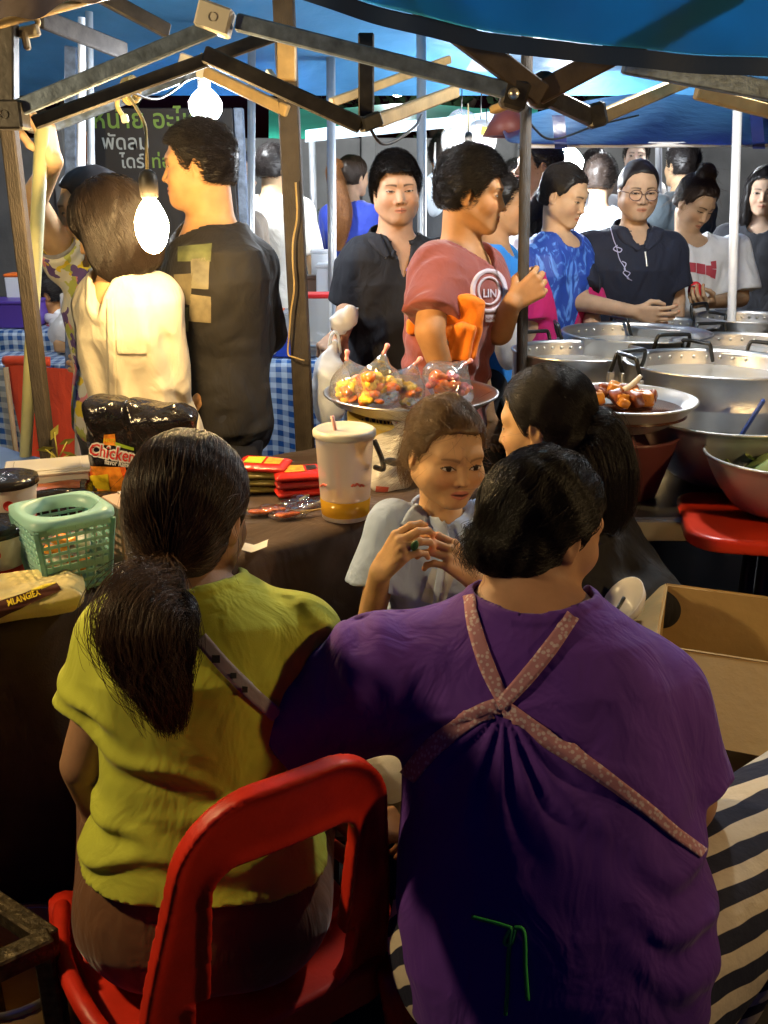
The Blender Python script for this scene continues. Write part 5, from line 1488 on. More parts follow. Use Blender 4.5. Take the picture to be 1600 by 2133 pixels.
part("bag_strap", ribbon_on(fy, [(418, 1330), (470, 1390), (520, 1440), (575, 1490)], 30, .004, 30), cloth_mat("strap_grey", (.26, .23, .25)), yw.root)
DOT = M("dot_black", (.01, .01, .01))
for (x, y, r) in ((450, 1374, 8), (484, 1408, 6), (506, 1434, 5.5)):
    part("strap_dot", patch_on(fy, [(x - r, y - r), (x + r, y - r), (x + r, y + r), (x - r, y + r)], .0075, n=5), DOT, yw.root)
hf = yw.hair_fn(thick=.013, nape=-.095, rough=.0015)
cap, V, F = yw.hair_cap(hf, HAIR_BROWN, .004, .17)
tieP, _ = on_surface(hf, [(348, 1185)], .004); tie = tieP[0]
tie_l = ((tie - yw.H) @ yw.R) / yw.hs
yw.strands(hf, V, F, HAIR_BROWN, yw.root, n=9000, field=lambda q: comb_to(q, tie_l), steps=10, step=.013, off=(.0008, .004), jit=.10, rad=.00042)
yw.strands(hf, V, F, HAIR_LIT, yw.root, n=900, field=lambda q: comb_to(q, tie_l), steps=10, step=.013, off=(.0015, .005), jit=.14, rad=.0004, seed=8, name="hair_highlights")
yw.strands(hf, V, F, HAIR_BROWN, yw.root, n=700, field=lambda q: comb_to(q, tie_l), steps=9, step=.014, lift=.55, jit=.35, rad=.0003, name="loose_hairs", seed=5)
K = np.concatenate([tail([tie + A(0, -.0, .012), U(332, 1205, 1.17), U(312, 1255, 1.10), U(305, 1310, 1.055), U(318, 1370, 1.04), U(338, 1430, 1.03), U(352, 1480, 1.03), U(360, 1535, 1.03)], [.014, .024, .040, .046, .042, .032, .020, .006], 4600, 18, 4, .011, .26),
    tail([tie + A(0, 0, .01), U(318, 1208, 1.15), U(272, 1255, 1.07), U(240, 1310, 1.05), U(258, 1390, 1.05), U(300, 1470, 1.05)], [.012, .018, .026, .024, .018, .006], 1100, 18, 14, .010, .35),
    tail([tie + A(0, 0, .01), U(352, 1225, 1.15), U(378, 1280, 1.07), U(384, 1350, 1.04), U(372, 1450, 1.03)], [.012, .018, .024, .022, .008], 900, 18, 15, .008, .35)])
hair_obj("ponytail", K[::2], .00055, HAIR_BROWN, yw.root)
hair_obj("ponytail", K[1::4], .00050, HAIR_DARK, yw.root)
hair_obj("ponytail_highlights", tail([tie + A(0, -.0, .012), U(330, 1205, 1.165), U(300, 1258, 1.085), U(288, 1312, 1.04), U(300, 1375, 1.03), U(325, 1440, 1.02), U(350, 1520, 1.02)], [.014, .028, .050, .056, .048, .034, .012], 1500, 18, 24, .018, .45), .00042, HAIR_LIT, yw.root)  # mixed brown tones; the left side's lamplight is put into the strand colour
part("hair_tie", lathe([(.012, -.008), (.019, -.004), (.019, .006), (.013, .010)], tie, 20, np.stack(frame(U(335, 1195, 1.17) - tie)[0:1] + frame(U(335, 1195, 1.17) - tie)[2:3] + frame(U(335, 1195, 1.17) - tie)[1:2], 1)), M("hair_tie", (.02, .018, .02), rough=.7), yw.root)

# ---------- 2 woman in purple with apron straps
PUR = cloth_mat("cloth_purple", (.090, .022, .26), sheen=.12, bump=(420, .2))
pwH = U(1140, 1098, 1.28)
pw = Person("broad person seen from behind in a purple shirt with crossed floral apron straps", pwH, 12, (60, 16, 0), pelvis=(.25, 1.04, .50), kind='big', wide=.88, deep=.92, hs=.92, skin=(.36, .20, .12), hp=dict(fem=1, double=1, cheek=1.1),
            neck=U(1108, 1268, 1.22), sh=.20,
            arms={'l': dict(S=U(790, 1410, 1.20), E=U(606, 1535, 1.20), w=U(760, 1725, 1.36), hand=dict(dr=(.35, .3, -.2), pn=(0, .5, -1), thumb=(.5, .6, .3), curl=(.45, .5, .5, .5))),
                  'r': dict(S=U(1340, 1462, 1.20), E=U(1412, 1660, 1.15), w=U(1350, 1790, 1.38))},
            knees={'l': (A(.20, 1.46, .52), A(.2, 1.40, .07)), 'r': (A(.70, 1.26, .60), A(.66, 1.40, .07))})
pw.build_body(face=False, hbody=.010)
X0p = None
def pfold(p, d):
    if X0p is None: return d
    q = p - X0p.astype(f4)
    x = q[:, 0]; z = q[:, 2]; r = np.sqrt(x * x + z * z) + 1e-4; th = np.arctan2(x, -z)
    back = (p[:, 1] < pw.N[1]).astype(f4)
    fo = np.cos(th * 17 + 1.2 * np.sin(r * 22)) * np.exp(-((r - .085) / .07) ** 2) * (np.abs(th) < 1.2)
    vf = np.cos((p[:, 0] * 1.0 + .12 * p[:, 2]) * 95 + 2.0 * np.sin(p[:, 2] * 14)) * np.exp(-((p[:, 0] + .05) / .09) ** 2 - ((p[:, 2] - .98) / .10) ** 2)
    sl = np.cos((p[:, 0] * .75 - p[:, 2] * .65) * 100 + np.sin(p[:, 0] * 30)) * np.exp(-((p[:, 0] + .09) / .07) ** 2 - ((p[:, 2] - .91) / .07) ** 2)
    rs = np.cos((p[:, 0] * .5 + p[:, 2] * .9) * 110 + 1.5 * np.sin(p[:, 0] * 40)) * np.exp(-((p[:, 0] - .40) / .07) ** 2 - ((p[:, 2] - .68) / .09) ** 2)
    strap = np.exp(-(r / .02) ** 2)
    return d - back * (.0042 * fo + .0042 * vf + .0045 * sl + .006 * rs - .004 * strap)
pk_ = dict(sleeve={'l': .99, 'r': .95}, inf=.016, sinf=(.03, .030), hemz=.47, neck='crew', wr=.0038, wseed=7, extra=pfold, k=.04, wf=34)
fp = pw.shirt_fn(**pk_)
cr, _ = on_surface(fp, [(1048, 1468)], 0.); X0p = cr[0]
pw.garment("shirt", fp, PUR, h=.0046)
def stripes(nt, tc):
    at = _n(nt, "ShaderNodeSeparateXYZ"); nt.links.new(tc.outputs["Object"], at.inputs[0])
    m1 = _n(nt, "ShaderNodeMath", operation='MULTIPLY'); m1.inputs[1].default_value = .55; nt.links.new(at.outputs[0], m1.inputs[0])
    nz = _n(nt, "ShaderNodeTexNoise"); nz.inputs["Scale"].default_value = 9; nt.links.new(tc.outputs["Object"], nz.inputs[0])
    m3 = _n(nt, "ShaderNodeMath", operation='MULTIPLY_ADD'); m3.inputs[1].default_value = .035; nt.links.new(nz.outputs[0], m3.inputs[0]); nt.links.new(m1.outputs[0], m3.inputs[2])
    yz = _n(nt, "ShaderNodeMath", operation='ADD'); nt.links.new(at.outputs[1], yz.inputs[0]); nt.links.new(at.outputs[2], yz.inputs[1])
    m2 = _n(nt, "ShaderNodeMath", operation='SUBTRACT'); nt.links.new(yz.outputs[0], m2.inputs[0]); nt.links.new(m3.outputs[0], m2.inputs[1])
    m4 = _n(nt, "ShaderNodeMath", operation='MULTIPLY'); m4.inputs[1].default_value = 2 * math.pi / .070; nt.links.new(m2.outputs[0], m4.inputs[0])
    sn = _n(nt, "ShaderNodeMath", operation='SINE'); nt.links.new(m4.outputs[0], sn.inputs[0])
    rp = _n(nt, "ShaderNodeValToRGB"); rp.color_ramp.elements[0].position = .47; rp.color_ramp.elements[1].position = .53
    rp.color_ramp.elements[0].color = (.012, .016, .04, 1); rp.color_ramp.elements[1].color = (.62, .55, .42, 1)
    mr = _n(nt, "ShaderNodeMapRange"); mr.inputs[1].default_value = -1; nt.links.new(sn.outputs[0], mr.inputs[0]); nt.links.new(mr.outputs[0], rp.inputs[0])
    return rp.outputs[0]
STR = M("cloth_navy_cream_stripes", (.5, .5, .5), rough=.85, fn=stripes, bump=(25, .5))
pw.trousers(STR, inf=.030, h=.008, top=.58, tinf=.006)
pw.shoes(SHOE)
def floral_strap(nt, tc):
    vo = _n(nt, "ShaderNodeTexVoronoi"); vo.inputs["Scale"].default_value = 150; nt.links.new(tc.outputs["Object"], vo.inputs["Vector"])
    rp = _n(nt, "ShaderNodeValToRGB"); e = rp.color_ramp.elements
    e[0].color = (.52, .42, .45, 1); e[0].position = .30; e[1].color = (.38, .18, .22, 1); e[1].position = .45
    nt.links.new(vo.outputs["Distance"], rp.inputs[0]); return rp.outputs[0]
STRAP = M("apron_floral_pink", (.4, .1, .1), rough=.85, fn=floral_strap, bump=(150, .3))
for pix, w in ((([(978, 1242), (990, 1310), (1016, 1390), (1052, 1468)], (26, 34, 38, 34))), (([(1192, 1284), (1150, 1345), (1100, 1408), (1044, 1470)], (34, 38, 38, 32))),
               (([(1050, 1466), (985, 1495), (905, 1555), (846, 1625)], (38, 44, 44, 40))), (([(1052, 1474), (1130, 1530), (1240, 1605), (1340, 1680), (1412, 1740), (1480, 1790)], (36, 38, 36, 32, 28, 24)))):
    part("apron_strap", ribbon_on(fp, pix, tuple(v * .86 for v in w), .0035 if pix[0][0] != 1192 else .005, 40), STRAP, pw.root)
GRN = M("string_green", (.04, .42, .08), rough=.7)
def string_on(f, pix, r, par, m, name="apron_string", off=.004):
    P_, _ = on_surface(f, [tuple(v[:2]) for v in spline([A(x, y, 0) for x, y in pix], 24)], off); part(name, tube(P_, r, 6), m, par)
string_on(fp, [(985, 1908), (1030, 1920), (1068, 1932)], .0026, pw.root, GRN)
string_on(fp, [(1066, 1930), (1052, 1960), (1066, 1962), (1075, 1934)], .0026, pw.root, GRN)
string_on(fp, [(1068, 1930), (1060, 1990), (1058, 2060), (1054, 2110)], .0026, pw.root, GRN)
string_on(fp, [(1072, 1930), (1092, 1940), (1095, 2010), (1100, 2080)], .0028, pw.root, GRN)
bun_c = None
def phair(q, d, a):
    d = smin(d, ell(q, (-.008, -.098, -.045), (.034, .026, .034)), .012)
    return d
hf = pw.hair_fn(thick=.012, nape=-.09, extra=phair, rough=.0035)
cap, V, F = pw.hair_cap(hf, HAIR_BLACK, .004, .19)
pw.strands(hf, V, F, HAIR_BLACK, pw.root, n=8000, field=lambda q: comb_to(q, (-.008, -.100, -.045)), steps=9, step=.012, off=(.0008, .005), jit=.16, rad=.00042)
pw.strands(hf, V, F, HAIR_DARK, pw.root, n=900, field=lambda q: comb_to(q, (-.008, -.100, -.045)), steps=9, step=.013, lift=.55, jit=.4, rad=.0003, name="loose_hairs", seed=5)
K = tail([pw.hl((-.02, -.10, -.045)), pw.hl((-.01, -.112, -.03)), pw.hl((-.01, -.120, -.06)), pw.hl((-.005, -.10, -.09))], [.02, .026, .026, .015], 900, 10, 8, .02, .5)
hair_obj("bun_wisps", K, .00040, HAIR_BLACK, pw.root)

# ---------- 3 dark-haired woman in black, between the girl and the pots
kw = Person("person in black with long dark hair facing left before the pots", U(1128, 880, 1.98), -35, (-62, 12, 0), pelvis=(.44, 2.02 - .18, .50), kind='f', skin=(.50, .30, .15), hp=dict(fem=1), wide=1.1,
            knees={'l': (A(.10, 1.86, .5), A(.12, 1.84, .07)), 'r': (A(.30, 2.2 - .15, .5), A(.3, 2.0, .07))},
            arms={'r': dict(w=U(1185, 1250, 1.80)), 'l': dict(w=U(1060, 1150, 1.95))})
kw.build_body(hface=.003)
fk = kw.shirt_fn(sleeve=1.9, hemz=.46, inf=.018, wseed=11); kw.garment("shirt", fk, BLK, h=.006); kw.trousers(DRK); kw.shoes(SHOE)
hf = kw.hair_fn(thick=.011, nape=-.10)
cap, V, F = kw.hair_cap(hf, HAIR_BLACK, .0045, .17)
kt = kw.hl((.0, -.105, -.03))
kw.strands(hf, V, F, HAIR_BLACK, kw.root, n=6000, field=lambda q: comb_to(q, (.0, -.11, -.03)), steps=9, step=.013, off=(.0008, .004), jit=.1, rad=.00045)
K = tail([kt + A(-.02, 0, .01), U(1238, 905, 1.93), U(1262, 985, 1.90), U(1270, 1060, 1.88), U(1262, 1120, 1.86)], [.03, .055, .060, .050, .02], 4200, 14, 6, .006, .35)
hair_obj("ponytail", K, .00055, HAIR_BLACK, kw.root)
g0 = thing("rice_bowl", "white bowl with a spoon beside the dark-haired person", "bowl", U(1300, 1250, 1.66))
cbw = U(1296, 1250, 1.72)
part("bowl_wall", lathe([(0, -.04), (.024, -.04), (.048, -.016), (.056, .0), (.054, .001), (.044, -.014), (0, -.034)], cbw, 40, roty(-50) @ rotx(10)), M("enamel_white", (.7, .68, .66), rough=.25), g0)
part("spoon", tube(spline([U(1268, 1290, 1.6), U(1285, 1270, 1.6), U(1300, 1245, 1.62)], 12), .004, 8), BLKH, g0)

# ---------- 4 the girl in a school shirt
UNI = cloth_mat("cloth_school_shirt", (.36, .47, .74), sheen=.1, bump=(420, .2), transl=.1)
gH = U(930, 948, 1.74)
gr_f, gr_r = yawv(158)
gl = Person("child in a pale blue school shirt holding a morsel in both hands", gH, 162, (158, 8, 4), kind='c', hs=.90, skin=(.52, .31, .16), sh=.112, neck=gH - A(0, 0, .152) + gr_f * -.022,
            hp=dict(fem=1, eye=1.22, open=.0062, mouth=.0022, short=1.22, cheek=1.12, fw=1.08, jaw=.90, nose=.80, browk=.55, brow=(.05, .03, .018), lip=(.42, .13, .10)),
            arms={'r': dict(S=U(818, 1092, 1.72), E=U(772, 1290, 1.66), w=U(792, 1192, 1.52), hand=dict(dr=U(836, 1137, 1.50) - U(792, 1192, 1.52), pn=(.5, .6, -.5), thumb=(.2, -.3, 1), curl=(.50, .55, .60, .62), tcurl=.55, s=.80)),
                  'l': dict(S=U(1020, 1085, 1.76), E=U(1075, 1270, 1.72), w=U(986, 1205, 1.54), hand=dict(dr=U(931, 1150, 1.52) - U(986, 1205, 1.54), pn=(-.5, .6, -.5), thumb=(-.2, -.3, 1), curl=(.45, .5, .55, .6), tcurl=.5, s=.80))})
gl.build_body(hface=.0016, hhead=.0035, hhand=.0022)
def gfold(p, d):
    w = np.cos((p[:, 0] * .9 + p[:, 2] * .35) * 75 + 2 * np.sin(p[:, 2] * 18)) * np.exp(-((p[:, 2] - .80) / .10) ** 2)
    return d - .004 * w
fg = gl.shirt_fn(sleeve=.66, inf=.013, sinf=(.016, .036), hemz=.45, neck='v', wr=.004, wseed=15, extra=gfold, deep_neck=-.02, wf=70, collar_r=.050)
gl.garment("shirt", fg, UNI, h=.0038)
SKT = cloth_mat("cloth_navy_skirt", (.02, .03, .09)); gl.trousers(SKT, flare=.03); gl.shoes(SHOE)
def flat_patch(name, f, pix, mat, par, off=.006, thick=.003, n=10, t0=1.):
    V, F = patch_on(f, pix, off, t0, n); part(name, (V, F), mat, par)
# collar leaves
gl.collar(UNI, r=.050, height=.016, tilt=.35, gap=.6, h=.003)
UNC = cloth_mat("cloth_school_collar", (.44, .55, .80))
for pix, w in (([(884, 1048), (868, 1072), (846, 1100)], (18, 40, 30)), ([(892, 1060), (912, 1092), (928, 1120)], (14, 26, 8)), ([(930, 1120), (918, 1190), (908, 1260)], (15, 15, 15))):
    part("collar_leaf" if pix[0][0] < 925 else "placket", ribbon_on(fg, pix, w, .006, 16, t0=1., thick=.003), UNC, gl.root)
flat_patch("pocket", fg, [(900, 1182), (945, 1195), (925, 1262), (876, 1250)], cloth_mat("cloth_school_pocket", (.45, .48, .55)), gl.root, .004)
hf = gl.hair_fn(thick=.009, nape=-.06, rough=.003)
cap, V, F = gl.hair_cap(hf, HAIR_SUN, .004, .16)
gl.strands(hf, V, F, HAIR_SUN, gl.root, n=6000, field=lambda q: comb_to(q, (.0, -.12, .02)), steps=9, step=.012, off=(.0005, .006), jit=.22, rad=.00035)
gl.strands(hf, V, F, HAIR_SUN, gl.root, n=600, field=lambda q: np.stack([q[:, 0] * 6, q[:, 1] * 0 - .3, q[:, 2] * 0 - .5], 1), steps=9, step=.012, lift=.8, jit=.4, rad=.00028, name="loose_hairs", seed=9)
K = tail([gl.hl((0, -.10, .0)), gl.hl((.0, -.135, -.02)), gl.hl((.01, -.14, -.09)), gl.hl((.02, -.12, -.14))], [.015, .03, .028, .008], 900, 10, 5, .008, .5)
hair_obj("ponytail", K, .0004, HAIR_SUN, gl.root)
mc = U(864, 1136, 1.487)
tag(part("green_morsel", surfnets(lambda p: ell(p, mc, (.008, .007, .012), roty(25)) - .002 * wob(p, 4, 200, 3), mc - .03, mc + .03, .002), M("morsel_green", (.02, .10, .035), rough=.5), loc=mc), "small dark green morsel between the child's fingertips", "food")

# ---------- 5 tall man in a black T-shirt
tm = Person("tall man in a black T-shirt with a photo print, facing left", U(410, 345, 2.76), -112, (-92, 4, 0), kind='m', hs=.97, skin=(.50, .27, .12), hp=dict(fw=1.08, double=1, jaw=1.1), sh=.205, wide=1.16, deep=1.15, neck_r=.066,
            arms={'l': dict(S=U(525, 555, 2.80), E=U(545, 690, 2.84), w=U(460, 800, 2.66)), 'r': dict(w=U(380, 800, 2.9))})
tm.build_body(hface=.003)
ft_ = tm.shirt_fn(sleeve=1.85, inf=.02, hemz=.80, wr=.010, wseed=19, sinf=(.03, .04)); BLKT = cloth_mat("cloth_black_tee", (.011, .009, .008), sheen=.03); tm.garment("shirt", ft_, BLKT, h=.007)
tm.trousers(DRK); tm.shoes(SHOE)
PRG = [M("print_photo_%d" % i, c, rough=.7, var=(18, .5)) for i, c in enumerate(((.09, .10, .04), (.14, .125, .08), (.11, .09, .05), (.17, .14, .08)))]
for i, poly in enumerate(([(372, 515), (442, 508), (440, 545), (372, 545)], [(398, 540), (438, 536), (434, 602), (400, 600)], [(364, 572), (402, 570), (398, 635), (366, 630)], [(398, 612), (440, 618), (440, 672), (394, 668)], [(362, 640), (394, 640), (394, 690), (366, 690)])):
    part("photo_print", patch_on(ft_, poly, .003, t0=1.5, n=12), PRG[i % 4], tm.root)
hf = tm.hair_fn(thick=.009, nape=-.065, rough=.0025)
cap, V, F = tm.hair_cap(hf, HAIR_BLACK, .005, .17)
tm.strands(hf, V, F, HAIR_BLACK, tm.root, n=9000, field=lambda q: np.stack([q[:, 0] * 3, np.full(len(q), .5), np.full(len(q), .1)], 1), lift=.3, step=.005, steps=6, rad=.0006)

# ---------- 6 woman in the cream blouse
CRM = cloth_mat("cloth_cream_blouse", (.52, .47, .36), sheen=.1, transl=.18, bump=(160, .2))
bw = Person("woman in a loose cream blouse with a dark bob, behind the warm bulb", U(228, 474, 2.42), 205, (262, 22, 6), kind='f', hs=.89, skin=(.48, .27, .12), hp=dict(fem=1), wide=.80, deep=.86, sh=.13, lean=(.035, .02), neck=U(250, 588, 2.43),
            arms={'l': dict(S=U(326, 628, 2.44), E=U(346, 725, 2.46), w=U(340, 838, 2.38)), 'r': dict(w=U(232, 850, 2.5), S=U(222, 628, 2.47), E=U(212, 740, 2.52))})
bw.build_body(hface=.003)
def bfold(p, d):
    return d - .008 * np.cos(p[:, 0] * 70 + 2.5 * np.sin(p[:, 2] * 6) + p[:, 1] * 20) * np.clip((1.35 - p[:, 2]) * 4, 0, 1)
fb_ = bw.shirt_fn(sleeve=1.85, inf=.020, sinf=(.020, .020), hemz=.74, neck='v', wr=.010, wseed=23, flare=.014, extra=bfold, deep_neck=-.02)
bw.garment("blouse", fb_, CRM, h=.006); bw.trousers(DRK); bw.shoes(SHOE)
part("placket", ribbon_on(fb_, [(230, 622), (232, 720), (236, 830)], 15, .003, 30, t0=1.5), CRM, bw.root)
part("pocket", patch_on(fb_, [(242, 665), (308, 668), (306, 735), (246, 735)], .004, t0=1.5), CRM, bw.root)
def bob(q, d, a):
    d = smin(d, ell(q, (0, -.03, -.06), (.094, .092, .105)), .03)
    d = smin(d, ell(a, (.066, .03, -.05), (.030, .05, .095)), .02)
    return smax(d, -.155 - q[:, 2] + .012 * wob(q, 31, 60, 3), .01)
hf = bw.hair_fn(thick=.022, front=(.0, .16, -.05), fr=(.060, .085, .12), nape=-.5, ears=False, extra=bob)
cap, V, F = bw.hair_cap(hf, HAIR_DARK, .005, .21)
bw.strands(hf, V, F, HAIR_DARK, bw.root, n=7000, field=lambda q: np.stack([q[:, 0] * 1.5, q[:, 1] * 1.5 - .0, np.full(len(q), -.9)], 1), steps=10, step=.014, off=(.0008, .005), jit=.10, rad=.0006)

# ---------- 7 woman with raised arm
def flowers(nt, tc):
    vo = _n(nt, "ShaderNodeTexVoronoi"); vo.inputs["Scale"].default_value = 26; vo.inputs["Randomness"].default_value = 1
    nz = _n(nt, "ShaderNodeTexNoise"); nz.inputs["Scale"].default_value = 30; nt.links.new(tc.outputs["Object"], nz.inputs[0])
    mx = _n(nt, "ShaderNodeMix", data_type='RGBA'); mx.inputs[0].default_value = .06; nt.links.new(tc.outputs["Object"], mx.inputs[6]); nt.links.new(nz.outputs[1], mx.inputs[7]); nt.links.new(mx.outputs[2], vo.inputs["Vector"])
    sp_ = _n(nt, "ShaderNodeSeparateColor"); nt.links.new(vo.outputs["Color"], sp_.inputs[0])
    rp = _n(nt, "ShaderNodeValToRGB"); cr_ = rp.color_ramp; cr_.interpolation = 'CONSTANT'
    cols = [(0, (.62, .58, .48)), (.28, (.70, .52, .04)), (.45, (.62, .22, .26)), (.6, (.12, .07, .22)), (.72, (.55, .55, .50)), (.86, (.40, .42, .10))]
    cr_.elements[0].position, cr_.elements[0].color = 0, (*cols[0][1], 1); cr_.elements[1].position, cr_.elements[1].color = cols[1][0], (*cols[1][1], 1)
    for p_, c_ in cols[2:]: e = cr_.elements.new(p_); e.color = (*c_, 1)
    nt.links.new(sp_.outputs[0], rp.inputs[0]); return rp.outputs[0]
FLO = M("cloth_floral_multicolour", (.5, .5, .4), rough=.85, fn=flowers, bump=(200, .2))
ra = Person("woman in a colourful floral shirt gripping the tent frame with a raised arm", U(186, 440, 2.9), 232, (250, 5, 0), kind='f', skin=(.50, .32, .18), hp=dict(fem=1), wide=1.05,
            arms={'r': dict(S=U(142, 545, 2.88), E=U(68, 420, 2.72), w=U(112, 335, 2.54), hand=dict(dr=U(98, 288, 2.53) - U(112, 335, 2.54), pn=(-.8, .2, .3), thumb=(0, -1, .2), curl=(.55, .6, .6, .6), tcurl=.6, base=.3)),
                  'l': dict(w=U(205, 760, 2.9))})
ra.build_body(hface=.004)
fr_ = ra.shirt_fn(sleeve={'l': .5, 'r': .30}, inf=.02, hemz=.82, wr=.006, wseed=29); ra.garment("shirt", fr_, FLO, h=.007); ra.trousers(DRK); ra.shoes(SHOE)
hf = ra.hair_fn(thick=.015); ra.hair_cap(hf, HAIR_BLACK, .006)
part("sleeve_cuff", lathe([(.052, -.010), (.058, 0), (.054, .012)], ra.S['r'] + (ra.E['r'] - ra.S['r']) * .30, 20, np.stack([*frame(ra.E['r'] - ra.S['r'])[::2], nrm(ra.E['r'] - ra.S['r'])], 1)), cloth_mat("cloth_grey_lilac", (.35, .33, .36)), ra.root)

# ---------- 11 man in the black polo shirt
POL = cloth_mat("cloth_polo_black", (.009, .009, .013), sheen=.03)
po = Person("man in a black polo shirt carrying a plastic bag, looking at the camera", U(826, 398, 3.22), 164, (172, 2, -2), kind='m', hs=.93, skin=(.44, .25, .15), hp=dict(fw=1.10, beard=.25, double=.0, jaw=1.12, open=.0032, nose=1.1), sh=.178, wide=1.08,
            arms={'r': dict(S=U(752, 540, 3.2), E=U(726, 640, 3.22), w=U(712, 690, 2.98), hand=dict(dr=(-.35, -.5, -.35), pn=(.3, .6, -.7), thumb=(.6, -.4, .3), curl=(.8, .85, .9, .9), tcurl=.7)), 'l': dict(w=U(935, 760, 3.1))})
po.build_body(hface=.0018)
fo = po.shirt_fn(sleeve={'r': .93, 'l': .75}, inf=.016, hemz=.80, neck='polo', wr=.010, wseed=33, deep_neck=.02, sinf=(.025, .032)); po.garment("shirt", fo, POL, h=.006); po.collar(POL, r=.078, gap=.45, height=.026)
po.trousers(DRK); po.shoes(SHOE)
for pix in ([(772, 462), (782, 498), (806, 536)], [(862, 462), (846, 500), (816, 536)]):
    part("collar_leaf", ribbon_on(fo, pix, (26, 30, 10), .007, 16, t0=2, thick=.003), cloth_mat("cloth_polo_collar", (.014, .014, .020), sheen=.05), po.root)
part("chest_logo", ribbon_on(fo, [(848, 560), (866, 566), (884, 572)], 9, .003, 12, t0=2), M("print_violet", (.25, .20, .75), rough=.6), po.root)
part("button", lathe([(0, -.002), (.005, -.001), (.005, .002)], on_surface(fo, [(802, 536)], .002, 2)[0][0], 12, rotx(90)), PR_W, po.root)
hf = po.hair_fn(thick=.016, hairline=(.014, .38, .068), nape=-.05, top=.004, rough=.0025)
cap, V, F = po.hair_cap(hf, HAIR_BLACK, .004)
po.strands(hf, V, F, HAIR_BLACK, po.root, n=9000, field=lambda q: np.stack([q[:, 0] * 3 + .3, np.full(len(q), .5), np.full(len(q), .1)], 1), lift=.3, step=.005, steps=6, rad=.0006)
# his carrier bags
WB2 = M("plastic_bag_pale_blue", (.80, .85, .90), rough=.3, transl=.5, bump=(30, .5))
c = U(684, 815, 2.86); hb_t = U(696, 715, 2.90)
f = lambda p: smin(ell(p, c, (.060, .05, .11)), cone(p, c + up * .05, hb_t, .045, .008), .04) - .006 * wob(p, 90, 45, 5) - .003 * wob(p, 91, 110, 4)
t = thing("carrier_bag", "pale plastic bag hanging from the polo man's hand", "plastic bag", c - up * .1); part("bag_film", surfnets(f, c - .2, c + A(.2, .2, .3), .005), WB2, t)
part("bag_handle", tube(spline([hb_t - A(.02, 0, .03), hb_t + A(-.006, -.01, .03), hb_t + A(.012, -.012, .03), hb_t + A(.02, 0, -.03)], 14), .005, 6), WB2, t)
c2 = U(716, 668, 2.94)
f = lambda p: ell(p, c2, (.050, .034, .036), roty(-35)) - .009 * wob(p, 95, 60, 5) - .002 * wob(p, 97, 150, 3)
t = thing("carrier_bag", "crumpled clear bag bunched round the polo man's wrist", "plastic bag", c2 - up * .04); part("bag_film", surfnets(f, c2 - .09, c2 + .09, .0045), WBAG, t)
part("bag_tail", surfnets(lambda p: cone(p, c2 + A(.02, 0, .02), c2 + A(.055, 0, .045), .018, .006) - .004 * wob(p, 92, 80, 4), c2 - .05, c2 + .1, .004), WBAG, t)

# ---------- 12 man in the brown-red T-shirt with orange cloth
BRN_T = cloth_mat("cloth_brown_red", (.24, .060, .048))
bm = Person("man in a brown red T-shirt with an orange cloth under his arm, holding the pole", U(985, 402, 2.80), 112, (100, 8, 0), kind='m', hs=.95, skin=(.42, .21, .09), hp=dict(cheek=.92, jaw=1.0, nose=1.12, fw=.96), sh=.165, wide=1.0, lean=(-.05, .02),
            arms={'r': dict(S=U(915, 560, 2.72), E=U(895, 690, 2.58), w=U(930, 800, 2.60), pole=(-1, 0, -.4)),
                  'l': dict(S=U(1005, 560, 2.95), E=U(1040, 690, 2.78), w=U(1066, 632, 2.72), hand=dict(dr=(.7, .1, .5), pn=(0, 1, .0), thumb=(0, 0, 1), curl=(.75, .78, .8, .82), tcurl=.3))})
bm.build_body(hface=.002, hhand=.0026)
def brf(p, d): return d - .006 * np.cos((p[:, 0] * .5 + p[:, 2] * .85) * 85 + 2 * np.sin(p[:, 0] * 18)) * np.exp(-((p[:, 2] - 1.0) / .16) ** 2)
fm = bm.shirt_fn(sleeve=.80, inf=.022, hemz=.78, wr=.010, wseed=37, sinf=(.03, .04), extra=brf, flare=.01); bm.garment("shirt", fm, BRN_T, h=.006); bm.trousers(DRK); bm.shoes(SHOE)
LIL = M("print_lilac_white", (.55, .48, .55), rough=.8)
ring_px = [(1018 + 34 * math.cos(a), 606 + 42 * math.sin(a)) for a in np.linspace(0, 6.283, 40)]
part("ring_print", ribbon_on(fm, ring_px, 9, .003, 60, t0=1.8, nw=2), LIL, bm.root)
part("ring_print", ribbon_on(fm, [(1018 + 22 * math.cos(a), 606 + 28 * math.sin(a)) for a in np.linspace(0, 6.283, 30)], 4, .003, 50, t0=1.8, nw=2), LIL, bm.root)
part("bar_print", patch_on(fm, [(1010, 655), (1042, 655), (1042, 670), (1010, 670)], .003, t0=1.8, n=8), LIL, bm.root)
for s_, x, y, sz in (("LIN", 1018, 612, 24), ("CALIFORNIA", 1022, 663, 7)):
    part("lettering", text_on(fm, s_, (x, y), sz, .0042, 0, .02, .8, t0=1.8), LIL if y < 650 else BRN_T, bm.root, smooth=False)
hf = bm.hair_fn(thick=.012, nape=-.06, top=.004, rough=.0025, hairline=(.014, .38, .068))
cap, V, F = bm.hair_cap(hf, HAIR_BLACK, .004)
bm.strands(hf, V, F, HAIR_BLACK, bm.root, n=9000, field=lambda q: np.stack([q[:, 0] * 3, np.full(len(q), .5), np.full(len(q), .2)], 1), lift=.35, step=.006, steps=6, rad=.0006)
ORG = cloth_mat("cloth_orange", (.80, .20, .008), bump=(120, .4)); oc = thing("folded_cloth", "bright orange cloth bundle clamped under the brown-shirted man's arm", "cloth", U(935, 680, 2.6))
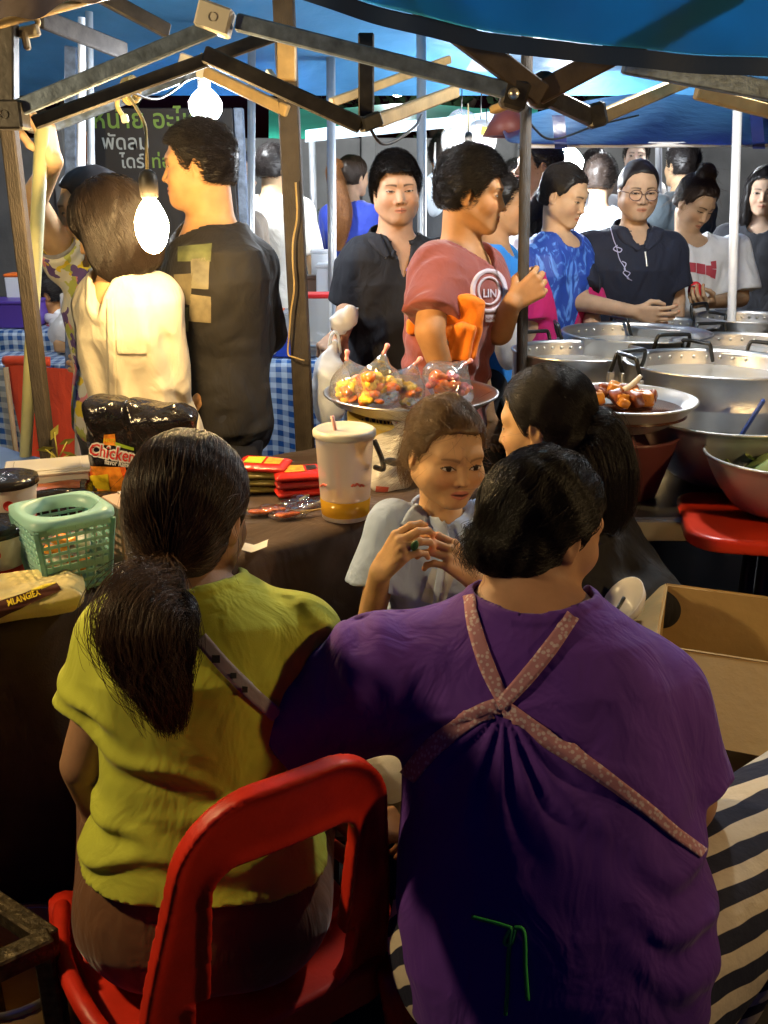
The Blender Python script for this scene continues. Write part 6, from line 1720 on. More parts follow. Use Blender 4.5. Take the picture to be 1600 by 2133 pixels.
for i, (poly, Y, th, an) in enumerate((([(925, 615), (1015, 628), (992, 735), (910, 740)], 2.625, .05, 0), ([(850, 670), (905, 640), (910, 705), (846, 700)], 2.70, .035, 0), ([(905, 690), (1000, 660), (970, 742), (920, 765)], 2.60, .02, 0))):
    Q = [U(x, y, Y) for x, y in poly]; c = sum(Q) / 4; ux = nrm(Q[1] - Q[0] + Q[2] - Q[3]); uz = nrm(Q[0] - Q[3] + Q[1] - Q[2]); uy = nrm(np.cross(uz, ux)); ux = np.cross(uy, uz)
    w_ = np.linalg.norm(Q[1] - Q[0]) * .5 + np.linalg.norm(Q[2] - Q[3]) * .5; h_ = np.linalg.norm(Q[0] - Q[3])
    f = lambda p: rbox(p, c, (w_, th, h_), .012, np.stack([ux, uy, uz], 1)) - .008 * wob(p, 80 + i, 34, 5) - .003 * np.cos((p @ ux.astype(f4)) * 120 + 3 * wob(p, 81, 20, 3))
    part("fold", surfnets(f, c - .16, c + .16, .0045), ORG, oc)
part("print_spot", lathe([(0, -.001), (.012, -.001), (.012, .002)], U(926, 715, 2.575), 14, rotx(90)), PR_W, oc)

# ---------- 14 girl in the blue jersey
def jersey(nt, tc):
    nz = _n(nt, "ShaderNodeTexNoise"); nz.inputs["Scale"].default_value = 16; nz.inputs["Detail"].default_value = 3; nz.inputs["Distortion"].default_value = 2.2
    mp = _n(nt, "ShaderNodeMapping"); mp.inputs["Scale"].default_value = (1.6, 1.2, .6); nt.links.new(tc.outputs["Object"], mp.inputs[0]); nt.links.new(mp.outputs[0], nz.inputs[0])
    rp = _n(nt, "ShaderNodeValToRGB"); e = rp.color_ramp.elements; e[0].position = .50; e[0].color = (.016, .055, .34, 1); e[1].position = .62; e[1].color = (.10, .26, .75, 1)
    nt.links.new(nz.outputs[0], rp.inputs[0]); return rp.outputs[0]
JER = M("cloth_jersey_blue", (.02, .08, .4), rough=.6, fn=jersey, bump=(300, .15)); PNK = cloth_mat("cloth_magenta", (.48, .012, .13))
je = Person("girl in a blue patterned jersey with magenta sleeves looking down at the pots", U(1178, 408, 3.72), 142, (128, 20, 0), kind='f', hs=.94, skin=(.52, .33, .20), hp=dict(fem=1, open=.0030, cheek=1.08, fw=1.05, nose=.95), wide=1.12, deep=1.12, sh=.165,
            arms={'r': dict(S=U(1100, 555, 3.66), E=U(1108, 670, 3.62), w=U(1110, 780, 3.66)), 'l': dict(w=U(1240, 720, 3.5))})
je.build_body(hface=.002)
fj = je.shirt_fn(sleeve=.95, inf=.02, hemz=.78, wr=.010, wseed=41, sinf=(.03, .03)); 
def jc(V):
    return None
je.garment("jersey", fj, JER, h=.006)
sl = je.shirt_fn(sleeve=.96, inf=.0235, hemz=.78, wr=.010, wseed=41, sinf=(.0335, .0335))
for k_ in 'rl':
    e_ = je.E[k_]; s_ = je.S[k_]; dd = nrm(e_ - s_)
    fs = lambda p: np.maximum(sl(p), np.maximum(-((p - (s_ + dd * .035).astype(f4)) @ dd.astype(f4)), cone(p, s_, e_ + dd * .1, .10, .10)))
    mid = (s_ + e_) / 2; part("sleeve", surfnets(fs, mid - .22, mid + .22, .006), PNK, je.root)
ringN = [je.N + je.r * .062 * math.cos(a) + je.f * (.012 + .070 * math.sin(a)) + up * (-.006 - .025 * math.sin(a)) for a in np.linspace(0, 6.283, 30)]
part("neck_band", tube(ringN, .007, 8), PNK, je.root)
hf = je.hair_fn(thick=.008, nape=-.065)
cap, V, F = je.hair_cap(hf, HAIR_BLACK, .0045)
je.strands(hf, V, F, HAIR_BLACK, je.root, n=3500, field=lambda q: comb_to(q, (0, -.12, -.02)), steps=8, step=.012, off=(.0005, .003), jit=.08, rad=.0006)
hair_obj("ponytail", tail([je.hl((0, -.10, -.02)), U(1118, 440, 3.9), U(1106, 500, 3.9), U(1104, 545, 3.88)], [.02, .035, .032, .01], 1500, 10, 12, .006), .0007, HAIR_BLACK, je.root)

# ---------- 15 woman with glasses
NAV = cloth_mat("cloth_navy_polo", (.010, .012, .026), sheen=.04)
gw = Person("woman with glasses and a dark navy polo shirt standing behind the pots", U(1330, 398, 3.80), 178, (180, 8, 0), kind='f', hs=.93, skin=(.47, .30, .19), hp=dict(fem=1, open=.0036, fw=1.12, jaw=1.1, cheek=1.05, nose=1.08), wide=1.22, deep=1.2, sh=.172,
            arms={'r': dict(w=U(1322, 650, 3.52), pole=(-1, 0, -.5)), 'l': dict(S=U(1394, 520, 3.8), E=U(1408, 622, 3.8), w=U(1408, 730, 3.72))})
gw.build_body(hface=.0022)
fgw = gw.shirt_fn(sleeve=.78, inf=.018, hemz=.75, neck='polo', wr=.010, wseed=43, sinf=(.025, .035)); gw.garment("shirt", fgw, NAV, h=.007); gw.collar(NAV, r=.072, gap=.4, height=.03)
hf = gw.hair_fn(thick=.010, hairline=(.012, .40, .085), nape=-.07); gw.hair_cap(hf, HAIR_BLACK, .005); gw.trousers(DRK); gw.shoes(SHOE)
GLS = M("spectacle_rim", (.10, .05, .04), rough=.3); GLZ = M("spectacle_lens", (.9, .9, .9), rough=.03, trans=.95, ior=1.05, alpha=.35)
for sg_ in (-1, 1):
    part("spectacle_rim", tube([gw.hl((sg_ * .033 + .026 * math.cos(a), .102 - .012 * math.cos(a) ** 2, -.004 + .021 * math.sin(a))) for a in np.linspace(0, 6.283, 28)], .0019, 6), GLS, gw.root)
    part("spectacle_arm", tube([gw.hl((sg_ * .060, .09, .004)), gw.hl((sg_ * .079, .03, .004)), gw.hl((sg_ * .080, -.01, .0))], .0018, 6), GLS, gw.root)
part("spectacle_bridge", tube([gw.hl((-.008, .103, 0)), gw.hl((0, .106, .003)), gw.hl((.008, .103, 0))], .0018, 6), GLS, gw.root)
EMB = M("embroidery_lilac", (.45, .45, .65), rough=.7)
string_on(fgw, [(1283, 515), (1295, 520), (1290, 526), (1278, 520), (1286, 512)], .0022, gw.root, EMB, "embroidery")
string_on(fgw, [(1272, 475), (1278, 500), (1284, 515), (1290, 540), (1302, 560), (1298, 568), (1310, 580)], .0018, gw.root, EMB, "embroidery")
string_on(fgw, [(1296, 545), (1304, 550), (1300, 562), (1312, 568), (1306, 578), (1316, 584)], .0020, gw.root, EMB, "embroidery")
for pix in ([(1290, 462), (1304, 492), (1332, 520)], [(1376, 466), (1364, 494), (1346, 520)]):
    part("collar_leaf", ribbon_on(fgw, pix, (24, 28, 10), .007, 16, t0=2.5, thick=.003), cloth_mat("cloth_navy_collar", (.016, .018, .034), sheen=.05), gw.root)
part("zip", ribbon_on(fgw, [(1344, 524), (1348, 555)], 4, .003, 10, t0=2.5, nw=1), BOLT, gw.root)

# ---------- 16 girl with the hair bun, white T-shirt
WT = cloth_mat("cloth_white_tee", (.72, .74, .78), sheen=.1)
wg = Person("girl in a white T-shirt with a messy hair bun looking down, red purse in hand", U(1450, 424, 4.15), 172, (154, 32, 6), kind='f', hs=.92, skin=(.46, .29, .17), hp=dict(fem=1, open=.002, nose=.95), wide=1.02, sh=.165,
            arms={'l': dict(S=U(1532, 524, 4.15), E=U(1542, 622, 4.1), w=U(1478, 630, 3.86), hand=dict(pn=(-.3, .2, .9), thumb=(0, 0, 1), curl=(.6, .6, .6, .6))), 'r': dict(w=U(1408, 720, 4.1))})
wg.build_body(hface=.0022)
fw_ = wg.shirt_fn(sleeve=.85, inf=.022, hemz=.75, wr=.010, wseed=47, sinf=(.035, .05), collar_r=.072, deep_neck=-.012); wg.garment("shirt", fw_, WT, h=.006); wg.trousers(DRK); wg.shoes(SHOE)
RPR = M("print_red_relief", (.42, .05, .07), rough=.7); 
for i, poly in enumerate(([(1421, 544), (1433, 546), (1432, 566), (1423, 564)], [(1432, 546), (1449, 548), (1449, 568), (1432, 566)], [(1450, 548), (1469, 551), (1469, 572), (1450, 569)], [(1470, 553), (1482, 553), (1483, 577), (1470, 572)], [(1480, 545), (1491, 543), (1492, 560), (1482, 560)], [(1480, 560), (1492, 562), (1489, 581), (1479, 577)])):
    part("block_letter", patch_on(fw_, poly, .003, t0=2.5, n=6), RPR, wg.root)
def wbun(q, d, a): return smin(d, ell(q, (0, -.045, .135), (.042, .042, .034)), .015)
hf = wg.hair_fn(thick=.010, nape=-.06, extra=wbun, rough=.004)
cap, V, F = wg.hair_cap(hf, HAIR_BROWN, .0045, .20)
wg.strands(hf, V, F, HAIR_BROWN, wg.root, n=2500, field=lambda q: comb_to(q, (0, -.045, .13)), steps=8, step=.012, off=(.0005, .006), jit=.3, rad=.0006)
wg.strands(hf, V, F, HAIR_SUN, wg.root, n=160, field=lambda q: np.stack([q[:, 0] * 4, q[:, 1] * 0 + .2, q[:, 2] * 0 - .6], 1), steps=8, step=.014, lift=.6, jit=.4, rad=.0005, name="loose_hairs")
pc = U(1450, 612, 3.85); t = thing("purse", "small red purse held by the girl in white", "purse", pc - up * .05)
part("purse_body", surfnets(lambda p: ell(p, pc, (.032, .022, .050), roty(-25)) - .003 * wob(p, 6, 90, 4), pc - .09, pc + .09, .004), M("purse_red", (.62, .015, .02), rough=.5), t)
part("purse_zip", tube([pc + roty(-25) @ A(-.016, -.02, .04), pc + roty(-25) @ A(.016, -.02, .036)], .003, 6), BOLT, t)
# ------------------------------------------------------------------ people further back
def extra_person(label, px, py, Y, yaw, look=None, kind='f', shirt=(.5, .5, .5), skin=(.45, .28, .17), hair=None, style='short', hs=.95, neck='crew', pelvis=None, knees=None, arms=None, wide=1.08, sleeve=.8, face=False, sh=None, trs=None, mname=None):
    p = Person(label, U(px, py, Y), yaw, look, kind=kind, hs=hs, skin=skin, hp=dict(fem=1 if kind == 'f' else 0), wide=wide, pelvis=pelvis, knees=knees, arms=arms, sh=sh)
    p.build_body(hface=.0035, hhead=.006, hbody=.016, hhand=.005, face=face)
    f = p.shirt_fn(sleeve=sleeve, inf=.02, hemz=(p.P[2] - .07), wr=.006, wseed=int(px), neck=neck)
    p.garment("shirt", f, shirt if not isinstance(shirt, tuple) else cloth_mat(mname or "cloth_crowd_%d" % px, shirt), h=.010)
    p.trousers(trs or DRK, h=.016); p.shoes(SHOE)
    hair = hair or HAIR_BLACK
    if style == 'long':
        ex = lambda q, d, a: smax(smin(smin(d, ell(q, (0, -.05, -.10), (.085, .06, .16)), .03), ell(a, (.075, .01, -.10), (.03, .05, .17)), .02), -.25 - q[:, 2], .01)
        hf = p.hair_fn(thick=.02, nape=-.6, ears=False, extra=ex); cap, V, F = p.hair_cap(hf, hair, .007, .30)
    else:
        hf = p.hair_fn(thick=.016, nape=-.06); cap, V, F = p.hair_cap(hf, hair, .006, .17)
    p.strands(hf, V, F, hair, p.root, n=1600, field=(lambda q: np.stack([q[:, 0] * 3, q[:, 1] * 3, np.full(len(q), -.8)], 1)) if style != 'short' else (lambda q: np.stack([q[:, 0] * 3, q[:, 1] * 0 + .4, q[:, 2] * 0 + .1], 1)), lift=.3 if style == 'short' else 0., step=.006 if style == 'short' else .014, steps=6, rad=.0008)
    p.sf = f
    return p
extra_person("man in a cream white T-shirt seen from behind beside the square post", 572, 350, 5.3, 20, (40, 0, 0), 'm', (.62, .58, .50), (.55, .36, .20), wide=.95)
bg = extra_person("girl in a royal blue T-shirt with a long orange brown ponytail", 738, 368, 5.9, 30, (48, 4, 0), 'f', (.028, .055, .38), (.45, .28, .18), HAIR_BROWN, 'bunned')
hair_obj("ponytail", tail([bg.hl((0, -.09, .05)), bg.hl((0, -.17, .03)), U(714, 440, 5.7), U(706, 490, 5.7), U(704, 525, 5.7)], [.02, .04, .05, .045, .02], 2600, 14, 3, .008), .0011, HAIR_RED, bg.root)
part("hair_tie", lathe([(.02, -.012), (.03, 0), (.02, .012)], bg.hl((0, -.12, .055)), 14, rotx(70)), M("hair_tie_red", (.6, .02, .03)), bg.root)
extra_person("dark man far behind with his back turned beside the silver pole", 922, 322, 6.0, 10, None, 'm', (.03, .032, .035), (.30, .18, .10))
extra_person("man in a bright blue shirt beyond the brown-shirted man's face", 1045, 428, 3.55, 108, (100, 4, 0), 'm', (.03, .25, .75), (.45, .25, .13), face=True, wide=.85, hs=.90)
extra_person("man in a white shirt with a brown face behind the girl in the jersey", 1118, 345, 4.35, 258, (262, 0, 0), 'm', (.65, .64, .66), (.34, .18, .10), face=True)
extra_person("person in a pale grey shirt with brown hair, back turned in the crowd", 1252, 372, 5.2, 15, (25, 0, 0), 'f', (.36, .42, .44), (.50, .32, .20), HAIR_DARK, wide=1.15)
extra_person("person in a dark grey jacket turning away behind the glasses", 1418, 345, 5.4, 330, (335, 0, 0), 'm', (.05, .065, .075), (.55, .35, .2), hair=HAIR_BLACK)
extra_person("long-haired woman in black with glasses at the right edge", 1590, 400, 4.9, 205, (200, 6, 0), 'f', (.022, .022, .026), (.50, .33, .22), HAIR_BLACK, 'long', face=True)
extra_person("pale-faced person far back under the navy canopy", 1325, 326, 6.6, 190, (195, 0, 0), 'f', (.45, .40, .36), (.62, .45, .35), HAIR_DARK, face=True)
extra_person("dark-haired person far back beside the white bulb", 1240, 352, 6.2, 30, None, 'f', (.30, .30, .32), (.5, .33, .2), HAIR_BLACK, 'long')
extra_person("far person glimpsed behind the brown-shirted man and the stick pole", 1075, 378, 5.6, 170, (165, 0, 0), 'f', (.5, .5, .52), (.52, .36, .26), HAIR_BLACK, face=True)
extra_person("person with orange brown hair far left below the lettered sign", 216, 322, 5.4, 20, (60, 0, 0), 'm', (.10, .06, .04), (.55, .30, .14), HAIR_RED)
extra_person("person behind the tall man's neck beside the sign", 494, 368, 4.6, 120, (110, 0, 0), 'f', (.20, .16, .12), (.52, .32, .20), HAIR_BROWN, face=True, wide=.8)
sp_ = U(104, 612, 5.4)
extra_person("seated person in a burgundy shirt at the far left behind the poles", 100, 612, 5.4, 260, (265, 15, 0), 'f', (.25, .02, .035), (.55, .27, .10), HAIR_BLACK, pelvis=sp_ + A(.0, .1, -.62), knees={'l': (sp_ + A(-.4, -.05, -.6), sp_ + A(-.4, -.05, -1.05)), 'r': (sp_ + A(-.4, .2, -.6), sp_ + A(-.4, .2, -1.05))})
# things the crowd carries
c = U(905, 405, 5.4); t = thing("carrier_bag", "grey crumpled plastic bag hanging behind the brown-shirted man", "plastic bag", c - up * .12)
part("bag_film", surfnets(lambda p: smin(ell(p, c, (.07, .06, .12)), cone(p, c, c + up * .2, .04, .008), .04) - .009 * wob(p, 17, 38, 5), c - .2, c + A(.2, .2, .3), .008), M("plastic_bag_grey", (.5, .55, .6), rough=.3, transl=.4, bump=(25, .6)), t)
part("bag_handle", tube([c + up * .18, c + up * .27, U(905, 330, 5.4)], .005, 6), WBAG, t)
c = U(1062, 720, 3.3); t = thing("carrier_bag", "white plastic bag dangling between the stick pole and the first pot", "plastic bag", c - up * .1)
part("bag_film", surfnets(lambda p: smin(ell(p, c, (.05, .045, .09)), cone(p, c, c + up * .14, .035, .008), .04) - .007 * wob(p, 18, 45, 5), c - .2, c + .2, .006), WBAG, t)
part("bag_handle", tube([c + up * .12, c + up * .2, U(1062, 660, 3.35)], .005, 6), WBAG, t)
# long chair at the near left: red plastic chair
RED = M("plastic_red_chair", (.64, .030, .012), rough=.4, spec=.45, var=(11, .28), bump=(160, .15))
chx = A(-.160, 1.02, 0); cy = -33.; Rc = rotz(-cy)
ch = thing("plastic_chair", "red plastic chair with a slotted back under the woman in yellow", "chair", chx)
def chl(v): return chx + Rc @ np.asarray(v, float)
def back_f(p):
    q = (p - chx.astype(f4)) @ Rc.astype(f4)
    x, y, z = q[:, 0], q[:, 1], (q[:, 2] - .42) * .86
    y = y + .22 * z + .0 - .45 * x * x           # leans back and wraps round
    w = .185 - .04 * np.clip(z / .42, 0, 1) ** 2 + .012 * np.cos(z * 9)
    o = np.stack([np.maximum(np.abs(x) - (w - .09), 0), np.maximum(z - .31, 0)], 1)
    d2 = np.sqrt((o ** 2).sum(1)) - .09
    d2 = np.maximum(d2, -z - .02)
    hx = np.abs(x); hole = np.sqrt(np.maximum(hx - (.068 + .02 * (z < .1)), 0) ** 2 + np.maximum(np.abs(z - .155) - .115, 0) ** 2) - .035
    d2 = np.maximum(d2, -hole)
    rim = np.abs(d2 + .004) < .012
    return smax(d2, np.abs(y) - (.007 + .008 * np.exp(-(d2 / .012) ** 2)), .006)
part("backrest", surfnets(back_f, chx + A(-.3, -.35, .36), chx + A(.3, .3, .90), .0055), RED, ch)
def seat_f(p):
    q = (p - chx.astype(f4)) @ Rc.astype(f4)
    x, y, z = q[:, 0], q[:, 1] - .20, q[:, 2] - .425
    d2 = np.sqrt(np.maximum(np.abs(x) - .15, 0) ** 2 + np.maximum(np.abs(y) - .15, 0) ** 2) - .06
    z2 = z + .02 * np.exp(-(x * x + y * y) / .02)
    return np.minimum(smax(d2, np.abs(z2) - .007, .006), smax(np.abs(d2 + .004) - .006, np.abs(z + .03) - .035, .005))
part("seat", surfnets(seat_f, chx + A(-.36, -.15, .34), chx + A(.36, .55, .47), .007), RED, ch)
for sx in (-1, 1):
    for sy, yy in ((-1, -.02), (1, .40)):
        part("leg", tube(spline([chl((sx * .195, yy, .42)), chl((sx * .215, yy + sy * .01, .2)), chl((sx * .235, yy + sy * .03, 0))], 8), [.028, .026, .024, .022, .021, .02, .02, .02], 10), RED, ch)
    part("armrest_stub", tube(spline([chl((sx * .20, .0, .44)), chl((sx * .235, .1, .47)), chl((sx * .235, .25, .45)), chl((sx * .205, .38, .43))], 14), .014, 8), RED, ch)
# chrome stool under the woman in purple
CHR = M("chrome_blue", (.45, .50, .62), rough=.15, metal=1.)
s0 = A(.26, 1.02, 0); stl = thing("metal_stool", "round stool with chrome legs under the purple shirt", "stool", s0)
part("seat", lathe([(0, .40), (.17, .40), (.185, .41), (.185, .43), (.17, .44), (0, .44)], s0, 40), DKM, stl)
for a in (-2.25, -.9, .7, 2.3): part("leg", tube([s0 + A(math.cos(a) * .15, math.sin(a) * .15, .40), s0 + A(math.cos(a) * .22, math.sin(a) * .22, 0)], .013, 12), CHR, stl)
part("foot_ring", tube([s0 + A(math.cos(a) * .195, math.sin(a) * .195, .16) for a in np.linspace(0, 6.283, 40)], .008, 8), CHR, stl)
# rusty low stand in the bottom left corner
RST = M("angle_iron_sooty", (.10, .075, .04), rough=.45, metal=.6, var=(60, .6), bump=(70, .8))
q0, q1, q2 = UZ(108, 1962, .50), UZ(-60, 1850, .50), UZ(-60, 2040, .50)
fs_ = thing("iron_stand", "sooty angle-iron stand in the bottom left corner", "stand", q0 * A(1, 1, 0))
part("frame_bar", bar(q0, q1, .030, .030), RST, fs_, smooth=False); part("frame_bar", bar(q0 + A(0, 0, .001), q2, .034, .034), RST, fs_, smooth=False)
part("frame_leg", bar(q0 - A(.01, 0, .012), q0 * A(1, 1, 0) - A(.01, 0, 0), .030), RST, fs_, smooth=False)
part("frame_leg", bar(q2 - A(0, 0, .012), q2 * A(1, 1, 0), .030), RST, fs_, smooth=False)
part("frame_leg", bar(q1 - A(0, 0, .012), q1 * A(1, 1, 0), .030), RST, fs_, smooth=False)
gp = UZ(30, 1985, .40); gpn = thing("brass_pan", "tan curved pan under the iron stand in the bottom left corner", "pan", gp * A(1, 1, 0))
part("pan_wall", lathe([(0, 0), (.08, .0), (.115, .03), (.125, .36), (.12, .36), (.11, .04), (0, .01)], gp * A(1, 1, 0) + A(-.02, .03, 0), 40), M("pan_tan", (.42, .26, .10), rough=.35, metal=.4, var=(10, .3)), gpn)
part("pan_rim", lathe([(.118, .355), (.128, .36), (.118, .368)], gp * A(1, 1, 0) + A(-.02, .03, 0), 40), BOLT, gpn)
# small table leg, white bag and blue bucket between the two chairs
sl0 = UZ(806, 1985, .06); sm = thing("low_metal_table", "small low table with a steel leg and white bag between the two seated women", "table", A(sl0[0] + .02, 1.62, 0))
TT = U(806, 1775, 1.42)
part("table_top", box(A(TT[0] + .03, 1.60, TT[2] + .006), (.26, .30, .018), None, .004), M("low_table_top", (.25, .2, .14), rough=.6), sm, smooth=False)
for sx in (-.08, .13):
    for sy in (1.47, 1.73): part("leg", tube([A(TT[0] + sx + .01, sy, TT[2]), A(TT[0] + sx + .01, sy, 0)], .011, 12), STEELP, sm)
c = A(TT[0] + .02, 1.58, TT[2] + .075); t = thing("carrier_bag", "white plastic bag on the low table behind the purple sleeve", "plastic bag", c - up * .06)
part("bag_film", surfnets(lambda p: ell(p, c, (.07, .06, .06)) - .007 * wob(p, 44, 45, 5), c - .14, c + .14, .005), WBAG, t)
part("bag_knot", surfnets(lambda p: cone(p, c + up * .05, c + A(.01, 0, .095), .014, .005) - .003 * wob(p, 45, 90, 3), c - .03, c + .12, .004), WBAG, t)
# ------------------------------------------------------------------ tables and goods further back
def gingham(nt, tc):
    sx = _n(nt, "ShaderNodeSeparateXYZ"); nt.links.new(tc.outputs["Object"], sx.inputs[0])
    ad = _n(nt, "ShaderNodeMath", operation='ADD'); nt.links.new(sx.outputs[1], ad.inputs[0]); nt.links.new(sx.outputs[2], ad.inputs[1])
    outs = []
    for src in (sx.outputs[0], ad.outputs[0]):
        m = _n(nt, "ShaderNodeMath", operation='MULTIPLY'); m.inputs[1].default_value = 2 * math.pi / .05; nt.links.new(src, m.inputs[0])
        s_ = _n(nt, "ShaderNodeMath", operation='SINE'); nt.links.new(m.outputs[0], s_.inputs[0])
        g_ = _n(nt, "ShaderNodeMath", operation='GREATER_THAN'); g_.inputs[1].default_value = 0; nt.links.new(s_.outputs[0], g_.inputs[0]); outs.append(g_)
    a = _n(nt, "ShaderNodeMath", operation='ADD'); nt.links.new(outs[0].outputs[0], a.inputs[0]); nt.links.new(outs[1].outputs[0], a.inputs[1])
    h = _n(nt, "ShaderNodeMath", operation='MULTIPLY'); h.inputs[1].default_value = .5; nt.links.new(a.outputs[0], h.inputs[0])
    rp = _n(nt, "ShaderNodeValToRGB"); e = rp.color_ramp.elements; e[0].color = (.50, .60, .70, 1); e[1].color = (.015, .08, .26, 1)
    nt.links.new(h.outputs[0], rp.inputs[0]); return rp.outputs[0]
GING = M("cloth_blue_gingham", (.2, .4, .6), rough=.45, fn=gingham, bump=(30, .3))
def draped(label, x0, x1, y0, y1, z, mat=GING, name="goods_table"):
    t = thing(name, label, "table", ((x0 + x1) / 2, (y0 + y1) / 2, 0))
    def fn(u, v):
        x = x0 + (x1 - x0) * u; tp = np.clip((v - .5) * 2, 0, 1); dr = np.clip((.5 - v) * 2, 0, 1)
        fo = (.02 * np.sin(x * 21 + .5 * np.sin(x * 6))) * np.minimum(dr * 3, 1)
        return np.stack([x, y0 + tp * (y1 - y0) - fo - .01, z - dr * (z - .05) + .003 * np.sin(x * 24 + tp * 12)], 1)
    part("tablecloth", grid_sheet(fn, 110, 40), mat, t)
    for x in (x0 + .06, x1 - .06):
        for y in (y0 + .05, y1 - .05): part("leg", bar(A(x, y, z - .01), A(x, y, 0), .035), DKM, t, smooth=False)
    part("board", box(((x0 + x1) / 2, (y0 + y1) / 2, z - .016), (x1 - x0 - .02, y1 - y0 - .03, .02)), WD, t, smooth=False)
    return t
BZ = .86
yA = UZ(620, 752, BZ)[1]; print("back table Y", yA)
draped("table under blue gingham cloth behind the tall man and the post", -1.35, .28, yA, yA + .8, BZ)
yL = UZ(80, 758, BZ)[1]
draped("small table under blue gingham cloth behind the red drape", UZ(20, 750, BZ)[0] - .5, UZ(170, 750, BZ)[0], yL, yL + .35, BZ)
yL2 = UZ(30, 690, BZ)[1]
draped("far left table under pale blue gingham cloth", UZ(0, 690, BZ)[0] - .8, UZ(110, 690, BZ)[0], yL2, yL2 + .7, BZ)
# red drape hanging over the left table edge
RDR = cloth_mat("cloth_red_drape", (.62, .055, .012), bump=(160, .3))
P0 = UZ(15, 757, BZ + .01); P1 = UZ(165, 768, BZ + .01)
dr = thing("red_drape", "bright red cloth hanging from the small table behind the leaning post", "cloth", P0 * A(1, 1, 0))
def rdf(u, v):
    a = P0 + (P1 - P0) * u[:, None]
    x = a[:, 0] + (.10 * v * (1 - u)) ; z = BZ + .012 - v * .72; y = a[:, 1] - .03 - .05 * v - .03 * np.sin(u * 11 + 3 * v) * v
    return np.stack([x, y, z], 1)
part("cloth_sheet", grid_sheet(rdf, 40, 40), RDR, dr)
part("cloth_roll", tube(spline([P0 + A(0, -.02, .015), P0 + A(.12, -.05, .02), P0 + A(.2, -.03, .012)], 14), .022, 10), RDR, dr)
# blue tarpaulin sheet at the left, behind the cups
BTS = M("tarp_pale_blue_table", (.10, .19, .48), rough=.5, var=(4, .15), bump=(9, .4))
q = [UZ(-40, 925, .80), UZ(178, 968, .80), UZ(150, 1010, .80), UZ(-60, 1010, .80)]
bt = thing("blue_table", "small table under a blue plastic sheet left of the ramen pack", "table", (np.mean(q, 0)) * A(1, 1, 0))
def btf(u, v):
    u_, v_ = u[:, None], v[:, None]
    P_ = (q[0] * (1 - u_) + q[1] * u_) * (1 - v_) + (q[3] * (1 - u_) + q[2] * u_) * v_
    return P_ + np.stack([0 * u, 0 * u, .006 * np.sin(u * 9 + v * 5)], 1)
part("plastic_sheet", grid_sheet(btf, 24, 16), BTS, bt)
for k in (0, 1, 2): part("leg", bar(A(q[k][0] * .97, q[k][1], .79), A(q[k][0] * .97, q[k][1], 0), .03), DKM, bt, smooth=False)
# leaning stick chair leg by the drape and a leaf sprig
tag(part("wooden_stick", tube([U(12, 765, 3.9), U(34, 945, 3.85), UZ(60, 1200, .0)], [.012, .012, .012], 8), M("stick_tan", (.35, .24, .12), rough=.7), loc=U(34, 945, 3.85)), "thin tan stick standing left of the red drape", "stick")
lfp = U(118, 935, 2.33); sprig = thing("leaf_sprig", "small yellow green leaf sprig at the foot of the leaning post", "plant", lfp)
LFS = M("sprig_leaf", (.32, .30, .06), rough=.6, transl=.2)
for k, (dx, dz, an) in enumerate(((-.03, .0, 10), (.0, .045, 60), (.03, .02, 20), (.035, -.015, -20), (-.01, -.03, 100))):
    c = lfp + A(dx, 0, dz); rr = roty(-an)
    part("leaf", (np.array([c + rr @ A(*v) for v in ((-.025, 0, 0), (0, -.008, .009), (.025, 0, 0), (0, .004, -.009))]), [(0, 1, 2, 3)]), LFS, sprig, smooth=False)
    part("stem", tube([lfp - A(0, 0, .03), c], .002, 5), LFS, sprig)
def goods_box(label, px, py, Y, w, h, d, mat, name="goods_box", cat="box", lidm=None, rz=0., z0=None):
    c = U(px, py, Y); z0 = BZ + .006 if z0 is None else z0; b = A(c[0], c[1], z0)
    t = thing(name, label, cat, b, "goods on the back tables")
    part("box_body", box(b + A(0, 0, h / 2), (w, d, h), rotz(rz), .006), mat, t, smooth=False)
    part("box_lid", box(b + A(0, 0, h + .008), (w * 1.04, d * 1.04, .018), rotz(rz), .005), lidm or mat, t, smooth=False)
    return t
PLW = M("plastic_tub_white", (.72, .74, .76), rough=.35, transl=.25); PLC = FILM("plastic_tub_clear", (.8, .8, .78), .14, .15, (12, .1), milky=.5); RDL = M("plastic_lid_red", (.62, .02, .02), rough=.35); BLU = M("plastic_blue_box", (.02, .06, .40), rough=.4); BRW = M("jar_brown", (.14, .08, .05), rough=.3)
yb_ = yA
goods_box("clear tub with a red lid on the back table", 652, 640, yb_ + .25, .17, .25, .14, PLC, lidm=RDL)
goods_box("second clear tub beside the red-lidded one", 610, 650, yb_ + .22, .08, .18, .1, PLC, lidm=PLW)
goods_box("stack of white cartons on the back table", 690, 590, yb_ + .6, .14, .36, .14, PLW)
goods_box("small white sign card box on the back table", 668, 560, yb_ + .72, .09, .42, .08, PLW)
goods_box("blue box on the back table beside the black T-shirt", 575, 700, yb_ + .12, .16, .07, .12, BLU)
goods_box("brown jar box on the back table", 640, 540, yb_ + .65, .12, .30, .1, BRW)
goods_box("flat steel food tray on the back table by the bag", 668, 705, yb_ + .18, .30, .035, .2, STEEL, name="food_tray", cat="tray")
goods_box("orange topped tub at the left of the back table", 572, 660, yb_ + .4, .1, .16, .1, PLW, lidm=M("plastic_orange", (.7, .14, .02), rough=.4))
goods_box("purple crate of greens on the far left table", 25, 668, yL2 + .2, .34, .13, .25, M("crate_purple", (.08, .04, .28), rough=.4), name="crate", cat="crate")
goods_box("white tub with orange lid on the far left table", 55, 640, yL2 + .35, .16, .26, .14, PLW, lidm=M("plastic_orange", (.7, .14, .02)))
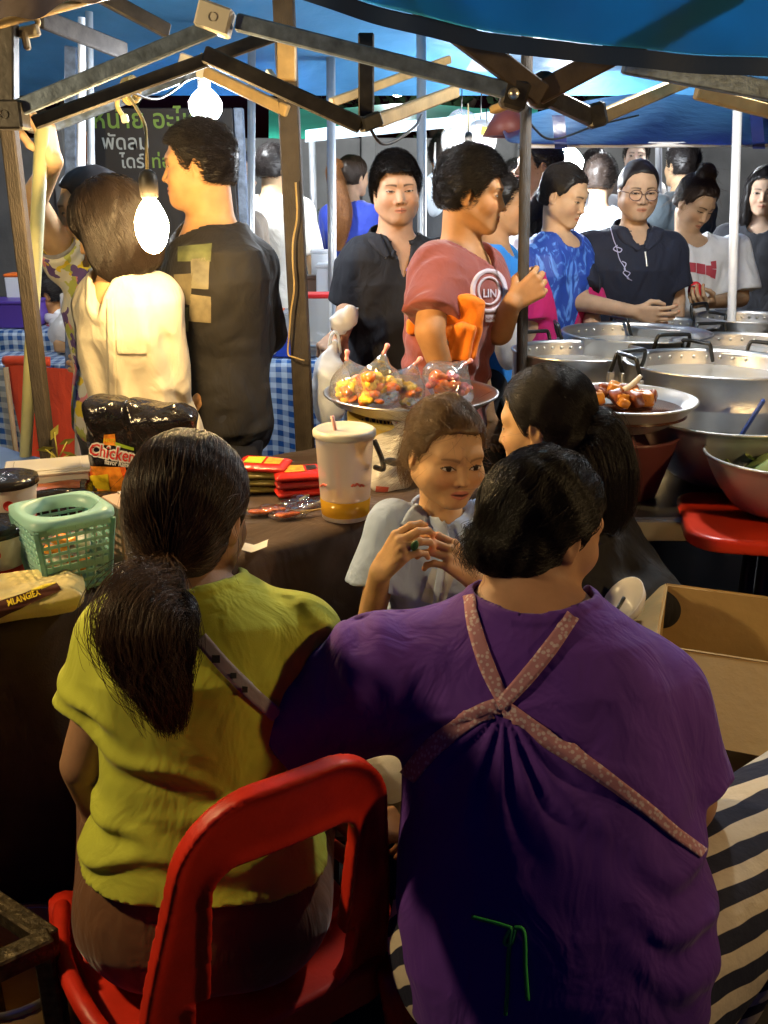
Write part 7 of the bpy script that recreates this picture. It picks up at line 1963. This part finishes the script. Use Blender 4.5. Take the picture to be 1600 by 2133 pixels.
goods_box("red-rimmed steel bin behind the man in brown", 1030, 600, 4.3, .30, 1.1, .30, STEEL, name="steel_bin", cat="bin", lidm=RDL, z0=.0)
g = np.random.default_rng(77)
SN = [M("goods_heap_%d" % i, c, rough=.4, var=(25, .4)) for i, c in enumerate(((.75, .75, .72), (.6, .10, .04), (.55, .42, .12), (.2, .3, .45), (.5, .5, .5), (.25, .12, .06)))]
for i in range(46):
    x = g.uniform(-1.0, .2); y = yA + g.uniform(.06, .72); r = g.uniform(.03, .06); c = A(x, y, BZ + .008 + r * .55)
    tag(part("food_bag", surfnets(lambda p: ell(p, c, (r, r * .9, r * .7)) - .009 * wob(p, i, 50, 4), c - r * 2, c + r * 2, .010), WBAG if i % 2 else SN[i % 6], loc=c - up * r * .5), "small bag of food among the goods on the back gingham table", "food bag", "small food bags on the back table")
for i in range(16):
    x = UZ(0, 690, BZ)[0] - .1 + g.uniform(0, .55); y = yL2 + g.uniform(.1, .6); r = g.uniform(.04, .08); c = A(x, y, BZ + .008 + r * .55)
    tag(part("food_bag", surfnets(lambda p: ell(p, c, (r, r * .9, r * .7)) - .010 * wob(p, i + 60, 45, 4), c - r * 2, c + r * 2, .012), WBAG if i % 3 else SN[i % 6], loc=c - up * r * .5), "small bag of food on the far left gingham table", "food bag", "small food bags on the far left table")
# white bag and clear packs on the small left table
c = UZ(135, 742, BZ) + A(0, .12, .10); t = thing("carrier_bag", "white carrier bag with brown food on the small gingham table", "plastic bag", c - up * .1)
part("bag_film", surfnets(lambda p: smin(ell(p, c - A(0, 0, .02), (.12, .09, .085)), cone(p, c, c + A(-.02, 0, .16), .05, .010), .05) - .010 * wob(p, 46, 34, 5), c - .25, c + .25, .008), WBAG, t)
part("contents", surfnets(lambda p: rbox(p, c - A(-.02, .07, .06), (.16, .06, .06), .02), c - .2, c + .2, .008), M("bread_brown", (.35, .2, .09), rough=.6), t)
# tiered rack of glasses behind
GLS2 = FILM("glass_jar", (.85, .9, .92), .25, .06, (10, .1), milky=.15); RK = M("rack_dark", (.10, .11, .11), rough=.5)
rc0 = U(655, 470, 6.4); rk = thing("bottle_rack", "tiered dark rack of glass jars before the hedge", "rack", rc0 * A(1, 1, 0))
for k in range(3):
    zz = 1.08 + .17 * k; yy = 6.3 + .14 * k
    part("shelf", box((rc0[0], yy, zz - .055), (.46, .15, .02)), RK, rk, smooth=False)
    for sx in (-.22, .22): part("post", bar(A(rc0[0] + sx, yy + .05, zz - .065), A(rc0[0] + sx, yy + .05, 0), .025), RK, rk, smooth=False)
    for r2 in range(2):
        for j in range(7):
            b = A(rc0[0] - .19 + j * .063, yy - .03 + .06 * r2, zz - .043)
            tag(part("glass_jar", lathe([(0, 0), (.024, 0), (.027, .01), (.027, .06), (.02, .075), (.022, .085), (0, .085)], b, 12), GLS2, loc=b), "small glass jar on the %s tier of the dark rack" % ("lowest", "middle", "top")[k], "jar", "glass jars on the dark rack %s tier" % ("lowest", "middle", "top")[k])
# hanging bags and a yellow tag under the far canopy
for i, (x, y, r, m, lb) in enumerate(((960, 285, .09, PB, "clear plastic bag hanging beside the far white bulb"), (1000, 290, .07, PB, "smaller clear bag hanging right of the far white bulb"))):
    c = U(x, y, 4.7); t = thing("hanging_bag", lb, "plastic bag", c - up * r)
    part("bag_film", surfnets(lambda p: ell(p, c, (r, r * .7, r * 1.3)) - .010 * wob(p, 100 + i, 40, 5), c - .18, c + .18, .008), WBAG if i else PB, t)
    part("hanger", tube([c + up * r * 1.1, c + up * .3], .003, 5), BLKH, t)
yt = thing("yellow_tag", "yellow price tag hanging by the stick pole", "tag", U(1015, 275, 4.6)); part("card", box(U(1015, 275, 4.6), (.06, .006, .04), roty(12)), PR_Y, yt, smooth=False); part("thread", tube([U(1015, 268, 4.6), U(1013, 225, 4.6)], .003, 5), BLKH, yt)
# old lamp housing of dark red tin beside the stick pole
lh = thing("tin_hood", "dark red tin hood hanging left of the navy canopy", "hood", U(1055, 290, 4.0)); part("hood", lathe([(.02, .10), (.05, .09), (.10, .0), (.095, 0), (.045, .08)], U(1055, 285, 4.0), 24), M("tin_dark_red", (.16, .04, .03), rough=.5), lh); part("wire", tube([U(1055, 255, 4.0), U(1055, 200, 4.0)], .004, 5), BLKH, lh)
